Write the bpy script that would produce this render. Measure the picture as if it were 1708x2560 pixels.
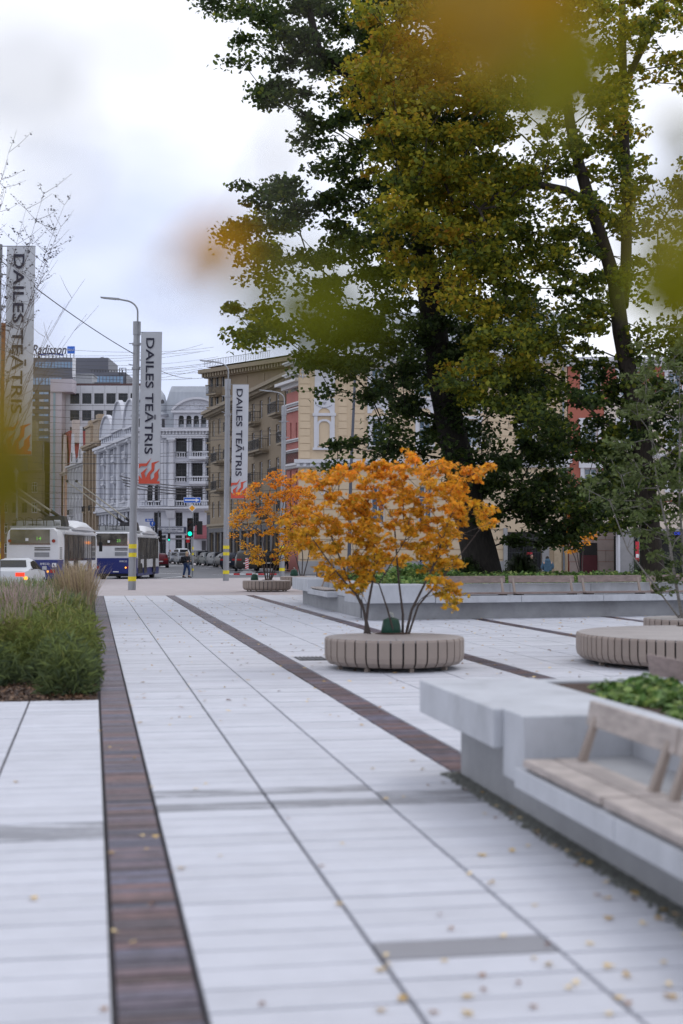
import bpy, bmesh, math, random
import numpy as np
from mathutils import Vector, Matrix
random.seed(7); RNG = np.random.default_rng(11)
for o in list(bpy.data.objects): bpy.data.objects.remove(o, do_unlink=True)
SC = bpy.context.scene; COL = SC.collection
R = math.radians

# ------------------------------------------------------------------ camera, world, sun, exposure
CAM_H = 1.7; PITCH = R(1.546); F = 3558.0; CU, CV = 854.0, 1280.0
cam = bpy.data.cameras.new('camera'); camo = bpy.data.objects.new('camera', cam); COL.objects.link(camo)
cam.sensor_fit = 'HORIZONTAL'; cam.sensor_width = 24.0; cam.lens = 50.0
cam.clip_start = 0.05; cam.clip_end = 4000
camo.location = (0, 0, CAM_H); camo.rotation_euler = (R(90) + PITCH, 0, 0)
cam.dof.use_dof = True; cam.dof.focus_distance = 62.0; cam.dof.aperture_fstop = 1.6; cam.dof.aperture_blades = 0
SC.camera = camo

w = bpy.data.worlds.new('World'); SC.world = w; w.use_nodes = True
nt = w.node_tree; nt.nodes.clear()
N = nt.nodes.new; L = nt.links.new
out = N('ShaderNodeOutputWorld'); mix = N('ShaderNodeMixShader'); bg1 = N('ShaderNodeBackground'); bg2 = N('ShaderNodeBackground')
sky = N('ShaderNodeTexSky'); sky.sky_type = 'NISHITA'; sky.sun_disc = False
sky.sun_elevation = R(48); sky.sun_rotation = R(-35)
L(sky.outputs[0], bg1.inputs[0]); bg1.inputs[1].default_value = 0.09
tc = N('ShaderNodeTexCoord'); mp = N('ShaderNodeMapping'); mp.inputs['Scale'].default_value = (1.0, 1.0, 2.2)
mp.inputs['Location'].default_value = (5.3, 2.4, 0.6)
nz = N('ShaderNodeTexNoise'); nz.inputs['Scale'].default_value = 2.6; nz.inputs['Detail'].default_value = 5; nz.inputs['Roughness'].default_value = 0.42
cr = N('ShaderNodeValToRGB'); cr.color_ramp.elements[0].position = 0.34; cr.color_ramp.elements[0].color = (0.72, 0.79, 1.03, 1)
cr.color_ramp.elements[1].position = 0.51; cr.color_ramp.elements[1].color = (1.10, 1.12, 1.20, 1)
L(tc.outputs['Generated'], mp.inputs[0]); L(mp.outputs[0], nz.inputs['Vector']); L(nz.outputs[0], cr.inputs[0]); L(cr.outputs[0], bg2.inputs[0])
bg2.inputs[1].default_value = 1.0
mix.inputs[0].default_value = 0.86; L(bg1.outputs[0], mix.inputs[1]); L(bg2.outputs[0], mix.inputs[2]); L(mix.outputs[0], out.inputs[0])

sun = bpy.data.lights.new('sun', 'SUN'); suno = bpy.data.objects.new('sun', sun); COL.objects.link(suno)
sun.energy = 0.7; sun.angle = R(25); sun.color = (1.0, 0.97, 0.93)
suno.rotation_euler = (R(42), 0, R(-35 + 180)); suno.location = (0, 0, 60)

SC.view_settings.view_transform = 'Standard'; SC.view_settings.look = 'None'; SC.view_settings.gamma = 1
SC.view_settings.exposure = 0.12; SC.view_settings.use_curve_mapping = False
SC.cycles.use_denoising = True
SC.cycles.use_adaptive_sampling = True; SC.cycles.adaptive_threshold = 0.015
SC.cycles.max_bounces = 6; SC.cycles.diffuse_bounces = 3; SC.cycles.glossy_bounces = 3
SC.cycles.transmission_bounces = 4; SC.cycles.transparent_max_bounces = 8
SC.cycles.sample_clamp_indirect = 4.0

# ------------------------------------------------------------------ placing: a line of sight met at a distance
def W(u, v, Y):
    cx, cz = (u - CU) / F, (CV - v) / F
    dy = math.cos(PITCH) - cz * math.sin(PITCH); dz = math.sin(PITCH) + cz * math.cos(PITCH)
    k = Y / dy
    return Vector((cx * k, Y, CAM_H + dz * k))
def G(u, v, z=0.0):
    cx, cz = (u - CU) / F, (CV - v) / F
    dy = math.cos(PITCH) - cz * math.sin(PITCH); dz = math.sin(PITCH) + cz * math.cos(PITCH)
    k = (z - CAM_H) / dz
    return Vector((cx * k, dy * k, z))
TH = R(9.93); AX = Vector((-math.sin(TH), math.cos(TH), 0)); NX = Vector((math.cos(TH), math.sin(TH), 0))
def ST(s, t, z=0.0): return AX * s + NX * t + Vector((0, 0, z))      # along / across the paving

# ------------------------------------------------------------------ materials
MATS = {}
def _nodes(name):
    m = bpy.data.materials.new(name); m.use_nodes = True
    nt = m.node_tree; nt.nodes.clear()
    o = nt.nodes.new('ShaderNodeOutputMaterial'); b = nt.nodes.new('ShaderNodeBsdfPrincipled')
    nt.links.new(b.outputs[0], o.inputs[0])
    return m, nt, b, o
def M(name, col, rough=0.6, var=0.12, scale=3.0, bump=0.0, bscale=40.0, metal=0.0, spec=0.4, stretch=(1, 1, 1), rnd=0.0, spots=0.0, emit=None, col2=None, slo=0.52, shi=0.68, sscale=0.9):
    if name in MATS: return MATS[name]
    m, nt, b, o = _nodes(name); N = nt.nodes.new; L = nt.links.new
    geo = N('ShaderNodeNewGeometry'); mp = N('ShaderNodeMapping'); mp.inputs['Scale'].default_value = stretch
    L(geo.outputs['Position'], mp.inputs[0])
    nz = N('ShaderNodeTexNoise'); nz.inputs['Scale'].default_value = scale; nz.inputs['Detail'].default_value = 6; nz.inputs['Roughness'].default_value = 0.6
    L(mp.outputs[0], nz.inputs['Vector'])
    mr = N('ShaderNodeMapRange'); mr.inputs[1].default_value = 0.3; mr.inputs[2].default_value = 0.7
    mr.inputs[3].default_value = 1 - var; mr.inputs[4].default_value = 1 + var
    L(nz.outputs[0], mr.inputs[0])
    val = mr.outputs[0]
    if rnd > 0:
        at = N('ShaderNodeAttribute'); at.attribute_name = 'rnd'; oi = N('ShaderNodeObjectInfo')
        ad = N('ShaderNodeMath'); ad.operation = 'ADD'; L(at.outputs['Fac'], ad.inputs[0]); L(oi.outputs['Random'], ad.inputs[1])
        fr = N('ShaderNodeMath'); fr.operation = 'FRACT'; L(ad.outputs[0], fr.inputs[0])
        r2 = N('ShaderNodeMapRange'); r2.inputs[3].default_value = 1 - rnd; r2.inputs[4].default_value = 1 + rnd; L(fr.outputs[0], r2.inputs[0])
        mu = N('ShaderNodeMath'); mu.operation = 'MULTIPLY'; L(val, mu.inputs[0]); L(r2.outputs[0], mu.inputs[1]); val = mu.outputs[0]
    if spots > 0:
        n2 = N('ShaderNodeTexNoise'); n2.inputs['Scale'].default_value = sscale; n2.inputs['Detail'].default_value = 8; n2.inputs['Roughness'].default_value = 0.7
        L(mp.outputs[0], n2.inputs['Vector'])
        r3 = N('ShaderNodeMapRange'); r3.inputs[1].default_value = slo; r3.inputs[2].default_value = shi; r3.inputs[3].default_value = 1; r3.inputs[4].default_value = 1 - spots
        L(n2.outputs[0], r3.inputs[0]); mu = N('ShaderNodeMath'); mu.operation = 'MULTIPLY'; L(val, mu.inputs[0]); L(r3.outputs[0], mu.inputs[1]); val = mu.outputs[0]
    vm = N('ShaderNodeVectorMath'); vm.operation = 'SCALE'; vm.inputs[0].default_value = col[:3]; L(val, vm.inputs['Scale'])
    if col2 and rnd > 0:
        mc = N('ShaderNodeMix'); mc.data_type = 'RGBA'; mc.inputs[6].default_value = (*col[:3],1); mc.inputs[7].default_value = (*col2[:3],1)
        m7 = N('ShaderNodeMath'); m7.operation = 'MULTIPLY'; m7.inputs[1].default_value = 7.31; L(fr.outputs[0], m7.inputs[0]); f7 = N('ShaderNodeMath'); f7.operation = 'FRACT'; L(m7.outputs[0], f7.inputs[0]); L(f7.outputs[0], mc.inputs[0]); L(mc.outputs[2], vm.inputs[0])
    L(vm.outputs[0], b.inputs['Base Color'])
    b.inputs['Roughness'].default_value = rough; b.inputs['Metallic'].default_value = metal; b.inputs['Specular IOR Level'].default_value = spec
    if bump > 0:
        n3 = N('ShaderNodeTexNoise'); n3.inputs['Scale'].default_value = bscale; n3.inputs['Detail'].default_value = 5
        L(mp.outputs[0], n3.inputs['Vector'])
        bp = N('ShaderNodeBump'); bp.inputs['Strength'].default_value = bump; bp.inputs['Distance'].default_value = 0.02
        L(n3.outputs[0], bp.inputs['Height']); L(bp.outputs[0], b.inputs['Normal'])
    if emit:
        b.inputs['Emission Color'].default_value = (*emit[:3], 1); b.inputs['Emission Strength'].default_value = emit[3]
    MATS[name] = m; return m
def glass(name, col=(0.03, 0.04, 0.05), rough=0.08, var=0.5, scale=0.35, spec=0.8):
    return M(name, col, rough, var, scale, 0.05, 2.0, 0, spec)
def leafmat(name, stops, rough=0.55, trans=0.3, boost=1.5):
    if name in MATS: return MATS[name]
    m, nt, b, o = _nodes(name); N = nt.nodes.new; L = nt.links.new
    at = N('ShaderNodeAttribute'); at.attribute_name = 'tint'
    cr = N('ShaderNodeValToRGB'); e = cr.color_ramp.elements
    while len(e) < len(stops): e.new(0.5)
    for i, (p, c) in enumerate(stops): e[i].position = p; e[i].color = (*c, 1)
    L(at.outputs['Fac'], cr.inputs[0])
    a2 = N('ShaderNodeAttribute'); a2.attribute_name = 'rnd'
    mr = N('ShaderNodeMapRange'); mr.inputs[3].default_value = 0.65; mr.inputs[4].default_value = 1.35; L(a2.outputs['Fac'], mr.inputs[0])
    vm = N('ShaderNodeVectorMath'); vm.operation = 'SCALE'; L(cr.outputs[0], vm.inputs[0]); L(mr.outputs[0], vm.inputs['Scale'])
    L(vm.outputs[0], b.inputs['Base Color']); b.inputs['Roughness'].default_value = rough; b.inputs['Specular IOR Level'].default_value = 0.25
    tr = N('ShaderNodeBsdfTranslucent'); v2 = N('ShaderNodeVectorMath'); v2.operation = 'SCALE'; v2.inputs['Scale'].default_value = boost
    L(vm.outputs[0], v2.inputs[0]); L(v2.outputs[0], tr.inputs[0])
    mx = N('ShaderNodeMixShader'); mx.inputs[0].default_value = trans; L(b.outputs[0], mx.inputs[1]); L(tr.outputs[0], mx.inputs[2]); L(mx.outputs[0], o.inputs[0])
    MATS[name] = m; return m

# ------------------------------------------------------------------ mesh building
class MB:
    def __init__(s): s.v = []; s.f = []; s.mi = []; s.m = 0
    def quad(s, a, b, c, d):
        n = len(s.v); s.v += [tuple(a), tuple(b), tuple(c), tuple(d)]; s.f.append((n, n+1, n+2, n+3)); s.mi.append(s.m); return s
    def poly(s, pts):
        n = len(s.v); s.v += [tuple(p) for p in pts]; s.f.append(tuple(range(n, n+len(pts)))); s.mi.append(s.m); return s
    def box(s, x0, x1, y0, y1, z0, z1, tx=0, ty=0):
        n = len(s.v)
        s.v += [(x0,y0,z0),(x1,y0,z0),(x1,y1,z0),(x0,y1,z0),(x0+tx,y0+ty,z1),(x1-tx,y0+ty,z1),(x1-tx,y1-ty,z1),(x0+tx,y1-ty,z1)]
        for q in ((0,3,2,1),(4,5,6,7),(0,1,5,4),(1,2,6,5),(2,3,7,6),(3,0,4,7)): s.f.append(tuple(n+i for i in q)); s.mi.append(s.m)
        return s
    def hexa(s, pts):      # 8 points, bottom 4 then top 4
        n = len(s.v); s.v += [tuple(p) for p in pts]
        for q in ((0,3,2,1),(4,5,6,7),(0,1,5,4),(1,2,6,5),(2,3,7,6),(3,0,4,7)): s.f.append(tuple(n+i for i in q)); s.mi.append(s.m)
        return s
    def tube(s, pts, rads, n=8, cap=True):
        pts = [Vector(p) for p in pts]
        if not hasattr(rads, '__len__'): rads = [rads]*len(pts)
        rings = []
        up = None
        for i, p in enumerate(pts):
            a = pts[max(i-1, 0)]; b = pts[min(i+1, len(pts)-1)]; d = (b-a)
            d = d.normalized() if d.length > 1e-9 else Vector((0,0,1))
            if up is None:
                up = Vector((0,0,1)) if abs(d.z) < 0.9 else Vector((1,0,0))
            x = d.cross(up).normalized(); y = x.cross(d).normalized(); up = y
            base = len(s.v)
            for k in range(n):
                an = 2*math.pi*k/n; s.v.append(tuple(p + x*(math.cos(an)*rads[i]) + y*(math.sin(an)*rads[i])))
            rings.append(base)
        for i in range(len(rings)-1):
            a, b = rings[i], rings[i+1]
            for k in range(n):
                k2 = (k+1) % n; s.f.append((a+k, b+k, b+k2, a+k2)); s.mi.append(s.m)
        if cap:
            s.f.append(tuple(rings[0]+k for k in range(n))); s.mi.append(s.m)
            s.f.append(tuple(rings[-1]+k for k in reversed(range(n)))); s.mi.append(s.m)
        return s
    def lathe(s, prof, n=24, cx=0, cy=0, a0=0.0, a1=2*math.pi):
        full = abs(a1-a0-2*math.pi) < 1e-6; m = n if full else n+1; base = len(s.v)
        for r, z in prof:
            for k in range(m):
                an = a0+(a1-a0)*k/n; s.v.append((cx+r*math.cos(an), cy+r*math.sin(an), z))
        for i in range(len(prof)-1):
            for k in range(n):
                k2 = (k+1) % m if full else k+1
                s.f.append((base+i*m+k, base+i*m+k2, base+(i+1)*m+k2, base+(i+1)*m+k)); s.mi.append(s.m)
        return s
    def prism(s, pts, d, axis='y', o=0.0):     # 2D outline extruded: axis y -> pts are (x,z)
        def P(p, k):
            if axis == 'y': return (p[0], o+k, p[1])
            if axis == 'x': return (o+k, p[0], p[1])
            return (p[0], p[1], o+k)
        n = len(s.v); m = len(pts)
        s.v += [P(p, 0) for p in pts] + [P(p, d) for p in pts]
        s.f.append(tuple(range(n, n+m))); s.mi.append(s.m); s.f.append(tuple(reversed(range(n+m, n+2*m)))); s.mi.append(s.m)
        for i in range(m):
            j = (i+1) % m; s.f.append((n+i, n+m+i, n+m+j, n+j)); s.mi.append(s.m)
        return s
    def mesh(s, name, mats=None, smooth=False, bevel=0.0):
        me = bpy.data.meshes.new(name); me.from_pydata(s.v, [], s.f)
        for m in (mats or []): me.materials.append(m)
        if len(mats or []) > 1: me.polygons.foreach_set('material_index', s.mi)
        bm = bmesh.new(); bm.from_mesh(me); bmesh.ops.remove_doubles(bm, verts=bm.verts, dist=1e-5) if (smooth or bevel) else None
        bmesh.ops.recalc_face_normals(bm, faces=bm.faces)
        if bevel: 
            bmesh.ops.bevel(bm, geom=[e for e in bm.edges if len(e.link_faces) == 2 and e.calc_face_angle(0) > 0.5], offset=bevel, segments=2, affect='EDGES', profile=0.6)
        bm.to_mesh(me); bm.free()
        if smooth:
            me.polygons.foreach_set('use_smooth', [True]*len(me.polygons))
            try: me.set_sharp_from_angle(angle=R(40))
            except Exception: pass
        return me
def add(name, me, mat=None, parent=None, loc=None, rot=None, scale=None):
    if isinstance(me, MB): me = me.mesh(name, mat if isinstance(mat, list) else [mat])
    o = bpy.data.objects.new(name, me); COL.objects.link(o)
    if parent is not None: o.parent = parent
    if loc is not None: o.location = loc
    if rot is not None: o.rotation_euler = rot
    if scale is not None: o.scale = scale
    return o
def tag(o, label=None, cat=None, group=None, kind=None):
    if label: o['label'] = label
    if cat: o['category'] = cat
    if group: o['group'] = group
    if kind: o['kind'] = kind
    return o
def thing(name, label, cat, loc=(0,0,0), rz=0.0, group=None):
    o = bpy.data.objects.new(name, None); COL.objects.link(o); o.location = loc; o.rotation_euler = (0, 0, rz); o.empty_display_size = 0.3
    return tag(o, label, cat, group)
def kids(o): return [c for c in COL.objects if c.parent is o]
def kids_map():
    d = {}
    for c in COL.objects:
        if c.parent is not None: d.setdefault(c.parent.name, []).append(c)
    return d
def copy_tree(o, km, loc, rz, label, group=None, scale=None):
    c = o.copy(); COL.objects.link(c); c.location = loc; c.rotation_euler = (0, 0, rz); c['label'] = label
    if group: c['group'] = group
    if scale: c.scale = scale
    for ch in km.get(o.name, []):
        d = ch.copy(); COL.objects.link(d); d.parent = c
        for g in km.get(ch.name, []):
            e = g.copy(); COL.objects.link(e); e.parent = d
    return c
def text_mesh(body, length=None, height=None, ext=0.004, bold=0.0, mat=None, name='lettering'):
    cu = bpy.data.curves.new('t', 'FONT'); cu.body = body; cu.extrude = ext; cu.offset = bold; cu.resolution_u = 3
    o = bpy.data.objects.new('t', cu); COL.objects.link(o); bpy.context.view_layer.update()
    dg = bpy.context.evaluated_depsgraph_get(); me = bpy.data.meshes.new_from_object(o.evaluated_get(dg)); me.name = name
    bpy.data.objects.remove(o); bpy.data.curves.remove(cu)
    co = np.empty(len(me.vertices)*3, dtype=np.float32); me.vertices.foreach_get('co', co); co = co.reshape(-1, 3)
    mn, mx = co.min(0), co.max(0); sz = np.maximum(mx-mn, 1e-6)
    co[:, :2] -= ((mn+mx)/2)[:2]
    sx = length/sz[0] if length else None; sy = height/sz[1] if height else None
    sx = sx or sy; sy = sy or sx
    co[:, 0] *= sx; co[:, 1] *= sy
    me.vertices.foreach_set('co', co.ravel()); me.update()
    me.materials.clear()
    if mat: me.materials.append(mat)
    return me
def fast_mesh(name, V, Fq, mat, tint=None, rnd=None):
    """V (n,3), Fq (m,k) faces with a fixed number of corners; tint / rnd per face"""
    me = bpy.data.meshes.new(name); n, (m, k) = len(V), Fq.shape
    me.vertices.add(n); me.vertices.foreach_set('co', np.asarray(V, dtype=np.float32).ravel())
    me.loops.add(m*k); me.loops.foreach_set('vertex_index', Fq.astype(np.int32).ravel())
    me.polygons.add(m); me.polygons.foreach_set('loop_start', np.arange(0, m*k, k, dtype=np.int32))
    try: me.polygons.foreach_set('loop_total', np.full(m, k, dtype=np.int32))
    except Exception: pass
    for nm, arr in (('tint', tint), ('rnd', rnd)):
        if arr is not None:
            at = me.attributes.new(nm, 'FLOAT', 'FACE'); at.data.foreach_set('value', np.asarray(arr, dtype=np.float32))
    me.update(calc_edges=True); me.validate(); me.materials.append(mat)
    return me

# ------------------------------------------------------------------ palette
slabm = M('pale_concrete_slab', (0.53, 0.54, 0.59), 0.62, 0.05, 3.5, 0.2, 60, rnd=0.055, spots=0.11, stretch=(0.9, 1.3, 1), sscale=1.9, slo=.5, shi=.75)
slabdamp = M('damp_concrete_slab', (0.50, 0.51, 0.56), 0.55, 0.05, 2.5, 0.1, 60, rnd=0.05, stretch=(0.35, 2.6, 1), spots=0.5, slo=0.40, shi=0.50, sscale=3.5)
slabwet = M('wet_concrete_slab', (0.27, 0.27, 0.295), 0.4, 0.06, 3, 0.1, 60)
clinker = M('brown_clinker', (0.125, 0.068, 0.062), 0.45, 0.35, 9, 0.3, 50, rnd=0.42, spec=0.4, col2=(0.085,0.085,0.125))
jointm = M('joint_sand', (0.055, 0.05, 0.055), 0.9, 0.3, 8, 0.5, 80)
concrete = M('cast_concrete', (0.45, 0.465, 0.50), 0.65, 0.13, 2.4, 0.3, 25, spots=0.16, sscale=2.2, stretch=(1,1,.55))
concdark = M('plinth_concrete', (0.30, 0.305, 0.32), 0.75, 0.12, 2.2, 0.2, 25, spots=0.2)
wood2 = M('brown_grey_hardwood', (0.23, 0.175, 0.16), 0.6, 0.25, 2.0, 0.25, 30, stretch=(3, 3, 10), rnd=0.08)
wood = M('weathered_hardwood', (0.385, 0.335, 0.31), 0.6, 0.25, 2.0, 0.25, 30, stretch=(3, 3, 10), rnd=0.08)
woodend = M('raw_wood_edge', (0.38, 0.25, 0.15), 0.6, 0.25, 3.0, 0.2, 30)
beigetop = M('sky_toned_bench_top', (0.40, 0.365, 0.355), 0.45, 0.08, 2.0, 0.05, 30, rnd=0.05)  # paler, greyer than the sides: sky reflected on the tops is put into the colour
beige = M('beige_composite', (0.29, 0.237, 0.205), 0.5, 0.06, 2.0, 0.05, 30, rnd=0.04)
steel = M('galvanised_steel', (0.30, 0.31, 0.335), 0.45, 0.12, 3.0, 0.05, 30, metal=0.35, stretch=(1, 1, 0.25))
darkmetal = M('dark_metal', (0.03, 0.03, 0.035), 0.5, 0.2, 3)
yellow = M('yellow_reflective', (0.75, 0.62, 0.03), 0.5, 0.1, 5)
black = M('black_rubber', (0.012, 0.012, 0.014), 0.7, 0.2, 5)
white = M('white_paint', (0.72, 0.73, 0.76), 0.45, 0.05, 2)
# ================================================================== GROUND
asphalt = M('worn_asphalt', (0.17, 0.175, 0.19), 0.75, 0.14, 0.6, 0.3, 30, spots=0.15)
pinkpave = M('pink_grey_pavement', (0.40, 0.36, 0.365), 0.75, 0.08, 1.5, 0.2, 40, spots=0.1)
kerbm = M('grey_kerb', (0.28, 0.28, 0.29), 0.8, 0.1, 3)
far_ground = M('city_ground', (0.18, 0.18, 0.185), 0.85, 0.15, 0.1)
paint = M('road_paint', (0.62, 0.63, 0.66), 0.6, 0.15, 4)
soil = M('bark_mulch', (0.06, 0.035, 0.025), 0.9, 0.5, 18, 1.0, 60)
g = MB(); g.quad((-2500,-40,-0.16),(2500,-40,-0.16),(2500,3500,-0.16),(-2500,3500,-0.16))
tag(add('ground', g, far_ground), 'grey ground of the city beneath the square and street', kind='structure')
g = MB(); g.poly([(-70,60,-0.12),(-8,82,-0.12),(3,96,-0.12),(60,100,-0.12),(60,118,-0.12),(0,118,-0.12),(-10.9,144,-0.12),(-27,208,-0.12),(-60,300,-0.12),(-110,300,-0.12)])
g.v = [(x,y,z+0.004) for x,y,z in g.v]
tag(add('road', g, asphalt), 'grey asphalt street curving away to the left of the square', kind='structure')
# joint bed under the slabs
g = MB(); A = [ST(-3,-14,-0.03),ST(-3,26,-0.03),ST(58,26,-0.03),ST(54,-14,-0.03)]; g.poly(A)
tag(add('joint_bed', g, jointm), 'dark sand bed showing in the joints between the slabs', kind='structure')
# pinkish pavement between the slabs and the street
g = MB()
pts = [ST(54,-60,0),ST(54,12,0),Vector((20,80,0)),Vector((60,84,0)),Vector((60,99,0)),Vector((3,95,0)),Vector((-3,91.5,0)),Vector((-8,86.5,0)),Vector((-14,83.5,0)),Vector((-30,78,0)),Vector((-70,66,0))]
g.poly([(p.x,p.y,0) for p in pts])
tag(add('pavement', g, pinkpave), 'pinkish grey pavement band before the street', kind='structure')
k = MB(); edge = [Vector((60,99,0)),Vector((3,95,0)),Vector((-3,91.5,0)),Vector((-8,86.5,0)),Vector((-14,83.5,0)),Vector((-30,78,0)),Vector((-70,66,0))]
for a, b in zip(edge[:-1], edge[1:]):
    d = (b-a).normalized(); n = Vector((d.y,-d.x,0))*0.15
    if n.y < 0: n = -n
    k.hexa([(a.x,a.y,-0.16),(b.x,b.y,-0.16),(b.x+n.x,b.y+n.y,-0.16),(a.x+n.x,a.y+n.y,-0.16),(a.x,a.y,0.01),(b.x,b.y,0.01),(b.x+n.x,b.y+n.y,0.0),(a.x+n.x,a.y+n.y,0.0)])
tag(add('kerb', k, kerbm), 'stone kerb between the pink pavement and the street', kind='structure')
# far pavement under the parked cars with its kerb
g = MB(); fe = [Vector((60,119,0)),Vector((2,119,0)),Vector((-4.5,124,0)),Vector((-11.2,144,0)),Vector((-19,175,0)),Vector((-27,207,0)),Vector((-40,232,0)),Vector((-56,278,0))]
g.poly([(p.x,p.y,-0.01) for p in fe]+[(-50,320,-0.01),(60,320,-0.01)])
tag(add('far_pavement', g, pinkpave), 'pale pavement along the buildings across the street', kind='structure')
k = MB()
for a, b in zip(fe[:-1], fe[1:]):
    d = (b-a).normalized(); n = Vector((-abs(d.y),-abs(d.x),0))*0.2
    k.hexa([(a.x+n.x,a.y+n.y,-0.16),(b.x+n.x,b.y+n.y,-0.16),(b.x,b.y,-0.16),(a.x,a.y,-0.16),(a.x+n.x,a.y+n.y,0.0),(b.x+n.x,b.y+n.y,0.0),(b.x,b.y,0.0),(a.x,a.y,0.0)])
tag(add('kerb', k, kerbm), 'stone kerb of the far pavement in front of the parked cars', kind='structure')
k = MB()
def mark(u0,v0,u1,v1,wd=0.16):
    a, b = G(u0,v0,-0.112), G(u1,v1,-0.112); d = (b-a); n = Vector((d.y,-d.x,0)).normalized()*wd
    k.quad(a-n,b-n,b+n,a+n)
for m_ in ((395,1433,455,1435),(398,1446,470,1440),(405,1428,470,1427),(500,1420,525,1421),(405,1417,419,1415),(405,1411,418,1413),(530,1437,590,1438),(430,1443,462,1443)): mark(*m_)
tag(add('road_marking', k, paint), 'faded white lane markings painted on the grey street', kind='structure')

# ---- slabs and clinker strips
def block_mesh(name, wd, ln, h, mat, b=0.004):
    m = MB(); m.box(-wd/2+0, wd/2, -ln/2, ln/2, -h, 0-b); 
    m = MB(); m.box(-wd/2, wd/2, -ln/2, ln/2, -h, -b)
    n = len(m.v); m.f.pop(1); m.mi.pop(1)
    i = len(m.v); m.v += [(-wd/2+b,-ln/2+b,0),(wd/2-b,-ln/2+b,0),(wd/2-b,ln/2-b,0),(-wd/2+b,ln/2-b,0)]
    m.f.append((i,i+1,i+2,i+3)); m.mi.append(0)
    for q in range(4):
        m.f.append((4+q,4+(q+1)%4,i+(q+1)%4,i+q)); m.mi.append(0)
    return m.mesh(name, [mat])
SL = 0.2725
paving = tag(bpy.data.objects.new('paving', None), 'pale concrete slab paving of the square', kind='structure'); COL.objects.link(paving)
strips = [(0.086,0.42),(2.74,3.07),(5.74,6.07),(9.3,9.63),(12.85,13.18),(16.4,16.73),(19.9,20.23)]
def cols_between(a, b, k): w = (b-a)/k; return [(a+i*w, a+(i+1)*w) for i in range(k)]
colsx = cols_between(-8.45,-0.69-0.776,8+1)[:0] + [(-0.69-0.776*(i+1), -0.69-0.776*i) for i in range(16)] + [(-0.69,0.086)]
colsx += cols_between(0.42,2.74,3)+cols_between(3.07,5.74,3)+cols_between(6.07,9.3,4)+cols_between(9.63,12.85,4)+cols_between(13.18,16.4,4)+cols_between(16.73,19.9,4)
def in_bed(s, t): return t < 0.086-0.001 and 16.35 < s
cands = []
for ci, (a, b) in enumerate(colsx):
    off = (ci*0.37 % 1)*0.02
    j = 0
    s = 2.0+off
    while s < 54:
        sc = s+SL/2; tcn = (a+b)/2
        if not in_bed(sc, tcn):
            p = ST(sc, tcn)
            vis = p.y > 4.4 and abs(p.x) < p.y*0.27+0.8
            inside = (2.76 < tcn < 7.5 and 4 < sc < 10.6)
            if vis and not inside: cands.append((p.y, p, a, b, sc, tcn))
        s += SL; 
cands.sort(key=lambda c: c[0])
rs = random.Random(3)
def damp(sc, tcn, p):
    P = Vector((p.x, p.y))
    for (x, y, rx, ry, q) in ((1.75,5.35,0.1,0.2,1.0),(-0.2,9.8,1.2,0.40,0.6),(0.8,9.9,0.5,0.3,0.4),(-2.2,8.7,0.9,0.3,0.6),(-2.2,5.6,0.6,0.3,0.3),(1.3,6.1,0.6,0.15,0.3)):
        if abs(P.x-x) < rx and abs(P.y-y) < ry and rs.random() < q+.2: return True
    return False
damp_target = G(1145, 2354)
cache = {}
stuffV = []; 
def slab_me(wd, mat):
    k = (round(wd,3), mat.name)
    if k not in cache: cache[k] = block_mesh('slab', wd-0.02, SL-0.018, 0.028, mat)
    return cache[k]
for i, (y, p, a, b, sc, tcn) in enumerate(cands[:285]):
    isw = abs(sc-damp_target.dot(AX)) < SL/2 and a < damp_target.dot(NX) < b; isd = damp(sc, tcn, p)
    o = add('slab', slab_me(b-a, slabwet if isw else (slabdamp if isd else slabm)), parent=paving, loc=(p.x, p.y, rs.uniform(-0.0018,0.0018)), rot=(rs.uniform(-.0012,.0012),rs.uniform(-.0008,.0008),TH))
far = [MB(), MB()]; rn = [[], []]
for (y, p, a, b, sc, tcn) in cands[285:]:
    q = 1 if damp(sc, tcn, p) else 0
    wd, ln = (b-a)/2-0.01, SL/2-(0.0065 if y < 30 else 0.003); z = rs.uniform(-0.002, 0.002)
    c = [p - NX*wd - AX*ln, p + NX*wd - AX*ln, p + NX*wd + AX*ln, p - NX*wd + AX*ln]
    c = [Vector((v.x, v.y, z)) for v in c]; lo = [v - Vector((0,0,0.025)) for v in c]
    n = len(far[q].v); far[q].v += [tuple(v) for v in lo+c]
    for f in ((4,5,6,7),(0,1,5,4),(1,2,6,5),(3,0,4,7)): far[q].f.append(tuple(n+i for i in f)); far[q].mi.append(0); 
    rn[q] += [rs.random()]*4
for q in (0, 1):
    if not far[q].v: continue
    me = bpy.data.meshes.new('slab_field'); me.from_pydata(far[q].v, [], far[q].f); me.materials.append((slabm, slabdamp)[q])
    at = me.attributes.new('rnd','FLOAT','FACE'); at.data.foreach_set('value', rn[q])
    tag(add('slab_field' if q == 0 else 'damp_slab_field', me, parent=paving), kind='stuff')
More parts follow.
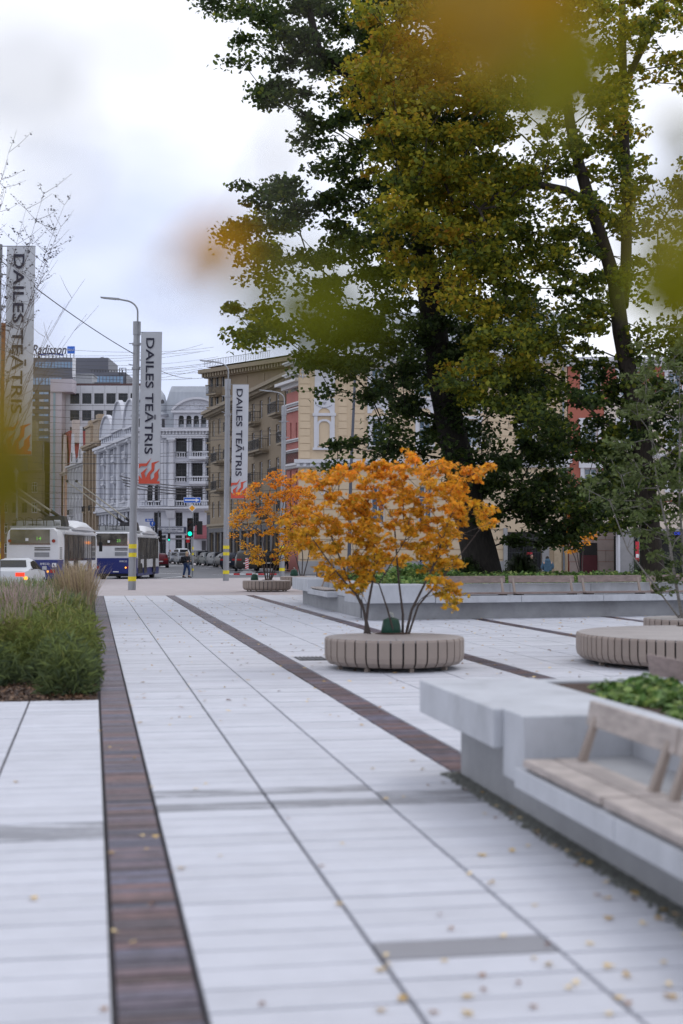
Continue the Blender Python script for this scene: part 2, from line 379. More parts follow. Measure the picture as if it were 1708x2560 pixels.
# clinker strips
BR = 0.1
for si, (a, b) in enumerate(strips):
    root = tag(bpy.data.objects.new('clinker_strip', None), 'band of dark brown clinker laid crosswise in the pale paving', kind='structure'); COL.objects.link(root)
    me = block_mesh('brick', (b-a)-0.03, BR-0.013, 0.028, clinker, 0.004)
    n_ind = {0: 170, 1: 60, 2: 30}.get(si, 0); s = 4.6 if si == 0 else (10.4 if si == 1 else 14); cnt = 0
    F_ = MB(); rr = []
    while s < 54:
        p = ST(s+BR/2, (a+b)/2)
        if p.y > 4.4 and abs(p.x) < p.y*0.27+0.6:
            if cnt < n_ind:
                add('brick', me, parent=root, loc=(p.x, p.y, rs.uniform(-0.003,0.001)), rot=(rs.uniform(-.01,.01),rs.uniform(-.004,.004),TH+rs.uniform(-.008,.008)))
            else:
                wd, ln = (b-a)/2-0.013, BR/2-0.005; z = rs.uniform(-.003,.001)
                c = [p - NX*wd - AX*ln, p + NX*wd - AX*ln, p + NX*wd + AX*ln, p - NX*wd + AX*ln]
                F_.quad(*[(v.x,v.y,z) for v in c]); rr.append(rs.random())
            cnt += 1
        s += BR
    if F_.v:
        mm = bpy.data.meshes.new('brick_field'); mm.from_pydata(F_.v, [], F_.f); mm.materials.append(clinker)
        at = mm.attributes.new('rnd','FLOAT','FACE'); at.data.foreach_set('value', rr)
        tag(add('brick_field', mm, parent=root), kind='stuff')
# grates
def grate(c, lx, ly, rz, label):
    g = MB(); g.box(-lx/2, lx/2, -ly/2, ly/2, -0.02, 0.002)
    t = thing('drain_grate', label, 'grate', (c.x, c.y, 0.003), rz); add('grate_frame', g, darkmetal, t)
    b = MB(); n = int(lx/0.06)
    for i in range(n):
        x = -lx/2+0.03+(lx-0.06)*i/(n-1); b.box(x-0.012, x+0.012, -ly/2+0.02, ly/2-0.02, 0.002, 0.012)
    tag(add('grate_bar', b, M('grate_steel',(0.2,0.205,0.22),0.5,0.15,5,metal=0.5), t), kind='stuff')
grate(G(1590,1712), 2.6, 0.28, TH, 'long steel drain grate in the paving before the right planter bench')
grate(G(778,1647), 0.45, 0.7, TH, 'small square steel grate left of the round planter bench with the orange tree')

# ---- fallen leaves
fl = leafmat('fallen_leaf', [(0,(0.10,0.035,0.02)),(0.35,(0.30,0.14,0.05)),(0.7,(0.62,0.42,0.13)),(1,(0.70,0.55,0.30))], trans=0.05)
def fallen(size, tint, seed):
    r = random.Random(seed); pts = []
    for k in range(9):
        a = -math.pi/2 + 2*math.pi*k/9; rad = size*(0.5 + (0.22 if k % 2 else -0.12) + r.uniform(-.08,.08)); pts.append((math.cos(a)*rad*0.75, math.sin(a)*rad, 0.004+r.uniform(0,0.25)*size))
    V = np.array([(0,0,0.006)]+pts); Fq = np.array([(0,1+k,1+(k+1)%9) for k in range(9)])
    return fast_mesh('fallen_leaf', V, Fq, fl, np.full(9, tint), np.full(9, r.random()))
lm = [fallen(0.030 + 0.008*(i % 3), (0.1,0.35,0.6,0.8,0.95,0.7)[i % 6], i) for i in range(12)]
spots = []
for u, v in ((1420,2130),(1660,2280),(1610,2215),(1590,2200),(285,2333),(380,2265),(355,2092),(366,2126),(490,1975),(515,1962),(655,2515),(955,2430),(1210,2480),(1370,2365),(1475,2363),(1290,1895),(1165,1978),(1208,1985),(1560,2010),(1215,2140),(1280,2130),(1173,2188),(1335,2400),(1660,2410),(1670,2465),(1440,2460),(275,1870),(40,1958),(335,1898),(390,2095),(1230,2210),(1010,1995),(950,1770),(85,2250),(720,2050),(1100,2290)):
    spots.append(G(u, v))
while len(spots) < 135:
    v = 1500+1060*rs.random()**0.9; u = (rs.uniform(250,1708) if rs.random() < .35 else rs.triangular(900,1708,1600)); p = G(u, v)
    if rs.random() < .3: p = ST(p.dot(AX), 2.6+rs.gauss(0,.12))
    elif rs.random() < .2: p = ST(p.dot(AX), rs.choice((.42,1.19,1.97,.09))+rs.gauss(0,.02))
    if 2.74 < p.dot(NX) < 5.4 and p.dot(AX) < 13: continue
    if p.dot(NX) < 0.1 and p.dot(AX) > 16: continue
    spots.append(p)
for p in spots:
    li = rs.randrange(12); o_ = add('fallen_leaf', lm[li], loc=(p.x,p.y,0.003), rot=(rs.uniform(-.15,.15),rs.uniform(-.15,.15),rs.uniform(0,6.3)))
    colr = ('dark red brown','brown','tan orange','yellow','pale yellow','ochre')[li % 6]; t_ = p.dot(NX); s_ = p.dot(AX)
    if any(a < t_ < b for a, b in strips): where = 'on the dark clinker band, ' + ('near the camera' if s_ < 9 else 'beyond the near bench')
    elif t_ < 0.1: where = 'on the slabs left of the nearest clinker band'
    elif t_ > 2.3 and s_ < 11: where = 'beside the gravel strip of the near bench'
    elif s_ < 7: where = 'on the nearest foreground slabs' + (' left of the long joint' if t_ < 1.18 else ' right of the long joint')
    elif s_ < 11: where = 'on the slabs level with the near bench'
    elif s_ < 20: where = 'on the slabs before the round planter bench'
    else: where = 'on the slabs beyond the round planter bench'
    tag(o_, '%s autumn leaf %s' % (colr, where), 'leaf', 'fallen leaves on the paving')
# far leaf litter, too small and many to count
V = []; Fq = []; T = []; RR = []
for i in range(1500):
    s = rs.uniform(14, 50); t = rs.uniform(0.5, 18); p = ST(s, t, 0.006)
    a = rs.uniform(0, 6.3); r = rs.uniform(.02,.045); n = len(V)
    for q in range(4): V.append((p.x+math.cos(a+q*1.57)*r*(1,.6)[q%2], p.y+math.sin(a+q*1.57)*r*(1,.6)[q%2], 0.006+rs.uniform(0,.02)))
    Fq.append((n,n+1,n+2,n+3)); T.append(rs.random()); RR.append(rs.random())
tag(add('leaf_litter', fast_mesh('leaf_litter', np.array(V), np.array(Fq), fl, T, RR)), 'scattered tiny autumn leaves over the far paving', 'leaf litter', kind='stuff')
# ================================================================== BENCHES
gravelm = M('grey_gravel', (0.13, 0.135, 0.125), 0.9, 0.5, 40, 1.0, 90)
# local frame of the near bench = paving frame (x = t across, y = s along), root at the origin turned by TH
nb = thing('concrete_bench', 'pale concrete bench block with cantilevered table slab in the right foreground', 'bench', (0,0,0), TH)
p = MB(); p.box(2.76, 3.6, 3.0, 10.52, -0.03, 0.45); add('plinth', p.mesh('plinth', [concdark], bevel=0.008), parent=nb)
p = MB(); p.box(2.5, 3.42, 8.72, 10.78, 0.45, 0.70); add('table_slab', p.mesh('table_slab', [concrete], bevel=0.012), parent=nb)
p = MB(); p.box(2.56, 3.425, 8.28, 8.715, 0.28, 0.702); add('end_block', p.mesh('end_block', [concrete], bevel=0.012), parent=nb)
for i, (a, b) in enumerate(((6.62,8.275),(4.9,6.61),(3.0,4.89))):
    p = MB(); p.box(2.5, 3.24, a, b, 0.28, 0.40); add('seat_slab', p.mesh('seat_slab', [concrete], bevel=0.01), parent=nb)
for i, (a, b) in enumerate(((6.62,8.275),(4.9,6.61),(3.0,4.89))):
    p = MB(); p.box(3.245, 3.42, a, b, 0.28, 0.70); add('back_wall', p.mesh('back_wall', [concrete], bevel=0.01), parent=nb)
# timber seat modules (each its own thing resting on the concrete)
def timber(parent_loc, rz, ln, w, z0, z1, back=(0.66,0.80), labels='', tb=0.46, name='timber_seat', wood=None):
    wood = wood or globals()['wood']
    """x across (front 0 -> back), y along; origin at the front end on the slab"""
    t = thing(name, labels, 'bench seat', parent_loc, rz)
    n = 2 if w < 0.5 else 3
    for k in range(n):
        a = k*w/n; p = MB(); p.box(a, a+w/n-0.012, 0, ln-0.02, z1-0.045, z1); add('seat_board', p.mesh('seat_board', [wood], bevel=0.006), parent=t)
    p = MB()
    for yy in (0.18, ln-0.2): p.box(0.02, w-0.02, yy-0.04, yy+0.04, z0, z1-0.046)
    add('seat_bearer', p, darkmetal, t)
    for yy in (0.10, ln-0.14):
        p = MB(); p.hexa([(w-0.10,yy-0.03,z0+0.002),(w-0.05,yy-0.03,z0+0.002),(w-0.05,yy+0.03,z0+0.002),(w-0.10,yy+0.03,z0+0.002),
                          (w+0.045,yy-0.03,back[1]-0.02),(w+0.075,yy-0.03,back[1]-0.02),(w+0.075,yy+0.03,back[1]-0.02),(w+0.045,yy+0.03,back[1]-0.02)])
        add('back_support', p.mesh('back_support', [beige], bevel=0.003), parent=t)
    p = MB(); h = back[1]-back[0]; sl = 0.18*h
    x = w+0.012
    p.hexa([(x,0.0,back[0]),(x+0.03,0.0,back[0]),(x+0.03,ln-0.02,back[0]),(x,ln-0.02,back[0]),(x+sl,0.0,back[1]),(x+sl+0.03,0.0,back[1]),(x+sl+0.03,ln-0.02,back[1]),(x+sl,ln-0.02,back[1])])
    add('backrest', p.mesh('backrest', [wood], bevel=0.006), parent=t)
    return t
for (s0, ln, lb) in ((6.86,1.32,'weathered timber seat with low backrest, the one nearest the concrete end block'),(5.52,1.32,'weathered timber seat running out of frame at lower right')):
    P = ST(s0, 2.52, 0); timber((P.x,P.y,0), TH, ln, 0.38, 0.402, 0.462, labels=lb)
# gravel strip in front of the plinth
gv = []; gf = []; gr = []
rs2 = random.Random(5)
for i in range(9000):
    s = rs2.uniform(3.6, 10.6); t = 2.76-abs(rs2.gauss(0, 0.06)); 
    if t < 2.60: continue
    r = rs2.uniform(0.007,0.016); p = ST(s, t, 0.0); n = len(gv)
    for dx,dy,dz in ((1,0,0),(0,1,0),(-1,0,0),(0,-1,0),(0,0,1)): gv.append((p.x+dx*r*rs2.uniform(.7,1.3), p.y+dy*r*rs2.uniform(.7,1.3), 0.002+dz*r*0.9))
    for a,b in ((0,1),(1,2),(2,3),(3,0)): gf.append((n+a,n+b,n+4)); gr.append(rs2.random())
gm = M('gravel_stone', (0.15,0.155,0.14), 0.9, 0.3, 30, rnd=0.5)
tag(add('gravel', fast_mesh('gravel', np.array(gv), np.array(gf), gm, rnd=gr)), 'strip of grey green gravel along the foot of the concrete bench', 'gravel', kind='stuff')
# planting bed behind, with rim
bed = thing('planting_bed', 'raised concrete bed of leafy ground cover behind the near bench', 'planter', (0,0,0), TH)
p = MB(); p.box(3.43, 4.55, 3.0, 11.1, 0.0, 0.62); add('bed_soil', p, soil, bed)
p = MB(); p.box(4.56, 4.72, 3.0, 11.3, 0.0, 0.64); p.box(3.43, 4.555, 11.105, 11.3, 0.0, 0.64); add('bed_rim', p.mesh('bed_rim',[concrete],bevel=0.008), parent=bed)
P = ST(11.75, 5.2, 0)
timber((P.x,P.y,0), TH+math.pi, 2.2, 0.38, 0.41, 0.47, back=(0.61,0.80), wood=wood2, labels='brown timber bench back seen from behind beyond the leafy bed at right')
p = MB(); p.box(4.73, 5.26, 8.6, 11.2, 0.0, 0.405)
o = add('concrete_seat_block', p.mesh('seat_block',[concrete],bevel=0.01), loc=(0,0,0), rot=(0,0,TH)); tag(o,'concrete seat block on the far side of the leafy bed at right','bench')

# ---- far raised bed with bench
A = Vector((0.69,34.6,0)); B = Vector((8.77,37.3,0)); fd = (B-A).normalized(); ang = math.atan2(fd.y, fd.x)
fb = thing('concrete_bench', 'long grey concrete bench wall edging the raised bed with the big trees', 'bench', A, ang)
# local: x along the front to the right, y away from the camera
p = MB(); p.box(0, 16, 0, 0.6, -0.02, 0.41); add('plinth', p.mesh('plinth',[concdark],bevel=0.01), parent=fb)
for a, b in ((1.6,3.9),(3.91,6.2),(6.21,8.4),(8.41,10.7),(10.71,13),(13.01,16)):
    p = MB(); p.box(a, b, -0.32, 0.35, 0.41, 0.58); add('seat_slab', p.mesh('seat_slab',[concrete],bevel=0.01), parent=fb)
    p = MB(); p.box(a, b, 0.355, 0.55, 0.41, 0.86); add('back_wall', p.mesh('back_wall',[concrete],bevel=0.01), parent=fb)
p = MB(); p.box(-0.25, 1.59, -0.3, 1.2, 0.42, 0.86); add('end_block', p.mesh('end_block',[concrete],bevel=0.012), parent=fb)
mods = [(2.35,'leftmost of the four timber seats on the long far bench wall'),(4.28,'second timber seat from the left on the long far bench wall'),(6.22,'third timber seat from the left on the long far bench wall'),(8.15,'rightmost timber seat on the long far bench wall beside the birch')]
for xm, lb in mods:
    pass
for xm, lb in ((1.82,mods[0][1]),(3.76,mods[1][1]),(5.72,mods[2][1]),(7.7,mods[3][1])):
    P = A + fd*(xm+1.86) + Vector((-fd.y,fd.x,0))*(-0.28)
    timber((P.x,P.y,0), ang+R(90), 1.86, 0.42, 0.58, 0.655, back=(0.89,1.06), labels=lb) if False else None
    # frame: timber x across must point away (+y local), timber y along must point to -x local
    t = timber((P.x,P.y,0), ang+R(90), 1.86, 0.42, 0.58, 0.655, back=(0.885,1.06), labels=lb, wood=wood2)
# left arm of the bed, running away along the paving
lw = thing('concrete_bench', 'side arm of the far concrete bench wall with a small niche seat', 'bench', A, TH)
# local: x across to the right, y along away
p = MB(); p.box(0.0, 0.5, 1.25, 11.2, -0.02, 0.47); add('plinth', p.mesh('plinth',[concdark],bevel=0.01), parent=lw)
p = MB(); p.box(-0.30, 0.9, 8.2, 11.5, 0.47, 0.84); add('table_slab', p.mesh('table_slab',[concrete],bevel=0.012), parent=lw)
p = MB(); p.box(-0.30, 0.35, 4.6, 8.19, 0.41, 0.56); add('seat_slab', p.mesh('seat_slab',[concrete],bevel=0.01), parent=lw)
p = MB(); p.box(0.355, 0.55, 4.6, 8.19, 0.41, 0.86); add('back_wall', p.mesh('back_wall',[concrete],bevel=0.01), parent=lw)
p = MB(); p.box(-0.02, 0.6, 1.25, 4.59, 0.475, 0.86); add('end_block', p.mesh('end_block',[concrete],bevel=0.012), parent=lw)
P = A + AX*5.2 + NX*(-0.27)
timber((P.x,P.y,0), TH, 2.6, 0.38, 0.56, 0.63, back=(0.83,1.0), labels='small timber seat in the niche on the side arm of the far bench')
fbed = thing('planting_bed', 'raised bed of low green plants under the two big trees', 'planter', A, ang)
p = MB(); p.prism([(0.72,0.62),(16,0.62),(16,24),(6.5,25),(2.55,12.2)], 0.80, axis='z', o=-0.02)
add('bed_soil', p, soil, fbed)

# ================================================================== ROUND PLANTER BENCHES
def planter_bench(c, Rr, nsl, label, hole=0.02, z=0.45, group='round slatted planter benches'):
    t = thing('planter_bench', label, 'planter bench', (c.x,c.y,0), 0, group)
    da = 2*math.pi/nsl; gap = 0.013/Rr
    prof = [(Rr-0.16,0.055),(Rr-0.07,0.075),(Rr-0.015,0.13),(Rr,0.20),(Rr,z-0.03),(Rr-0.012,z-0.006),(Rr-0.03,z)]
    m = MB(); inner = [(r-0.02, zz+(0.0 if i < len(prof)-1 else -0.02)) for i, (r, zz) in enumerate(prof)]
    a0, a1 = -da/2+gap, da/2-gap
    for i in range(len(prof)-1):
        (r0,z0),(r1,z1) = prof[i],prof[i+1]
        m.quad((r0*math.cos(a0),r0*math.sin(a0),z0),(r0*math.cos(a1),r0*math.sin(a1),z0),(r1*math.cos(a1),r1*math.sin(a1),z1),(r1*math.cos(a0),r1*math.sin(a0),z1))
    for a in (a0,a1):
        for i in range(len(prof)-1):
            (r0,z0),(r1,z1) = prof[i],prof[i+1]; (q0,y0),(q1,y1) = inner[i],inner[i+1]
            m.quad((r0*math.cos(a),r0*math.sin(a),z0),(q0*math.cos(a),q0*math.sin(a),y0),(q1*math.cos(a),q1*math.sin(a),y1),(r1*math.cos(a),r1*math.sin(a),z1))
    sm = m.mesh('slat',[beige])
    for k in range(nsl): add('slat', sm, parent=t, rot=(0,0,k*da))
    # top boards: a ring in segments
    nt_ = max(8, nsl//2); db = 2*math.pi/nt_; g2 = 0.004
    m = MB(); sub = 3
    for i in range(sub):
        b0 = -db/2+g2/Rr+(db-2*g2/Rr)*i/sub; b1 = -db/2+g2/Rr+(db-2*g2/Rr)*(i+1)/sub
        r0, r1 = hole, Rr-0.032
        P = lambda r,a,zz: (r*math.cos(a), r*math.sin(a), zz)
        m.hexa([P(r0,b0,z-0.035),P(r1,b0,z-0.035),P(r1,b1,z-0.035),P(r0,b1,z-0.035),P(r0,b0,z+0.004),P(r1,b0,z+0.004),P(r1,b1,z+0.004),P(r0,b1,z+0.004)])
    tm = m.mesh('top_board',[beigetop])
    for k in range(nt_): add('top_board', tm, parent=t, rot=(0,0,k*db))
    m = MB(); m.lathe([(0.0,0.05),(Rr-0.2,0.06),(Rr-0.12,0.12),(Rr-0.06,0.2),(Rr-0.06,z-0.04)], 48); add('drum_with_shade_floor', m, darkmetal, t)  # drum floor is added to block light and deepen the shade under the bench
    m = MB(); m.lathe([(0.0,z+0.03),(0.2,z+0.02),(0.27,z+0.006)], 20, 0, Rr-0.33); add('planter_soil', m, soil, t)
    fm = MB(); fm.box(-0.03,0.03,-0.03,0.03,0,0.10); fmm = fm.mesh('foot',[beige])
    for k in range(8):
        a = k*math.pi/4+0.26; add('foot', fmm, parent=t, loc=((Rr-0.2)*math.cos(a),(Rr-0.2)*math.sin(a),0), rot=(0,0,a))
    return t
C1 = Vector((0.764,20.65,0)); planter_bench(C1, 1.01, 36, 'round beige slatted planter bench under the bright orange tree')
C2 = Vector((5.78,21.6,0)); planter_bench(C2, 2.2, 96, 'wide beige slatted round bench at the right edge, in front of the birch planter')
C3 = Vector((6.6,26.3,0)); planter_bench(C3, 1.01, 36, 'small round slatted planter bench holding the birch at the right edge')
C4 = Vector((-3.1,59.2,0)); planter_bench(C4, 1.01, 36, 'distant round slatted planter bench with the tall orange tree')
C5 = Vector((-1.95,68.6,0)); planter_bench(C5, 1.01, 36, 'farther round slatted planter bench just right of the distant orange tree')
C6 = Vector(((1455-854)/F*76,76,0)); planter_bench(C6, 1.3, 40, 'far slatted planter bench with the sparse orange shrub before the stone wall')
C7 = Vector(((1352-854)/F*76,76,0)); planter_bench(C7, 1.0, 36, 'far slatted planter bench with the seated person in the blue jacket')
# green watering bags
gb = M('green_tarpaulin', (0.01,0.055,0.035), 0.5, 0.3, 8, 0.4, 20)
def wbag(c, s, label):
    m = MB(); m.lathe([(0.0,0),(0.13,0.0),(0.16,0.05),(0.155,0.16),(0.12,0.24),(0.05,0.27),(0.0,0.275)], 12)
    me = m.mesh('watering_bag',[gb],smooth=True)
    for v in me.vertices: v.co.x *= 1+0.12*math.sin(v.co.z*30+v.co.y*14); v.co.y *= 0.8+0.1*math.sin(v.co.x*25)
    t = thing('watering_bag', label, 'watering bag', c, 0.4, 'green watering bags at tree feet'); add('bag_body', me, parent=t, scale=(s,s,s))
    m = MB(); m.tube([(0.03,0,0.26*s),(0.02,0.0,0.33*s),(-0.03,0.01,0.34*s)], 0.018*s, 6); add('bag_tie', m, M('pale_cord',(0.4,0.42,0.4)), t)
wbag((C1.x-0.02,C1.y+.66,0.44), .95, 'dark green watering bag at the foot of the bright orange tree')
wbag((C4.x-0.55,C4.y+.6,0.44), 1.0, 'dark green watering bag at the foot of the distant orange tree')
wbag((C5.x-0.35,C5.y+.6,0.455), 1.2, 'dark green watering bag in the farther planter right of the distant orange tree')

# ================================================================== STREET POLES, LAMPS, BANNERS
bannerm = M('banner_cloth', (0.52,0.54,0.585), 0.7, 0.05, 1.2, 0.1, 3); navy = M('banner_ink', (0.022,0.022,0.045), 0.7, 0.1, 3); flame = M('banner_flame', (0.60,0.09,0.055), 0.7, 0.06, 3)
banner_text = text_mesh('DAILES TEĀTRIS', 5.05, 0.455, 0.002, 0.012, navy)
FL = [(762,1730),(762,1590),(822,1655),(798,1552),(917,1455),(858,1560),(882,1635),(912,1560),(975,1490),(975,1385),(1112,1350),(1030,1405),(1020,1512),(955,1580),(960,1675),(1020,1625),(1020,1565),(1112,1475),(1085,1545),(1095,1625),(1062,1690),(1112,1690),(1112,1730)]
FL2 = [(765,1397),(890,1393),(972,1303),(895,1440),(800,1440),(765,1485)]
def street_pole(base, H, label, banner=None, arm=True, bands=True, rtop=0.14, sign=-1, lean=0.0):
    t = thing('street_pole', label, 'lamp post', base, 0, 'steel street poles along the pavement')
    m = MB(); m.tube([(0,0,0),(lean*0.45,0,H*0.45),(lean,0,H)], [0.17,0.155,rtop], 20, True); add('pole_shaft', m.mesh('pole_shaft',[steel],smooth=True), parent=t)
    m = MB(); m.tube([(lean,0,H-0.55),(lean,0,H+0.02)], [rtop+0.03,rtop+0.03], 20); add('pole_cap', m.mesh('pole_cap',[steel],smooth=True), parent=t)
    if arm:
        pts = [(lean+0.03,0,H+0.02),(lean+0.03,0,H+0.45)]
        for k in range(1,9):
            a = k/8*math.pi/2*0.93; pts.append((lean+0.03+sign*0.62*(1-math.cos(a)), 0, H+0.45+0.5*math.sin(a)))
        x, _, z = pts[-1]; pts.append((x+sign*0.25,0,z+0.05))
        m = MB(); m.tube(pts, 0.038, 8); add('lamp_arm', m.mesh('lamp_arm',[steel],smooth=True), parent=t)
        x, _, z = pts[-1]; m = MB()
        for s_, w_, h_, zz in ((0,0.05,0.05,0),):
            m.hexa([(x,-0.06,z-0.04),(x+sign*0.8,-0.14,z+0.06),(x+sign*0.8,0.14,z+0.06),(x,0.06,z-0.04),(x,-0.05,z+0.05),(x+sign*0.8,-0.12,z+0.10),(x+sign*0.8,0.12,z+0.10),(x,0.05,z+0.05)])
        h = add('lamp_head', m.mesh('lamp_head',[steel],bevel=0.01), parent=t)
        m = MB(); m.hexa([(x+sign*.15,-0.08,z-0.03),(x+sign*.7,-0.11,z+0.035),(x+sign*.7,0.11,z+0.035),(x+sign*.15,0.08,z-0.03),(x+sign*.15,-0.08,z-0.01),(x+sign*.7,-0.11,z+0.05),(x+sign*.7,0.11,z+0.05),(x+sign*.15,0.08,z-0.01)]); add('lamp_lens', m, glass('lamp_glass',(0.35,0.36,0.38)), h)
    if bands:
        for z0, z1 in ((1.78,1.97),(1.42,1.60),(0.38,0.58)):
            m = MB(); rr = 0.175-0.03*z0/12+0.003; m.tube([(lean*z0/H,0,z0),(lean*z0/H,0,z1)],[rr,rr],20,False); add('yellow_band', m.mesh('yellow_band',[yellow],smooth=True), parent=t)
    for zz in (H-0.95, H-2.0):
        m = MB(); m.tube([(lean*zz/H,0,zz-0.05),(lean*zz/H,0,zz+0.05)],[rtop+0.045]*2,16); m.tube([(lean*zz/H-0.32,-0.05,zz+0.18 if zz<H-1.5 else zz+0.02),(lean*zz/H+0.34,0.05,zz+0.02)],0.022,6); add('wire_clamp', m, steel, t)
    if banner:
        bx0, z0, z1 = banner; bw = 0.9
        b = thing('banner', None or 'banner', 'banner', (base[0],base[1],0)); b['group'] = 'theatre banners on the street poles'
        m = MB(); nz_ = 24; nx_ = 4
        def P(i,j):
            x = bx0+bw*i/nx_; z = z0+(z1-z0)*j/nz_; 
            x -= (z1-z)*0.012
            return (x, -0.02+0.03*math.sin(j*0.5+i*0.7)*0.6+0.02*math.sin(i*1.7), z)
        for i in range(nx_):
            for j in range(nz_): m.quad(P(i,j),P(i+1,j),P(i+1,j+1),P(i,j+1))
        add('banner_cloth', m.mesh('banner_cloth',[bannerm],smooth=True), parent=b)
        for zz in (z1+0.02, z0-0.02):
            m = MB(); sh = -(z1-zz)*0.012; m.tube([(0.1,0.0,zz),(bx0+bw+sh,0.0,zz)],0.016,6); add('banner_rod', m, steel, b)
        H_ = z1-z0; tl = text_mesh('DAILES TEĀTRIS', 0.766*H_, 0.455, 0.002, 0.012, navy)
        cx = bx0+bw*0.50
        o = add('banner_lettering', tl, parent=b, loc=(cx-0.5*H_*0.42*0.024,-0.065,z1-(0.037+0.383)*H_)); o.rotation_euler = Matrix(((0,1,0),(0,0,-1),(-1,0,0))).to_euler()
        # letter tops point right, text runs down, slight shear with the cloth
        o.rotation_euler = (R(90), R(90)+0.012, 0)
        sc = 0.9/347.0
        for poly in (FL, FL2):
            m = MB(); m.prism([(bx0+bw*(px-765)/347.0-(H_-0.0)*0.012+0.03*0, z0+0.02+(1730-py)*sc) for px,py in poly], 0.003, 'y', -0.055); add('banner_flame', m, flame, b)
        return t, b
    return t, None
p0 = (-10.95+0.0,45,0); 
_, b0 = street_pole(p0, 11.4, 'grey street pole just outside the left edge holding the nearest banner', (0.32,4.72,11.35)); b0['label'] = 'nearest white banner at the left edge reading DAILES TEĀTRIS over a red flame'
P1 = G(330,1475); 
_, b1 = street_pole((P1.x,P1.y,0), 11.55, 'large steel lamp post with yellow bands beside the second trolleybus', (0.36,4.55,11.1), lean=0.17); b1['label'] = 'middle of the three white theatre banners, hanging over the white palace'
P2 = G(565,1452); 
_, b2 = street_pole((P2.x,P2.y,0), 11.3, 'steel lamp post with yellow bands before the brown apartment block', (0.36,4.6,11.0), lean=0.08); b2['label'] = 'farthest of the three theatre banners, partly behind the distant orange tree'
P3 = W(705,1440,91)
street_pole((P3.x,P3.y,0), 10.9, 'farthest steel pole with yellow bands beside the yellow building', None, lean=0.12)
# thin dark pole in front of the yellow building
P4 = W(872,1440,100); t = thing('street_pole','thin dark pole standing before the yellow building','pole',(P4.x,P4.y,0))
m = MB(); m.tube([(0,0,0),(0.15,0,7),(0.45,0,14)],[0.13,0.11,0.09],12); add('pole_shaft', m.mesh('pole_shaft',[M('dark_blue_grey_metal',(0.09,0.10,0.13),0.5,0.1,2,metal=0.3)],smooth=True), parent=t)
m = MB(); m.tube([(0.45,0,14),(0.46,0,14.3)],[0.12,0.02],10); add('pole_cap', m, darkmetal, t)

# overhead wires
wirem = M('wire', (0.05,0.05,0.06), 0.6, 0.1, 3)
def wire(a, b, sag, label, r=0.018, grp='overhead wires above the street'):
    a, b = Vector(a), Vector(b); pts = []
    for k in range(13):
        q = k/12; p = a.lerp(b, q); p.z -= sag*4*q*(1-q); pts.append(p)
    m = MB(); m.tube([tuple(p-a) for p in pts], r, 5, True); o = add('overhead_wire', m, wirem, loc=a); tag(o, label, 'wire', grp)
wire((P1.x,P1.y,10.2),(p0[0],p0[1],11.0),0.15,'taut wire sloping between the nearest banner pole and the large lamp post')
wire((P1.x,P1.y,10.1),W(480,945,120),0.3,'wire running from the large lamp post down behind the middle banner')
rw = random.Random(9)
HB = ('at the height of the rooftop sign','just above the hotel roof line','low above the white palace roof')
for i in range(12):
    v0 = 845+rw.uniform(0,60)+i*3; v1 = v0+rw.uniform(-10,35)
    wire(W(-40+rw.uniform(-20,20),v0,rw.uniform(95,150)), W(560+rw.uniform(-60,30),v1,rw.uniform(110,170)), rw.uniform(0.2,1.2), 'thin high cable crossing the sky %s' % HB[i//4], 0.014, 'high cables crossing the sky')
HF = ('before the attic storey of the palace','before the top floor of the palace','before the middle floor of the palace','before the lower balconies of the palace','just above the trolleybus roofs')
for i in range(20):
    v0 = 1010+i*13.6+rw.uniform(-6,6); v1 = v0+rw.uniform(-12,14)
    wire(W(-40,v0,rw.uniform(95,130)), W(600+rw.uniform(-40,120),v1,rw.uniform(105,150)), rw.uniform(0.1,0.7), 'thin trolley cable crossing %s' % HF[i//4], 0.013+0.006*rw.random(), 'trolley cables crossing the facades')
for i in range(4):
    wire(W(300+i*4,1190+i*8,88), W(520,1215+i*6,112), 0.25, 'thick contact wire of the trolleybus line before the white palace', 0.035, 'contact wires of the trolleybus line')
# ================================================================== BUILDINGS
pane = glass('window_glass', (0.02,0.025,0.03), 0.2, 0.6, 0.35, spec=0.3); paneb = glass('window_glass_blue', (0.10,0.16,0.23), 0.1, 0.35, 0.2); dark = M('dark_opening', (0.02,0.018,0.018), 0.8, 0.3, 1)
framew = M('white_frame', (0.6,0.61,0.64), 0.5, 0.04, 3); frameb = M('dark_frame', (0.06,0.06,0.07), 0.5, 0.1, 3)
WC = {}
def window_me(w, h, arch, style):
    k = (round(w,2), round(h,2), arch, style)
    if k in WC: return WC[k]
    fr = MB(); t = min(0.11, w*0.1)
    d = 0.07
    if style in ('none',):
        fr = None
    else:
        fr.box(-w/2,-w/2+t,0,d,0,h); fr.box(w/2-t,w/2,0,d,0,h); fr.box(-w/2+t,w/2-t,0,d,0,t); fr.box(-w/2+t,w/2-t,0,d,h-t,h)
        if w > 0.8: fr.box(-t*0.35,t*0.35,0.005,d-0.01,t,h-t)
        if h > 1.4: fr.box(-w/2+t,w/2-t,0.01,d-0.012,h*0.66,h*0.66+t*0.7)
        if style == 'office': fr.box(-w/2+t,w/2-t,0.01,d-0.012,h*0.8,h*0.8+t*0.5)
    pm = MB(); pm.quad((-w/2+0.02,d*0.6,0.02),(w/2-0.02,d*0.6,0.02),(w/2-0.02,d*0.6,h-0.02),(-w/2+0.02,d*0.6,h-0.02))
    fm = fr.mesh('window',[frameb if style in ('office','dark') else framew]) if fr else None
    WC[k] = (fm, pm.mesh('pane',[paneb if style == 'blue' else pane])); return WC[k]
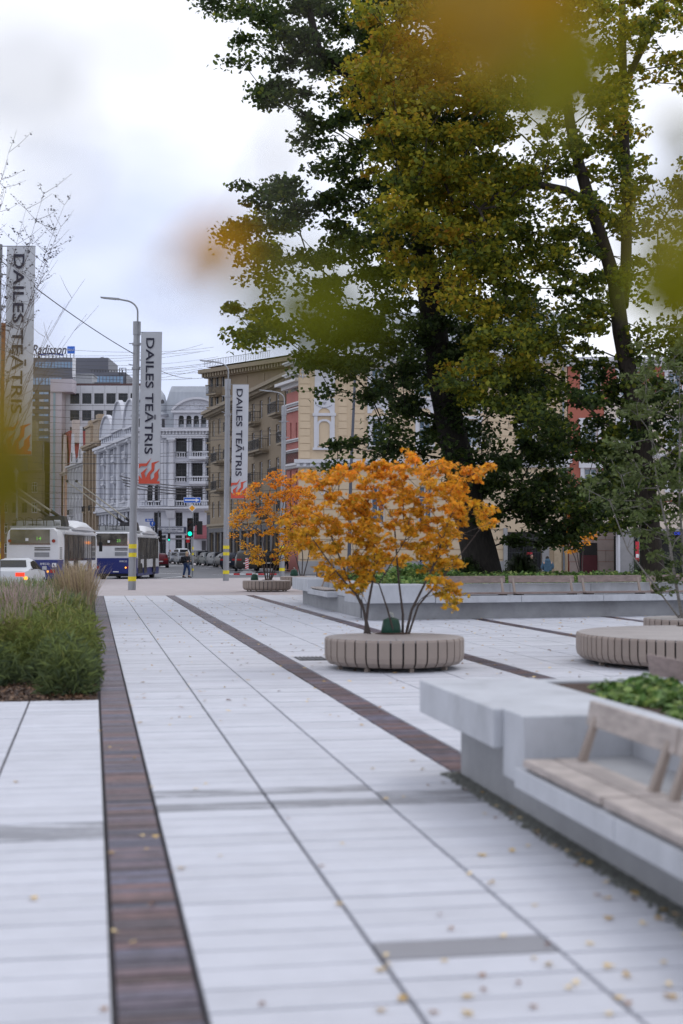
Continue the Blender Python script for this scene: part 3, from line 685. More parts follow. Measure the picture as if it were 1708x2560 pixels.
def facade(mb, x0, x1, z0, z1, ops, y=0.0, rev=0.25):
    """front wall with real openings; ops = (x centre, z sill, w, h, arch)"""
    xs = sorted(set([x0,x1]+[round(o[0]-o[2]/2,4) for o in ops]+[round(o[0]+o[2]/2,4) for o in ops]))
    zs = sorted(set([z0,z1]+[round(o[1],4) for o in ops]+[round(o[1]+o[3],4) for o in ops]))
    xs = [x for x in xs if x0-1e-6 <= x <= x1+1e-6]; zs = [z for z in zs if z0-1e-6 <= z <= z1+1e-6]
    for j in range(len(zs)-1):
        zc = (zs[j]+zs[j+1])/2; run = None
        for i in range(len(xs)-1):
            xc = (xs[i]+xs[i+1])/2
            hole = any(abs(xc-o[0]) < o[2]/2 and o[1] < zc < o[1]+o[3] for o in ops)
            if not hole:
                if run is None: run = xs[i]
            if (hole or i == len(xs)-2) and run is not None:
                e = xs[i] if hole else xs[i+1]; mb.quad((run,y,zs[j]),(e,y,zs[j]),(e,y,zs[j+1]),(run,y,zs[j+1])); run = None
    for o in ops:
        a, b, c, d = o[0]-o[2]/2, o[0]+o[2]/2, o[1], o[1]+o[3]
        mb.quad((a,y,c),(a,y,d),(a,y+rev,d),(a,y+rev,c)); mb.quad((b,y,c),(b,y+rev,c),(b,y+rev,d),(b,y,d))
        mb.quad((a,y,c),(a,y+rev,c),(b,y+rev,c),(b,y,c)); mb.quad((a,y,d),(b,y,d),(b,y+rev,d),(a,y+rev,d))
        if len(o) > 4 and o[4]:      # spandrels make the head round
            r = o[2]/2; n = 8; zc = d-r
            for sgn in (-1, 1):
                pts = [(o[0]+sgn*r*math.cos(q*math.pi/2/n), zc+r*math.sin(q*math.pi/2/n)) for q in range(n+1)]
                for q in range(n):
                    mb.poly([(o[0]+sgn*r,y+0.004,d),(pts[q][0],y+0.004,pts[q][1]),(pts[q+1][0],y+0.004,pts[q+1][1])])
    return mb
class Bld:
    def __init__(s, name, label, P, Q, H, mat, depth=12, cat='building', part='wall'):
        P = Vector((P[0],P[1],0)); Q = Vector((Q[0],Q[1],0)); d = Q-P; s.w = d.length; s.H = H; s.mat = mat; s.depth = depth
        s.t = thing(name, label, cat, P, math.atan2(d.y, d.x)); s.P = P; s.ax = d.normalized()
        s.ops = []; s.yoff = 0
    def win(s, x, z, w, h, arch=False, style='white', deep=0.0, proud=None):
        s.ops.append((x, z, w, h, arch)); 
        fm, pm = window_me(w, h, arch, style); y = 0.16+deep
        if fm:
            f = add('window', fm, parent=s.t, loc=(x, y, z)); add('pane', pm, parent=f)
        else: add('window', pm, parent=s.t, loc=(x, y, z))
        return s
    def close(s, z0=-0.1, rev=0.25):
        m = MB(); facade(m, 0, s.w, z0, s.H, s.ops, 0, rev); w, H, D = s.w, s.H, s.depth
        m.quad((0,0,z0),(0,D,z0),(0,D,H),(0,0,H)); m.quad((w,0,z0),(w,0,H),(w,D,H),(w,D,z0)); m.quad((0,D,z0),(w,D,z0),(w,D,H),(0,D,H)); m.quad((0,0,H),(w,0,H),(w,D,H),(0,D,H))
        m.quad((0.01,rev+1.5,z0),(w-0.01,rev+1.5,z0),(w-0.01,rev+1.5,H-0.05),(0.01,rev+1.5,H-0.05))
        me = bpy.data.meshes.new('wall'); me.from_pydata(m.v, [], m.f); me.materials.append(s.mat)
        add('wall', me, parent=s.t); return s
    def part(s, name, mb, mat, bevel=0, kind=None):
        o = add(name, mb.mesh(name, [mat], bevel=bevel), parent=s.t); 
        if kind: o['kind'] = kind
        return o
    def cornice(s, z, h=0.4, out=0.4, x0=None, x1=None, mat=None, dentil=False, name='cornice'):
        x0 = -out*0.6 if x0 is None else x0; x1 = s.w+out*0.6 if x1 is None else x1
        m = MB(); m.box(x0+out*.35, x1-out*.35, -out*0.45, -0.003, z-h*0.6, z); m.box(x0, x1, -out, -0.003, z+0.001, z+h*0.5); 
        if dentil:
            n = int((x1-x0)/0.5)
            for i in range(n): m.box(x0+out*.4+i*0.5, x0+out*.4+i*0.5+0.22, -out*0.8, -out*0.46, z-h*0.5, z-0.004)
        return s.part(name, m, mat or s.trim)
    trim = None
def gx(b, u, v=1376):
    """local x on the facade line where the sight line through column u meets it"""
    k = (u-CU)/F; P, d = b.P, b.ax
    return (k*P.y-P.x)/(d.x-k*d.y)
def gz(b, u, v):
    x = gx(b, u); Y = b.P.y+b.ax.y*x
    return W(u, v, Y).z
def balustrade(b, x0, x1, z, h, out=0.5, mat=None):
    mat = mat or b.trim
    t = MB(); t.box(x0, x1, -out, -out+0.22, z+h-0.18, z+h); t.box(x0, x1, -out, -out+0.22, z, z+0.15); b.part('balustrade', t, mat)
    n = max(2, int((x1-x0)/0.34)); m = MB()
    for i in range(n):
        x = x0+(x1-x0)*(i+0.5)/n; m.lathe([(0.05,z+0.15),(0.11,z+0.15+(h-0.33)*0.35),(0.045,z+0.15+(h-0.33)*0.7),(0.07,z+h-0.18)], 6, x, -out+0.11)
    b.part('baluster_row', m, mat)
def balcony(b, x0, x1, z, h=1.0, out=1.0, mat=None, rail='iron', slabm=None):
    m = MB(); m.box(x0, x1, -out, -0.003, z-0.18, z); m.box(x0+0.15, x1-0.15, -out*0.6, -0.003, z-0.36, z-0.185); b.part('balcony_slab', m, slabm or b.mat)
    if rail == 'iron':
        m = MB(); m.box(x0, x1, -out, -out+0.04, z+h-0.05, z+h); m.box(x0, x1, -out, -out+0.04, z+0.05, z+0.09)
        n = int((x1-x0)/0.16)
        for i in range(n+1): x = x0+0.02+(x1-x0-0.04)*i/n; m.box(x-0.013, x+0.013, -out+0.008, -out+0.032, z, z+h-0.05)
        for xx in (x0, x1-0.04):
            m.box(xx, xx+0.04, -out+0.045, -0.003, z+h-0.05, z+h)
            for q in range(5): m.box(xx+0.01, xx+0.03, -out+0.15+q*0.17, -out+0.17+q*0.17, z, z+h-0.05)
        b.part('balcony_rail', m, darkmetal)
    else: balustrade(b, x0, x1, z, h, out)
def column(b, x, z0, z1, r, y=-0.35, mat=None, n=14, cap=True):
    m = MB(); m.lathe([(r*1.25,z0),(r*1.25,z0+r*0.5),(r,z0+r*0.9),(r*1.02,(z0+z1)/2),(r*0.88,z1-r*1.6),(r*1.15,z1-r*1.2),(r*1.3,z1-r*0.6)], n, x, y)
    if cap: m.box(x-r*1.5, x+r*1.5, y-r*1.5, y+r*1.5, z1-r*0.6, z1)
    o = b.part('column', m, mat or b.trim); o.data.polygons.foreach_set('use_smooth',[True]*len(o.data.polygons))
    try: o.data.set_sharp_from_angle(angle=R(35))
    except Exception: pass

# ---------------- white palace on the corner (faces the square)
wp = M('pale_blue_white_render', (0.50,0.515,0.575), 0.75, 0.05, 1.0); wpt = M('white_stone_trim', (0.56,0.57,0.62), 0.7, 0.06, 2)
zinc = M('zinc_roof', (0.33,0.355,0.40), 0.4, 0.10, 0.8, metal=0.25, stretch=(1,1,0.4))
b = Bld('palace', 'white ornate palace on the street corner with loggias, giant columns and a metal mansard roof', (-30.8,215), (-17.2,215), 20.0, wp, 14, 'building'); b.trim = wpt
X = lambda u: gx(b, u); Z = lambda v: 1.7+(1376-v)*215/F
for (ua, ub, st) in ((438,466,0),(479,506,0),(516,541,0)):
    for (va, vb) in ((1096,1144),(1157,1205),(1218,1264)):
        b.ops.append(((X(ua)+X(ub))/2, Z(vb), X(ub)-X(ua), Z(va)-Z(vb), False))
        cx, w_, h_ = (X(ua)+X(ub))/2, X(ub)-X(ua), Z(va)-Z(vb)
        fm, pm = window_me(w_*0.9, h_*0.97, False, 'dark'); f = add('window', fm, parent=b.t, loc=(cx, 1.15, Z(vb))); add('pane', pm, parent=f)
for u in (356,375,393): b.win(X(u), Z(1264), 0.85, Z(1212)-Z(1264), True, 'dark')
for u in (393.5,447.5,488.5): b.win(X(u), Z(1316), 1.05, Z(1281)-Z(1316), False, 'dark')
for u in (407,447,470): b.win(X(u), Z(1392), 1.0, Z(1338)-Z(1392), False, 'dark')
for u in (365,385): 
    for (va, vb) in ((1100,1140),(1160,1200)): b.win(X(u), Z(vb), 0.8, Z(va)-Z(vb), False, 'dark')
b.close(rev=1.1)
for u in (473,): pass
for (va, vb) in ((1094,1129),(1155,1190),(1216,1251)):
    for u in (469.3,475.7,510.5,545): column(b, X(u), Z(vb), Z(va), 0.13)
for vb in (1144,1206,1266):
    balustrade(b, X(439), X(464), Z(vb), 0.9, 0.15)
    m = MB(); m.box(X(474), X(545), -1.15, -0.003, Z(vb)-0.25, Z(vb)-0.003); m.box(X(477), X(545), -0.8, -0.003, Z(vb)-0.5, Z(vb)-0.26); b.part('balcony_slab', m, wpt)
    balustrade(b, X(474), X(545), Z(vb), 0.92, 1.1)
for (ua, ub) in ((349,363),(368,382),(386,400)): balustrade(b, X(ua), X(ub), Z(1266), 0.85, 0.2)
for u in (347,365.5,384.3,402): column(b, X(u), Z(1251), Z(1222), 0.16, -0.18)
column(b, X(428.5), Z(1251), Z(1096), 0.42, -0.55, n=20)
column(b, X(559), Z(1251), Z(1096), 0.42, -0.55, n=20)
m = MB(); m.box(X(421), X(437), -1.1, -0.003, Z(1266), Z(1251.5)); b.part('column_pedestal', m, wpt, 0.02)
m = MB(); m.hexa([(X(418),-0.35,Z(1296)),(X(437),-0.35,Z(1296)),(X(437),-0.003,Z(1296)),(X(418),-0.003,Z(1296)),(X(415),-1.0,Z(1276)),(X(439),-1.0,Z(1276)),(X(439),-0.003,Z(1276)),(X(415),-0.003,Z(1276))]); b.part('scroll_bracket', m, wpt, 0.05)
b.cornice(Z(1272), 0.5, 1.25, dentil=False); b.cornice(Z(1078), 1.0, 0.95, dentil=True)
m = MB(); m.box(X(404), X(545), -0.62, -0.003, Z(1095), Z(1087.5)); b.part('entablature', m, wpt)
for u in (405,413): 
    m = MB(); m.box(X(u)-0.18, X(u)+0.18, -0.12, -0.003, Z(1264), Z(1100)); b.part('pilaster', m, wpt)
# ground floor band, sign, shopfront, awning
m = MB(); m.box(X(378), X(466), -0.16, -0.003, Z(1333.5), Z(1317)); sb = b.part('sign_board', m, M('shop_fascia',(0.04,0.05,0.09),0.5,0.1,2))
m = MB(); m.box(X(386), X(459.5), -0.22, -0.165, Z(1331), Z(1319)); add('sign_panel', m, M('sign_panel_grey',(0.42,0.43,0.47),0.5,0.05,2), sb)
tm = text_mesh('tasnādo : Cebas n ielsies Latvijā', X(455)-X(393.5), 0.42, 0.006, 0.004, M('sign_letters',(0.03,0.04,0.10)))
add('sign_lettering', tm, parent=sb, loc=(X(424), -0.235, Z(1323.8)), rot=(R(90),0,0))
tm = text_mesh('nsidamsu . Muzikas telpa tev ieteikts nac', X(445)-X(395), 0.16, 0.006, 0.0, MATS['sign_letters'])
add('sign_small_lettering', tm, parent=sb, loc=(X(420), -0.235, Z(1328.6)), rot=(R(90),0,0))
m = MB(); m.box(X(378), X(560), -0.1, -0.003, Z(1348.5), Z(1345.5)); b.part('shopfront_rail', m, M('grey_metal_trim',(0.25,0.25,0.28),0.5,0.1,2))
m = MB(); m.box(X(386), X(500), -0.08, -0.003, -0.1, 0.9); b.part('stall_riser', m, M('dark_stone_plinth',(0.06,0.065,0.08),0.6,0.2,2))
awm = M('maroon_awning', (0.24,0.07,0.085), 0.7, 0.1, 3)
m = MB(); n = 8
for i in range(n):
    a0, a1 = i/n*math.pi/2, (i+1)/n*math.pi/2
    y0, z0, y1, z1 = -3.0*math.cos(a0)*0.9-0.1, Z(1347)+2.3*math.sin(a0)*0.9, -3.0*math.cos(a1)*0.9-0.1, Z(1347)+2.3*math.sin(a1)*0.9
    m.quad((X(490),y0,z0),(X(545),y0,z0),(X(545),y1,z1),(X(490),y1,z1))
o = b.part('awning', m, awm)
m = MB()
for k in (0,):
    pts = [(X(490),-2.8,Z(1347))]+[(X(490), -3.0*math.cos(i/n*math.pi/2)*0.9-0.1, Z(1347)+2.3*math.sin(i/n*math.pi/2)*0.9) for i in range(n+1)]+[(X(490),-0.1,Z(1347))]
    m.poly(pts)
b.part('awning_side', m, awm)
m = MB(); m.box(X(519), X(536), -0.12, -0.003, 0.0, Z(1349)); b.part('red_door', m, M('dark_red_paint',(0.11,0.012,0.022),0.5,0.1,2))
m = MB(); m.box(X(505), X(515), -0.1, -0.003, 0.0, Z(1352)); b.part('shop_door', m, frameb)
# attic storey with arches + segmental pediment
m = MB(); ops = [(X(u), Z(1068)-0.05, 0.80, 1.85, True) for u in (453,472,490.5,509,527)]
facade(m, X(434), X(548), Z(1073), Z(1026), ops, -0.25, 0.8); m.quad((X(434),0.6,Z(1073)),(X(548),0.6,Z(1073)),(X(548),0.6,Z(1030)),(X(434),0.6,Z(1030)))
m.quad((X(434),-0.25,Z(1073)),(X(434),0.6,Z(1073)),(X(434),0.6,Z(1026)),(X(434),-0.25,Z(1026)))
b.part('attic_wall', m, wp)
for u in (453,472,490.5,509,527):
    f = add('window', window_me(0.8,1.85,True,'dark')[0], parent=b.t, loc=(X(u),0.4,Z(1068)-0.05)); add('pane', window_me(0.8,1.85,True,'dark')[1], parent=f)
for u in (443.5,462.5,481.2,499.8,518,536.5): column(b, X(u), Z(1068), Z(1046), 0.12, -0.42, n=8)
def arcpts(xc, r, zc, a0, a1, n): return [(xc+r*math.cos(a0+(a1-a0)*i/n), zc+r*math.sin(a0+(a1-a0)*i/n)) for i in range(n+1)]
xl, xr, zb, zt = X(433), X(552), Z(1026), Z(998); ch = (xr-xl)/2; hh = zt-zb; r = (ch*ch+hh*hh)/(2*hh); xc = (xl+xr)/2; zc = zt-r; a = math.asin(ch/r)
P_ = arcpts(xc, r, zc, math.pi/2+a, math.pi/2-a, 16)
m = MB(); m.prism(P_, 0.7, 'y', -0.25); b.part('pediment', m, wp)
m = MB(); q = arcpts(xc, r+0.32, zc, math.pi/2+a, math.pi/2-a, 16)
for i in range(16):
    (x0,z0),(x1,z1),(x2,z2),(x3,z3) = P_[i],P_[i+1],q[i+1],q[i]
    m.hexa([(x0,-0.75,z0),(x1,-0.75,z1),(x1,0.3,z1),(x0,0.3,z0),(x3,-0.75,z3),(x2,-0.75,z2),(x2,0.3,z2),(x3,0.3,z3)])
m.box(xl-0.3, xr+0.3, -0.75, -0.26, zb-0.35, zb-0.01); b.part('pediment_moulding', m, wpt)
m = MB()
for i in range(26):
    a_ = random.uniform(-1,1); x = xc+a_*ch*0.8; zz = zb+0.35+random.random()*max(0.05,(hh*(1-a_*a_)-0.75)); m.lathe([(0,zz-0.16),(0.15,zz),(0,zz+0.16)], 6, x, -0.28)
b.part('relief_ornament', m, wpt)
# mansard
m = MB(); xs0, xs1 = X(397), X(560); prof = [(0.35,Z(1070)),(0.6,Z(1040)),(1.3,Z(1005)),(2.2,Z(975)),(3.4,Z(958)),(10,Z(953))]
for i in range(len(prof)-1):
    (y0,z0),(y1,z1) = prof[i],prof[i+1]; s0, s1 = (z0-prof[0][1])*0.22, (z1-prof[0][1])*0.22
    m.quad((xs0+s0,y0,z0),(xs1,y0,z0),(xs1,y1,z1),(xs0+s1,y1,z1)); m.quad((xs0+s0,y0,z0),(xs0+s1,y1,z1),(xs0+s1,13,z1),(xs0+s0,13,z0))
b.part('mansard_roof', m, zinc)
m = MB()
for i in range(16):
    x = xs0+2.0+i*0.62
    for k in range(len(prof)-2):
        (y0,z0),(y1,z1) = prof[k],prof[k+1]
        if i*0.62+0.1 > 0: m.hexa([(x,y0-.05,z0),(x+.06,y0-.05,z0),(x+.06,y0+.02,z0),(x,y0+.02,z0),(x,y1-.05,z1),(x+.06,y1-.05,z1),(x+.06,y1+.02,z1),(x,y1+.02,z1)])
b.part('roof_seam', m, zinc)
# corner dome turret behind the banner
m = MB(); xc_, r_ = X(372), 2.7; yc_ = 1.6
m.lathe([(r_,20.0),(r_,Z(1040)),(r_*1.12,Z(1038)),(r_*1.12,Z(1034)),(r_*0.98,Z(1030)),(r_*0.95,Z(1010)),(r_*0.82,Z(985)),(r_*0.55,Z(968)),(0.2,Z(962))], 24, xc_, yc_)
o = b.part('corner_dome', m, zinc); o.data.polygons.foreach_set('use_smooth',[True]*len(o.data.polygons)); o.data.set_sharp_from_angle(angle=R(30))
m = MB(); m.lathe([(r_+0.05,20.0),(r_+0.05,Z(1041)),(r_*1.14+.05,Z(1037.5))], 24, xc_, yc_); b.part('turret_drum', m, wp)
for k in range(-2,3):
    a_ = -math.pi/2+k*0.45; m = MB(); m.lathe([(0,0),(0.26,0),(0.26,0.02),(0,0.03)],12); m.box(-0.3,0.3,-0.05,0.05,-1.0,0.1)
    mm = MB(); mm.box(-0.28,0.28,-0.04,0.04,0,1.3); o = add('window', mm, frameb, b.t, loc=(xc_+(r_+0.04)*math.cos(a_), yc_+(r_+0.04)*math.sin(a_), Z(1068)), rot=(0,0,a_+math.pi/2))
    m2 = MB(); m2.lathe([(0.0,0),(0.32,0.0),(0.32,0.05)],12); oo = add('dormer_eye', m2, frameb, b.t, loc=(xc_+(r_*0.95)*math.cos(a_), yc_+(r_*0.95)*math.sin(a_), Z(1003)), rot=(R(80),0,a_+math.pi/2))
m = MB(); m.box(X(395), X(398), -0.15, -0.02, 0.5, 19.8); b.part('downpipe', m, M('grey_pipe',(0.2,0.21,0.24)))
# rooftop structure of a building behind
bb = Bld('roof_block', 'beige roof block with antenna rising behind the palace roof', (-25.0,260), (-15.5,260), W(0,962,260).z, M('beige_render',(0.36,0.32,0.27),0.8,0.08,1), 8); bb.close()
m = MB(); m.box(2.3,4.0,0,1.5,bb.H,bb.H+2.6); m.box(0.5,1.2,0,1,bb.H,bb.H+1.2); bb.part('chimney', m, bb.mat)
m = MB(); m.tube([(7.3,1,bb.H),(7.3,1,bb.H+8)],0.05,5); bb.part('antenna', m, darkmetal)

# ---------------- the row receding down the side street
def row(P, Q): return Vector(P), Vector(Q)
S0 = Vector((-30.8,215.05,0)); SD = Vector((-0.335,0.942,0)).normalized()
def at_k(u):
    k = (u-CU)/F; return (k*S0.y-S0.x)/(SD.x-k*SD.y)
def rowb(name, label, u0, u1, H, mat, trim):
    k0, k1 = at_k(u0), at_k(u1); P = S0+SD*k1; Q = S0+SD*k0
    b = Bld(name, label, P, Q, H, mat, 14, 'building'); b.trim = trim; return b
# white palace wing with three gables
b = rowb('palace_wing', 'white ornate wing with three curved gables receding left of the corner palace', 345.5, 247, 19.6, wp, wpt)
w_ = b.w; bays = [w_*(i+0.5)/11 for i in range(11)]
for i, x in enumerate(bays):
    wide = i in (2,5,8)
    for z, h in ((5.6,2.2),(9.4,2.5),(12.9,2.5),(16.3,2.2),(0.8,3.0)): b.win(x, z, 1.5 if wide else 0.95, h, z < 4, 'dark')
b.close(rev=0.3)
for i in range(12):
    x = w_*i/11; m = MB(); m.box(x-0.22 if i else x, x+0.22 if i < 11 else x, -0.32, -0.003, 8.2, 18.7); b.part('pilaster', m, wpt)
for i in (2,5,8):
    for z in (9.3,12.8,16.2): balcony(b, bays[i]-1.2, bays[i]+1.2, z, 0.95, 0.9, rail='stone', slabm=wpt)
for i in (0,3,6,9): column(b, bays[i]+w_/22, 8.3, 18.7, 0.42, -0.6)
b.cornice(8.1, 0.6, 0.9); b.cornice(18.9, 0.9, 1.1, dentil=True); b.cornice(4.6, 0.3, 0.3)
balustrade(b, 0.2, w_-0.2, 8.45, 0.9, 0.75)
for (ua, ub, v0, hh_) in ((345,315,1000,7.0),(313,287,1004,6.8),(284,256,1041,5.2)):
    xa, xb = gx(b, ub), gx(b, ua); zb_ = 19.4; zt_ = gz(b, (ua+ub)/2, v0); r = (xb-xa)/2; zc_ = zt_-min(r, zt_-zb_-1.5)
    m = MB(); n = 5; ops = [((xa+xb)/2+(q-2)*(r*2-1.2)/5, 19.9, (r*2-1.2)/5*0.5, 1.7, True) for q in range(5)]
    facade(m, xa, xb, zb_, zc_, ops, -0.3, 0.3)
    m.quad((xa,0.3,zb_),(xb,0.3,zb_),(xb,0.3,zc_),(xa,0.3,zc_)); m.quad((xa,-0.3,zb_),(xa,2.5,zb_),(xa,2.5,zc_),(xa,-0.3,zc_)); m.quad((xb,-0.3,zb_),(xb,2.5,zb_),(xb,2.5,zc_),(xb,-0.3,zc_))
    b.part('gable_wall', m, wp)
    pts = [((xa+xb)/2+r*math.cos(math.pi-math.pi*i/14), zc_+(zt_-zc_)*math.sin(math.pi*i/14)) for i in range(15)]
    m = MB(); m.prism(pts, 0.5, 'y', -0.3); b.part('gable_top', m, wp)
    m = MB(); m.prism([(px, pz-0.05) for px, pz in pts], 5.5, 'y', 0.21); b.part('gable_roof', m, zinc)
    m = MB(); P_ = pts; q = [((xa+xb)/2+(r+0.25)*math.cos(math.pi-math.pi*i/14), zc_+(zt_-zc_+0.25)*math.sin(math.pi*i/14)) for i in range(15)]
    for i in range(14):
        (x0,z0),(x1,z1),(x2,z2),(x3,z3) = P_[i],P_[i+1],q[i+1],q[i]
        m.hexa([(x0,-0.6,z0),(x1,-0.6,z1),(x1,0.1,z1),(x0,0.1,z0),(x3,-0.6,z3),(x2,-0.6,z2),(x2,0.1,z2),(x3,0.1,z3)])
    m.box(xa-0.2, xb+0.2, -0.6, -0.31, zc_-0.3, zc_-0.005); b.part('gable_moulding', m, wpt)
m = MB(); m.prism([(0,19.5),(0,19.5)],1) if False else None
m = MB(); m.quad((0,0.6,19.5),(w_,0.6,19.5),(w_,3,23.2),(0,3,23.2)); m.quad((0,3,23.2),(w_,3,23.2),(w_,14,24),(0,14,24)); m.poly([(0,0.6,19.5),(0,3,23.2),(0,14,24),(0,14,19.5)]); b.part('mansard_roof', m, zinc)
# brown stone house
br = M('brown_stone', (0.27,0.205,0.15), 0.8, 0.2, 1.2, spots=0.3); brt = M('tan_stone_trim', (0.33,0.26,0.19), 0.75, 0.15, 2)
b = rowb('town_house', 'soot stained tan stone house with two parapet turrets in the side street', 246.5, 213, 20.6, br, brt)
for i in range(4):
    x = b.w*(i+0.5)/4
    for z, h in ((0.7,2.8),(5.2,2.4),(8.8,2.4),(12.2,2.2),(15.6,2.1)): b.win(x, z, 1.3, h, False, 'dark')
b.close()
for x in (0.4, b.w*0.25, b.w*0.5, b.w*0.75, b.w-0.4): m = MB(); m.box(x-0.35,x+0.35,-0.5,-0.003,4.6,19.6); b.part('pilaster', m, brt)
for i in (0,2): balcony(b, b.w*(i+0.5)/4-1, b.w*(i+0.5)/4+1, 8.7, 1.0, 0.8, rail='iron', slabm=brt)
b.cornice(4.4,0.4,0.5); b.cornice(20.3,0.8,0.9,dentil=True)
for f0, f1, h in ((0.02,0.4,3.2),(0.62,0.98,3.6)):
    m = MB(); m.box(b.w*f0,b.w*f1,-0.1,1.6,20.75,20.7+h); m.box(b.w*f0-.2,b.w*f1+.2,-0.35,1.8,20.71+h,21.1+h); m.box(b.w*(f0+.1),b.w*(f1-.1),0.1,1.2,21.11+h,22.0+h); b.part('parapet_turret', m, brt, 0.05)
# grey-white house with two pointed gables
gw = M('grey_white_render', (0.45,0.45,0.475), 0.8, 0.08, 1.2); gwt = M('light_grey_trim', (0.5,0.5,0.53), 0.7, 0.06, 2); slate = M('blue_grey_slate', (0.19,0.22,0.27), 0.6, 0.2, 1.5)
b = rowb('town_house', 'grey white house with two pointed gables in the side street', 212.5, 171, 18.0, gw, gwt)
for i in range(5):
    x = b.w*(i+0.5)/5
    for z, h in ((0.7,2.8),(5.0,2.4),(8.6,2.4),(12.0,2.3),(15.0,1.9)): b.win(x, z, 1.2, h, False, 'dark')
b.close()
for i in range(6): x = b.w*i/5; m = MB(); m.box(max(0,x-.2),min(b.w,x+.2),-0.25,-0.003,4.6,17.4); b.part('pilaster', m, gwt)
b.cornice(4.4,0.35,0.4); b.cornice(17.8,0.6,0.7); balcony(b, b.w*0.3-1.3, b.w*0.3+1.3, 8.5, 1.0, 1.0, rail='iron', slabm=gwt)
for f, h in ((0.22,6.2),(0.72,6.8)):
    xc = b.w*f; m = MB(); m.prism([(xc-2.6,18.15),(xc-2.2,19.6),(xc-1.1,21),(xc-0.4,18.1+h),(xc+0.4,18.1+h),(xc+1.1,21),(xc+2.2,19.6),(xc+2.6,18.15)],0.4,'y',-0.1); b.part('gable', m, gwt)
    mm = MB(); mm.box(xc-.5,xc+.5,-0.14,-0.105,18.9,20.6); b.part('gable_window', mm, frameb)
m = MB(); m.quad((0,0.35,18.3),(b.w,0.35,18.3),(b.w,3.8,22.6),(0,3.8,22.6)); m.quad((0,3.8,22.6),(b.w,3.8,22.6),(b.w,14,23),(0,14,23)); b.part('slate_roof', m, slate)
# salmon house with red roof
sal = M('salmon_render', (0.50,0.29,0.21), 0.8, 0.1, 1.2); salt = M('cream_pink_trim', (0.5,0.42,0.38), 0.75, 0.08, 2); redroof = M('red_tile_roof', (0.27,0.055,0.05), 0.7, 0.2, 3, 0.3, 12)
b = rowb('town_house', 'salmon pink house with steep red tiled roof at the far end of the side street', 170.5, 137, 17.2, sal, salt)
for i in range(4):
    x = b.w*(i+0.5)/4
    for z, h in ((0.7,2.8),(5.0,2.3),(8.4,2.3),(11.7,2.2),(14.6,1.8)): b.win(x, z, 1.2, h, False, 'white')
b.close()
for i in range(5): x = b.w*i/4; m = MB(); m.box(max(0,x-.4),min(b.w,x+.4),-0.25,-0.003,0,16.8); b.part('pilaster', m, salt)
b.cornice(4.4,0.35,0.4); b.cornice(17.0,0.6,0.7)
xc = b.w*0.28; m = MB(); m.prism([(xc-2.8,17.3),(xc-2.5,19.5),(xc-1.4,20.6),(xc-1.0,23.2),(xc+1.0,23.2),(xc+1.4,20.6),(xc+2.5,19.5),(xc+2.8,17.3)],0.4,'y',-0.1); b.part('gable', m, salt)
xc = b.w*0.70; m = MB(); m.prism([(xc-1.9,17.3),(xc-1.7,21.5),(xc-0.5,24.8),(xc+0.5,24.8),(xc+1.7,21.5),(xc+1.9,17.3)],0.4,'y',-0.1); b.part('gable', m, salt)
m = MB(); m.prism([(-0.2,17.3),(b.w+0.2,17.3),(b.w*0.85,25.5),(b.w*0.15,25.5)],8,'y',0.6); b.part('tile_roof', m, redroof)
m = MB(); m.box(b.w*.1,b.w*.22,2,3.2,24,28.2); m.box(b.w*.85,b.w*.95,1,2.4,23,27.5); b.part('chimney', m, salt)

# ---------------- bronze glass block, brown block, beige block at far left
bz = M('bronze_glass', (0.085,0.06,0.04), 0.15, 0.5, 0.4, spec=0.7)
P = W(104,1376,292); Q = W(146,1376,300)
b = Bld('glass_block', 'bronze glass block with pale vertical fins at the left end of the side street', (P.x,P.y), (Q.x,Q.y), W(0,1102,292).z, bz, 8)
b.close(); m = MB(); n = 15
for i in range(n+1): x = b.w*i/n; m.box(x-0.05,x+0.05,-0.2,-0.003,0,b.H)
b.part('facade_fins', m, frameb); m = MB(); m.box(b.w*.42,b.w*.56,-0.1,-0.003,9,b.H-0.4); m.box(0.05,0.3,-0.3,-0.21,0,b.H); b.part('pale_glazing_strip', m, M('pale_glazing',(0.35,0.38,0.45),0.3,0.3,0.5))
for k in range(7): m = MB(); m.box(0,b.w,-0.12,-0.003,k*3.3+2.9,k*3.3+3.1); b.part('floor_band', m, M('bronze_band',(0.05,0.035,0.025),0.5))
beb = M('beige_block_render', (0.22,0.18,0.14), 0.85, 0.15, 1)
P = W(58,1376,238); Q = W(103,1376,238)
b = Bld('apartment_block', 'brownish beige block with small windows between the nearest banner and the glass block', (P.x-9,P.y), (Q.x,Q.y), W(0,1176,238).z, beb, 2.5); b.trim = beb
for i in range(7):
    for z in (1.2,4.6,8.0,11.4): b.win(0.9+i*1.65, z, 0.9, 1.7, False, 'dark' if i % 3 else 'white')
b.close(); b.cornice(b.H,0.5,0.5)
b2 = Bld('narrow_block', 'narrow concrete block above the beige block beside the hotel tower', (W(78,0,300).x,300),(W(97,0,300).x,300), W(0,1053,300).z, M('dull_concrete',(0.26,0.245,0.22),0.8,0.12,0.8), 2); b2.close(); b2.trim=b2.mat
for k in range(6): b2.cornice(b2.H-k*1.9,0.2,0.15)
brick = M('orange_brown_brick', (0.27,0.11,0.055), 0.85, 0.2, 2, 0.3, 30)
P = W(-220,1376,105); Q = W(11,1376,112)
b = Bld('brick_building', 'orange brown building slice at the left edge behind the nearest banner', (P.x,P.y),(Q.x,Q.y), W(0,803,110).z, brick, 14); b.trim = brick
for i in range(4):
    for z in (1.2,4.7,8.2,11.7,14.8): b.win(0.9+i*1.7, z, 0.95, 1.8, False, 'dark')
b.close(); b.cornice(b.H-0.1,0.4,0.3)
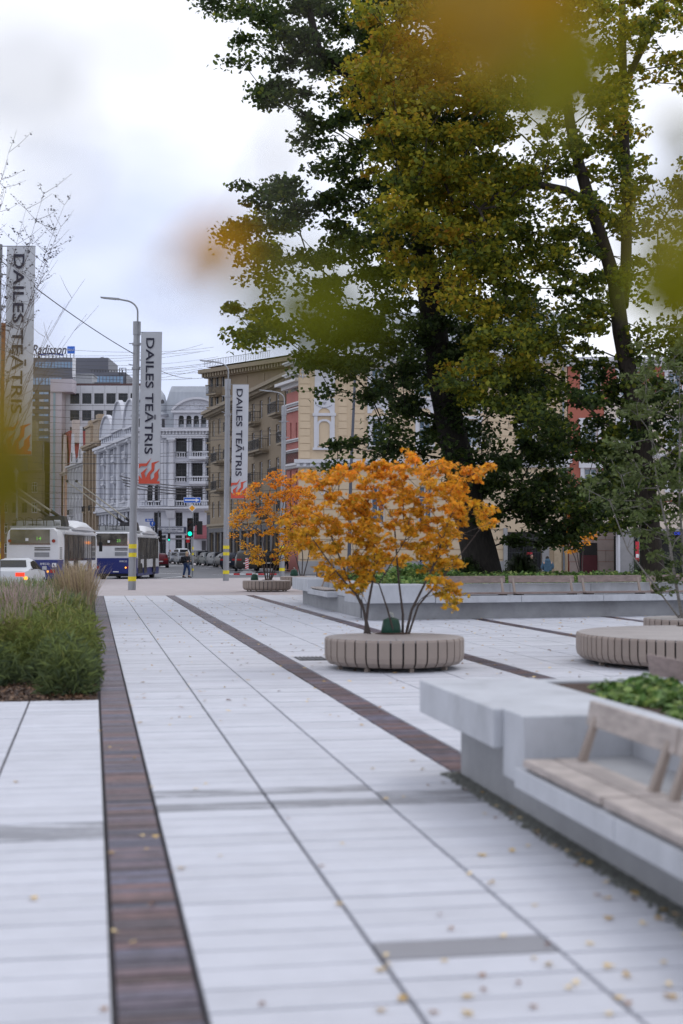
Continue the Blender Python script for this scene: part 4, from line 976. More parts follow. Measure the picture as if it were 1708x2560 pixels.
# street tree tangle at lower left: blue information sign seen behind banner
t = thing('street_sign', 'large dark blue direction sign behind the nearest banner', 'sign', (W(42,1376,70).x,70,0))
m = MB(); m.box(-0.62,0.5,-0.04,0.02,W(0,1178,70).z,W(0,1144,70).z); add('sign_panel', m, M('faded_blue_sign',(0.05,0.07,0.14),0.5,0.15,2), t)
m = MB(); m.box(-0.06,0.02,0.025,0.09,-0.1,W(0,1143,70).z); add('sign_pole', m, steel, t)
m = MB(); m.prism([(-0.1,4.75),(0.0,4.75),(0.0,5.5),(0.1,5.5),(-0.05,5.8),(-0.2,5.5),(-0.1,5.5)],0.01,'y',-0.055); add('sign_arrow', m, white, t)

# ---------------- white office block
off = M('white_office_panel', (0.52,0.535,0.57), 0.6, 0.06, 0.6, spots=0.08)
P = W(160,1376,290); Q = W(372,1376,290)
b = Bld('office_block', 'white panel office block with bands of square windows above the row houses', (P.x,P.y),(Q.x,Q.y), W(0,964,290).z, off, 20); b.trim = off
ZZ = lambda v: W(0,v,290).z
for r_ in range(7):
    v0 = 983+r_*42.2
    for i in range(7):
        u = 173.5+i*30.3; 
        if gx(b,u+12) < b.w: b.win((gx(b,u)+gx(b,u+23.5))/2, ZZ(v0+26.5), gx(b,u+23.5)-gx(b,u), ZZ(v0)-ZZ(v0+26.5), False, 'office')
b.close(rev=0.22); m = MB()
for u in (163,199.5,230.5,260.5,290.5,320.5,350):
    m.box(gx(b,u)-0.02,gx(b,u)+0.02,-0.03,-0.003,0,b.H)
b.part('panel_joint', m, M('joint_grey',(0.2,0.2,0.22)))
m = MB(); m.box(0.5,b.w,0.3,0.4,b.H,b.H+0.5); b.part('roof_rail', m, M('rusty_dark',(0.09,0.05,0.05)))
m = MB(); m.box(gx(b,180),gx(b,222),3,9,b.H,b.H+2.6); m.box(gx(b,180)-.3,gx(b,224),2.8,9.2,b.H+2.61,b.H+2.8); b.part('roof_cabin', m, M('grey_cabin',(0.3,0.31,0.33)))
m = MB(); m.box(gx(b,226),gx(b,291),4,9,b.H,b.H+1.2); b.part('plant_box', m, M('dark_plant',(0.12,0.13,0.15)))
for u in (177,181): m = MB(); m.box(gx(b,u)-.15,gx(b,u)+.15,1.6,1.9,b.H+2,b.H+6); m.tube([(gx(b,u),1.95,b.H),(gx(b,u),1.95,b.H+5.5)],0.06,6); b.part('antenna_panel', m, white)
m = MB(); m.box(-0.6,1.8,0.02,6,ZZ(1012),ZZ(1010)); 
# pinkish stair tower
pk = M('pinkish_panel', (0.45,0.41,0.455), 0.7, 0.05, 0.6)
P = W(125,1376,286); Q = W(160.5,1376,286)
b = Bld('stair_tower', 'pinkish grey stair tower with an overhanging top at the left of the white office block', (W(131,0,286).x,286),(W(159.8,0,286).x,286), W(0,978,286).z, pk, 12); b.close()
m = MB(); m.box(gx(b,125),gx(b,180),-0.5,4,W(0,980,286).z,W(0,948,286).z); b.part('tower_head', m, pk, 0.03)
m = MB(); m.box(gx(b,131.5),gx(b,137),-0.1,-0.003,3,W(0,982,286).z); b.part('glazing_strip', m, M('green_blue_glazing',(0.22,0.33,0.40),0.2,0.2,0.3))

# ---------------- hotel tower far behind
ht = M('dark_grey_panel', (0.115,0.12,0.15), 0.5, 0.08, 0.05); hg = M('sky_blue_glazing', (0.17,0.29,0.45), 0.12, 0.3, 0.06, spec=0.8)
Yt = 600; zz = lambda v: W(0,v,Yt).z; xx = lambda u: W(u,0,Yt).x
t = thing('hotel_tower', 'tall dark grey and blue glass hotel tower far behind the white office block', 'building', (xx(60),Yt,0)); x_ = lambda u: xx(u)-xx(60)
def hb(name, ua, ub, va, vb, y0, y1, mat, kind=None):
    m = MB(); m.box(x_(ua),x_(ub),y0,y1,zz(vb),zz(va)); o = add(name, m, mat, t); 
    if kind: o['kind'] = kind
hb('crown_block', 60, 271, 891, 930, 4, 30, ht); hb('upper_block', 60, 318, 931, 975, 0, 30, ht)
hb('tower_body', 60, 128, 976, 1385, 1, 30, M('grey_tower_panel',(0.14,0.14,0.155),0.5,0.08,0.05))
hb('glass_band', 88, 186, 902, 917, 3.7, 3.99, hg); hb('glass_band', 62, 160, 945, 962, -0.4, -0.01, hg); hb('glass_band', 228, 313, 941, 966, -0.4, -0.01, hg); hb('glass_body', 300, 317, 932.5, 1010, 0.5, 29, hg)
m = MB()
for ua, ub, va, vb, y in ((88,186,902,917,3.6),(62,160,945,962,-0.5),(228,313,941,966,-0.5)):
    n = int((ub-ua)/8)
    for i in range(n+1): u = ua+(ub-ua)*i/n; m.box(x_(u)-.12,x_(u)+.12,y-.1,y+0.08,zz(vb),zz(va))
add('glazing_bar', m, ht, t)
for k in range(16):
    v0 = 962+k*18.3
    hb('floor_band', 80, 128+min(4,k), v0-12+0.0, v0-1.5, 0.2, 0.95, M('charcoal_band',(0.085,0.085,0.10),0.5,0.1,0.1))
    for (ua, ub) in ((81,93),(103,114),(114.8,126)): hb('window', ua, ub, v0-0.8, v0+5.2, 0.4, 0.9, hg if (k+int(ua)) % 3 else M('pale_curtain_glass',(0.42,0.45,0.52),0.3,0.1,0.2))
m = MB()
for i in range(12): u = 232+i*7; m.box(x_(u),x_(u)+.25,1,1.25,zz(931),zz(925))
m.box(x_(228),x_(318),1,1.2,zz(925),zz(924)); 
for u in (302,308,318): m.box(x_(u),x_(u)+.3,-0.2,0.1,zz(965),zz(920))
m.box(x_(302),x_(318),-0.2,0.1,zz(921),zz(919.6)); add('roof_railing', m, darkmetal, t)
m = MB(); m.lathe([(0.5,zz(897)),(0.5,zz(892)),(1.1,zz(890)),(0.8,zz(887))],10,x_(252),8); m.lathe([(0.6,zz(891)),(0.6,zz(884))],8,x_(93),8); add('roof_vent', m, darkmetal, t)
# rooftop sign letters
m = MB()
for u in range(84,190,9): m.box(x_(u),x_(u)+.25,5,5.3,zz(891),zz(880))
add('sign_frame', m, darkmetal, t)
tm = text_mesh('Radisson', x_(166)-x_(82), zz(858)-zz(882), 0.3, 0.012, M('sign_letter_dark',(0.07,0.07,0.10),0.5))
for v in tm.vertices: v.co.x += v.co.y*0.25
add('sign_lettering', tm, parent=t, loc=(x_(124),4.6,zz(870)), rot=(R(90),0,0))
m = MB(); pts = [(x_(95+i*8), zz(884-3*math.sin(i/8*math.pi))) for i in range(9)]
for i in range(8): (x0,z0),(x1,z1) = pts[i],pts[i+1]; m.hexa([(x0,4.3,z0-.3),(x1,4.3,z1-.3),(x1,4.6,z1-.3),(x0,4.6,z0-.3),(x0,4.3,z0+.3),(x1,4.3,z1+.3),(x1,4.6,z1+.3),(x0,4.6,z0+.3)])
add('sign_swoosh', m, M('sign_blue_dark',(0.03,0.06,0.25)), t)
m = MB(); m.box(x_(168),x_(186.5),4.2,4.8,zz(880),zz(862)); bx = add('sign_box', m, M('sign_blue',(0.02,0.14,0.62),0.4,0.05,1), t)
add('sign_box_lettering', text_mesh('BLU', x_(184)-x_(170.5), zz(868)-zz(873.5), 0.1, 0.0, white), parent=t, loc=(x_(177.3),4.1,zz(871)), rot=(R(90),0,0))

# ---------------- brown apartment blocks on the right
bn = M('brown_grey_render', (0.245,0.195,0.135), 0.85, 0.14, 0.9, spots=0.2); bnt = M('tan_cornice', (0.27,0.225,0.165), 0.8, 0.1, 2); stone = M('dark_granite', (0.085,0.085,0.095), 0.6, 0.2, 2)
curt = glass('curtained_glass', (0.16,0.16,0.17), 0.3, 0.6, 0.7)
b = Bld('apartment_block', 'brown apartment block with iron balconies receding behind the distant banner', (-15.0,162.5), (-3.6,124.5), 17.4, bn, 14); b.trim = bnt
nb_ = 12
for i in range(nb_):
    x = b.w*(i+0.5)/nb_
    for z in (5.4,8.6,11.7,14.6): b.win(x, z, 1.15, 1.75, False, 'white')
    b.win(x, 0.6, 2.2, 3.0, False, 'dark')
b.close()
for i, zs_ in ((1,(8.3,11.4)),(3,(11.4,14.3)),(4,(8.3,)),(6,(8.3,11.4,14.3)),(7,(5.2,11.4)),(9,(8.3,14.3)),(10,(11.4,5.2))):
    x = b.w*(i+1.0)/nb_ if i < 11 else b.w*(i+.5)/nb_
    for z in zs_: balcony(b, x-1.6, x+1.6, z, 1.0, 1.0, rail='iron', slabm=bnt)
b.cornice(17.2,0.7,1.0,dentil=True); b.cornice(4.4,0.5,0.4)
m = MB(); 
for i in range(nb_+1): x = b.w*i/nb_; m.box(max(0,x-.45),min(b.w,x+.45),-0.18,-0.003,-0.05,4.0)
b.part('granite_pier', m, stone); m = MB(); m.box(0,b.w,-0.22,-0.003,3.7,4.15); b.part('granite_lintel', m, stone)
m = MB(); m.quad((-0.5,-0.7,17.65),(b.w+.5,-0.7,17.65),(b.w+.5,6,20.4),(-0.5,6,20.4)); m.quad((-0.5,6,20.4),(b.w+.5,6,20.4),(b.w+.5,13,18),(-0.5,13,18)); m.poly([(b.w+.5,-0.7,17.65),(b.w+.5,13,18),(b.w+.5,6,20.4)]); b.part('roof', m, M('brown_metal_roof',(0.17,0.075,0.05),0.6,0.15,1))
# taller block behind, facing the square
P = W(521,1376,166); Q = W(840,1376,150)
b = Bld('apartment_block', 'taller brown corner block with pale cornice and red hipped roof behind the balconied block', (P.x,P.y), (Q.x,Q.y), W(522,927,166).z, bn, 16); b.trim = bnt
for u in (527.5,541.5,556):
    for v in (952,1003,1068,1128,1189,1248,1308): b.win(gx(b,u), gz(b,u,v+15), 0.62, gz(b,u,v-14)-gz(b,u,v+15), False, 'white')
b.close(); b.cornice(b.H-0.4,0.9,1.1,dentil=True); b.cornice(6.1,0.5,0.4); b.cornice(gz(b,530,1020),0.3,0.25)
for v in (985,1046,1106,1165,1222): balcony(b, gx(b,541.5)-0.9, gx(b,541.5)+0.9, gz(b,541,v), 1.0, 0.9, rail='iron', slabm=bnt)
m = MB(); m.box(0,gx(b,548),-0.25,-0.003,0,5.8); b.part('granite_base', m, stone)
for i in range(5): m = MB(); m.box(gx(b,575)+i*3.0,gx(b,575)+i*3.0+0.12,-0.08,-0.003,16.5,b.H-1.2); b.part('wall_moulding', m, bnt)
m = MB(); H0 = b.H+0.35; w_ = b.w; m.quad((0,-0.5,H0),(w_,-0.5,H0),(w_-3,6,H0+1.3),(5,6,H0+1.3)); m.quad((0,16,H0),(0,-0.5,H0),(5,6,H0+1.3),(5,10,H0+1.3)); m.quad((w_,-0.5,H0),(w_,16,H0),(w_-3,10,H0+1.3),(w_-3,6,H0+1.3)); m.quad((5,6,H0+1.3),(w_-3,6,H0+1.3),(w_-3,10,H0+1.3),(5,10,H0+1.3)); m.quad((0,16,H0),(5,10,H0+1.3),(w_-3,10,H0+1.3),(w_,16,H0)); b.part('hipped_roof', m, M('dull_red_roof',(0.16,0.06,0.05),0.7,0.2,2))
m = MB()
for i in range(40): m.box(0.3+i*0.3,0.33+i*0.3,-0.9,-0.87,H0,H0+0.7)
m.box(0.3,12.2,-0.9,-0.87,H0+0.7,H0+0.74); b.part('roof_railing', m, darkmetal)
# pink bay between (upper slice left of the yellow house)
pkb = M('dusty_pink_render', (0.42,0.16,0.14), 0.8, 0.1, 1)
P = W(716,1376,121); Q = W(758,1376,117)
b = Bld('town_house', 'slice of a pink house with white trim between the brown block and the yellow house', (P.x,P.y),(Q.x,Q.y), W(740,975,118).z, pkb, 8); b.trim = framew
for u in (727,741):
    for v in (1075,1195,1255): b.win(gx(b,u), gz(b,u,v+22), 0.36, 1.35, False, 'white')
b.close()
for v in (905,935,1012,1025,1102,1128,1168): b.cornice(gz(b,735,v),0.22,0.35)
b.cornice(gz(b,735,962),0.5,0.9)
balcony(b, 0.1, b.w, gz(b,735,1160), 0.9, 0.5, rail='iron', slabm=framew)
m = MB(); m.box(0.3,b.w,0.3,3,b.H,gz(b,740,905)); m.box(0.0,b.w,-0.1,3,gz(b,740,928),gz(b,740,920)); b.part('roof_terrace', m, M('grey_roof_terrace',(0.3,0.3,0.3)))

# ---------------- yellow house facing the square
yl = M('pale_yellow_render', (0.60,0.48,0.34), 0.8, 0.05, 1); ylt = M('white_stucco', (0.60,0.61,0.66), 0.75, 0.04, 2); grey = M('grey_plinth_stone', (0.33,0.33,0.34), 0.8, 0.1, 2)
Yy = 108.5; P = W(747,0,Yy); Q = W(1414,0,Yy)
b = Bld('yellow_house', 'pale yellow town house with white stucco ornaments behind the trees', (P.x,Yy),(Q.x,Yy), W(0,893,Yy).z, yl, 14); b.trim = ylt
X = lambda u: gx(b,u); Z = lambda v: W(0,v,Yy).z
cols_ = (945,1063,1181,1318)
for u in cols_:
    b.win(X(u), Z(992), X(u+17)-X(u-17), Z(918)-Z(992), False, 'blue'); b.win(X(u), Z(1116), X(u+15)-X(u-15), Z(1050)-Z(1116), False, 'blue')
    if u < 1290: b.win(X(u), Z(1310), X(u+17)-X(u-17), Z(1215)-Z(1310), True, 'blue')
b.close()
gt = MB()     # rustication joints as proud courses with gaps
for (ua, ub) in ((749,776),(846,868),(878,912),(982,1030),(1098,1148),(1216,1284),(1352,1411)):
    v = 905
    while v < 1145:
        m = MB(); gt.box(X(ua),X(ub),-0.07,-0.003,Z(v+17.2),Z(v)); v += 18.6
o = b.part('rusticated_course', gt, yl, 0); o['kind'] = 'stuff'
gt = MB(); v = 1175
while v < 1395:
    for (ua, ub) in ((749,786),(788,846),(847,925),(966,1042),(1085,1160),(1202,1262)):
        gt.box(X(ua),X(ub),-0.09,-0.003,Z(v+23),Z(v))
    v += 25
o = b.part('rusticated_course', gt, yl, 0); o['kind'] = 'stuff'
m = MB(); m.box(0,X(1262),-0.16,-0.003,-0.1,Z(1403)); b.part('plinth', m, grey)
b.cornice(Z(1158),0.55,0.5,dentil=True); b.cornice(Z(893),0.8,0.9,dentil=True)
def surround(uc, hw, va, vb):
    m = MB(); m.box(X(uc-hw-9),X(uc-hw),-0.14,-0.003,Z(vb+2),Z(va-2)); m.box(X(uc+hw),X(uc+hw+9),-0.14,-0.003,Z(vb+2),Z(va-2)); m.box(X(uc-hw-12),X(uc+hw+12),-0.2,-0.003,Z(va-2),Z(va-9)); m.box(X(uc-hw-12),X(uc+hw+12),-0.26,-0.003,Z(vb+8),Z(vb+2.2))
    b.part('window_surround', m, ylt)
for u in cols_: surround(u,17,918,992); surround(u,15,1050,1116)
surround(811,17,1042,1117)
# garland panels + arched niche
for u in (811,)+cols_:
    m = MB(); hw = 26; pts = [(X(u-hw),Z(1033)),(X(u-hw),Z(996)),(X(u+hw),Z(996)),(X(u+hw),Z(1033))]+[(X(u)+ (X(u+15)-X(u))*math.cos(a_*math.pi/8), Z(1033)+0.4*math.sin(a_*math.pi/8)) for a_ in range(9)]
    m.prism(pts,0.08,'y',-0.083); b.part('stucco_panel', m, ylt)
    m = MB()
    for q in range(9):
        a_ = math.pi*q/8; m.lathe([(0,Z(1010)-0.1-0.18*math.sin(a_)-.06),(0.07,Z(1010)-0.1-.18*math.sin(a_)),(0,Z(1010)-0.1-.18*math.sin(a_)+.06)],6,X(u)-0.55+1.1*q/8,-0.1)
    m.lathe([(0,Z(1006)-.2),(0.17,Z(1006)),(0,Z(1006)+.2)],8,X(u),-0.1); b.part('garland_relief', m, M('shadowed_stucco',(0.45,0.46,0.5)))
m = MB(); m.box(X(787),X(838),-0.08,-0.003,Z(990),Z(908)); b.part('stucco_panel', m, ylt)
m = MB(); pts = [(X(792),Z(1114)),(X(792),Z(1062))]+[(X(811)+(X(830)-X(811))*math.cos(math.pi-a_*math.pi/10),Z(1062)+(Z(1048)-Z(1062))*math.sin(a_*math.pi/10)) for a_ in range(11)]+[(X(830),Z(1114))]; inn = [(X(797.5),Z(1114)),(X(797.5),Z(1064))]+[(X(811)+(X(824.5)-X(811))*math.cos(math.pi-a_*math.pi/10),Z(1064)+(Z(1053)-Z(1064))*math.sin(a_*math.pi/10)) for a_ in range(11)]+[(X(824.5),Z(1114))]
for i in range(len(pts)-1):
    (x0,z0),(x1,z1),(x2,z2),(x3,z3) = pts[i],pts[i+1],inn[i+1],inn[i]
    m.hexa([(x0,-0.12,z0),(x1,-0.12,z1),(x1,-0.003,z1),(x0,-0.003,z0),(x3,-0.12,z3),(x2,-0.12,z2),(x2,-0.003,z2),(x3,-0.003,z3)])
b.part('niche_arch', m, ylt)
for u, v in ((811,1186),(811,1225),(879,925),(757,930),(1000,925),(1120,925)):
    m = MB()
    for q in range(12): a_ = q/12*2*math.pi; m.lathe([(0,Z(v)+.38*math.sin(a_)-.09),(.1,Z(v)+.38*math.sin(a_)),(0,Z(v)+.38*math.sin(a_)+.09)],6,X(u)+.38*math.cos(a_),-0.1)
    m.lathe([(0,Z(v)-.2),(.2,Z(v)),(0,Z(v)+.2)],8,X(u),-0.08); m.box(X(u)-.05,X(u)+.05,-0.12,-0.095,Z(v+16),Z(v-16)); b.part('cartouche', m, ylt)
for i in range(9):
    m = MB(); xq = X(850)+i*0.62; m.hexa([(xq+.1,-0.12,Z(938)),(xq+.3,-0.12,Z(938)),(xq+.3,-0.003,Z(938)),(xq+.1,-0.003,Z(938)),(xq,-0.4,Z(900)),(xq+.4,-0.4,Z(900)),(xq+.4,-0.003,Z(900)),(xq,-0.003,Z(900))]); 
    if i < 4: b.part('scroll_bracket', m, ylt, 0.02)
m = MB(); H0 = b.H+0.45; m.quad((0,-0.2,H0),(b.w,-0.2,H0),(b.w,3.5,H0+3.6),(0,3.5,H0+3.6)); m.quad((0,3.5,H0+3.6),(b.w,3.5,H0+3.6),(b.w,14,H0+3.8),(0,14,H0+3.8)); m.poly([(0,-0.2,H0),(0,3.5,H0+3.6),(0,14,H0+3.8),(0,14,H0)]); b.part('mansard_roof', m, zinc)
for u in (960,1180,1330): m = MB(); m.box(X(u)-.8,X(u)+.8,0.2,3,H0+.3,H0+2.3); m.box(X(u)-.95,X(u)+.95,0.1,3,H0+2.31,H0+1.3); b.part('dormer', m, ylt, 0.02); m = MB(); m.box(X(u)-.5,X(u)+.5,0.16,0.19,H0+.6,H0+2.0); b.part('dormer_window', m, paneb)
m = MB(); m.tube([(X(1409),-0.16,0.2),(X(1409),-0.16,b.H-0.8)],0.07,8); b.part('downpipe', m, M('blue_grey_pipe',(0.22,0.26,0.32)))
# gate opening
m = MB(); m.box(X(1268),X(1352),-0.12,-0.003,-0.05,Z(1330)); gp_ = b.part('gateway', m, dark)
m = MB()
for i in range(22): x = X(1270)+(X(1350)-X(1270))*i/21; m.box(x-.015,x+.015,-0.2,-0.16,0,Z(1345))
for z in (0.3,1.5,Z(1346)): m.box(X(1269),X(1351),-0.205,-0.155,z,z+.05)
b.part('iron_gate', m, M('wrought_iron',(0.04,0.045,0.055)))
for ua, ub in ((1258,1268),(1354,1372),(1384,1402)): m = MB(); m.box(X(ua),X(ub),-0.35,-0.003,0,Z(1320)); b.part('gate_pier', m, M('pale_yellow_stone',(0.5,0.4,0.28)) if ua > 1380 else grey, 0.02)
m = MB(); m.box(X(1316),X(1330),-0.24,-0.21,Z(1387),Z(1381)); b.part('red_plate', m, M('red_sign',(0.5,0.03,0.05)))
m = MB(); m.box(X(1390),X(1410),-0.4,-0.36,Z(1420),Z(1240)) if False else None
# red + cream house with stone ground floor
rd = M('brick_red_render', (0.37,0.12,0.085), 0.8, 0.05, 1); cr_ = M('cream_render', (0.60,0.53,0.46), 0.8, 0.05, 1)
P = W(1415,0,Yy); Q = W(1860,0,Yy)
b = Bld('red_house', 'brick red house with white window frames at the right behind the trees', (P.x+0.02,Yy-0.1),(Q.x,Yy-0.1), W(0,905,Yy).z, rd, 14); b.trim = ylt
X = lambda u: gx(b,u)
for u in (1478,1570,1690,1790):
    for va, vb in ((930,990),(1062,1118),(1170,1225)): b.win(X(u), Z(vb), X(u+17)-X(u-17), Z(va)-Z(vb), False, 'blue')
b.close()
for u in (1478,1570,1690):
    for va, vb in ((930,990),(1062,1118),(1170,1225)):
        m = MB(); m.box(X(u-26),X(u-17.2),-0.12,-0.003,Z(vb),Z(va)); m.box(X(u+17.2),X(u+26),-0.12,-0.003,Z(vb),Z(va)); m.box(X(u-30),X(u+30),-0.2,-0.003,Z(va)+.003,Z(va-16)); m.box(X(u-28),X(u+28),-0.2,-0.003,Z(vb+6),Z(vb)-.003); b.part('window_surround', m, ylt)
b.cornice(Z(905),0.6,0.6); b.cornice(Z(1140),0.3,0.3)
m = MB(); m.box(X(1512),b.w,-0.05,-0.003,Z(1250),Z(1000)); 
m = MB(); facade(m, X(1512), b.w, Z(1250), Z(1000), [o_ for o_ in b.ops if o_[0] > X(1520) and o_[1] < Z(1000)-2], -0.05, 0.05); b.part('cream_wall_panel', m, cr_)
stn = M('pinkish_ashlar', (0.36,0.29,0.26), 0.75, 0.1, 2); mm = MB(); z = 0.0; r_ = 0
while z < Z(1318):
    x = 0.05-(r_ % 2)*0.8
    while x < X(1650):
        a_, c_ = max(x,0.02), min(x+1.75,X(1650))
        if c_-a_ > .2: mm.box(a_,c_,-0.14,-0.003,z+.01,z+0.82)
        x += 1.78
    z += 0.84; r_ += 1
o = b.part('ashlar_course', mm, stn); o['kind'] = 'stuff'
for ua, ub, va in ((1448,1492,1357),(1534,1552,1340),(1584,1606,1340),(1610,1640,1345)): m = MB(); m.box(X(ua),X(ub),-0.19,-0.145,0,Z(va)); o = b.part('shop_opening', m, dark)
m = MB(); m.box(X(1452),X(1492),-0.24,-0.195,0,Z(1388)); b.part('maroon_door', m, M('maroon_door',(0.08,0.015,0.02)))
blue = M('blue_sign_letters', (0.03,0.06,0.45), 0.4, 0.05, 2, emit=(0.05,0.1,0.9,0.25))
for txt, u, hw in (('L1',1437,5),('c',1468,2.5),('O',1501.5,4.5),('E',1515,4)): add('shop_letter', text_mesh(txt, X(u+hw)-X(u-hw), Z(1315)-Z(1328), 0.03, 0.01, blue), parent=b.t, loc=(X(u),-0.3,Z(1321.5)), rot=(R(90),0,0))
m = MB(); m.box(X(1426),X(1524),-0.26,-0.2,Z(1330),Z(1313)); 
# canopy block with piers in front
b = Bld('canopy_building', 'cream canopy block on concrete piers at the right behind the birch', (W(1523,0,98).x,98),(W(1900,0,98).x,98), W(0,1245,98).z, cr_, 8); b.trim = cr_
Zc = lambda v: W(0,v,98).z
m = MB(); m.box(0,b.w,0,8,Zc(1322),Zc(1278)); b.part('canopy_fascia', m, cr_, 0.02)
m = MB(); m.box(gx(b,1655),b.w,0.3,7,Zc(1277.5),Zc(1255)); b.part('upper_fascia', m, cr_, 0.02)
m = MB(); m.box(0.02,b.w,0.05,7.9,Zc(1328),Zc(1322.5)); b.part('soffit', m, grey)
pier = M('concrete_pier', (0.27,0.27,0.28), 0.8, 0.1, 2)
for ua, ub in ((1552,1586),(1720,1750)): m = MB(); m.box(gx(b,ua),gx(b,ub),0.2,1.1,0,Zc(1328.5)); b.part('pier', m, pier, 0.02); m = MB(); m.box(gx(b,ua)-0.12,gx(b,ua)-.002,0.2,1.1,0,Zc(1328.5)); b.part('pier_edge', m, ylt)
m = MB(); m.box(gx(b,1600),b.w,7.2,7.4,0,Zc(1328.6)); b.part('shop_glazing', m, pane)
m = MB(); m.box(gx(b,1668),gx(b,1760),-0.06,-0.003,Zc(1338),Zc(1329)); b.part('sign_board', m, M('dark_navy_board',(0.03,0.03,0.05)))
add('shop_letter', text_mesh('DE NI', gx(b,1716)-gx(b,1686), Zc(1330)-Zc(1337), 0.03, 0.01, blue), parent=b.t, loc=(gx(b,1701),-0.09,Zc(1333.5)), rot=(R(90),0,0))
m = MB(); m.tube([(gx(b,1608),1.5,0),(gx(b,1608),1.5,3.2)],0.08,8); b.part('downpipe', m, M('pale_green_pipe',(0.3,0.38,0.4)))
t = thing('banner_flag', 'small red and white upright banner beside the concrete pier', 'banner', (W(1586,0,97).x,97,0)); m = MB(); m.box(-.12,.12,-.02,.02,0.9,2.3); add('flag_cloth', m, M('red_sign',(0.5,0.03,0.05)), t); m = MB(); m.box(-.1,.1,-.03,-.021,1.2,1.45); m.box(-.02,.02,-.01,.01,0,0.9); add('flag_foot', m, white, t)
# ================================================================== VEHICLES
def carpaint(name, col): return M(name, col, 0.3, 0.03, 1, metal=0.0, spec=0.25)
carglass = glass('car_glass', (0.006,0.008,0.012), 0.15, 0.5, 1.5, spec=0.15); lampred = M('red_lamp', (0.35,0.01,0.01), 0.2, 0.1, 8); lampclear = M('clear_lamp', (0.5,0.52,0.55), 0.15, 0.1, 8)
plate = M('number_plate', (0.6,0.6,0.6), 0.5, 0.05, 3); alloy = M('alloy_rim', (0.35,0.36,0.38), 0.35, 0.2, 8, metal=0.5)
plinkt = M('orange_indicator_lit', (0.6,0.2,0.02), 0.4, 0.1, 5, emit=(1.0,0.35,0.03,2.2)); redlit = M('red_lamp_lit', (0.5,0.02,0.01), 0.4, 0.1, 5, emit=(1.0,0.06,0.02,0.9))
def wheel(parent, x, y, r, wd, side):
    m = MB(); pr = [(r*0.62,-wd/2),(r*0.94,-wd/2),(r,-wd*0.36),(r,wd*0.36),(r*0.94,wd/2),(r*0.62,wd/2)]
    for i in range(len(pr)-1):
        n = 20
        for k in range(n):
            a0, a1 = 2*math.pi*k/n, 2*math.pi*(k+1)/n; (r0,w0),(r1,w1) = pr[i],pr[i+1]
            m.quad((w0,r0*math.cos(a0),r0*math.sin(a0)),(w0,r0*math.cos(a1),r0*math.sin(a1)),(w1,r1*math.cos(a1),r1*math.sin(a1)),(w1,r1*math.cos(a0),r1*math.sin(a0)))
    wh = add('wheel', m, black, parent, loc=(x,y,r))
    m = MB(); o_ = side*wd*0.42
    m.poly([(o_-side*0.04,r*.62*math.cos(q*math.pi/10),r*.62*math.sin(q*math.pi/10)) for q in range(20)])
    for q in range(5):
        a = q*2*math.pi/5; c, s_ = math.cos(a), math.sin(a); t_ = r*0.09
        m.hexa([(o_-.03*side,-s_*t_,c*t_),(o_-.03*side,c*r*.6-s_*t_,s_*r*.6+c*t_),(o_-.03*side,c*r*.6+s_*t_,s_*r*.6-c*t_),(o_-.03*side,s_*t_,-c*t_),(o_,-s_*t_,c*t_),(o_,c*r*.6-s_*t_,s_*r*.6+c*t_),(o_,c*r*.6+s_*t_,s_*r*.6-c*t_),(o_,s_*t_,-c*t_)])
    add('rim', m, alloy, wh)
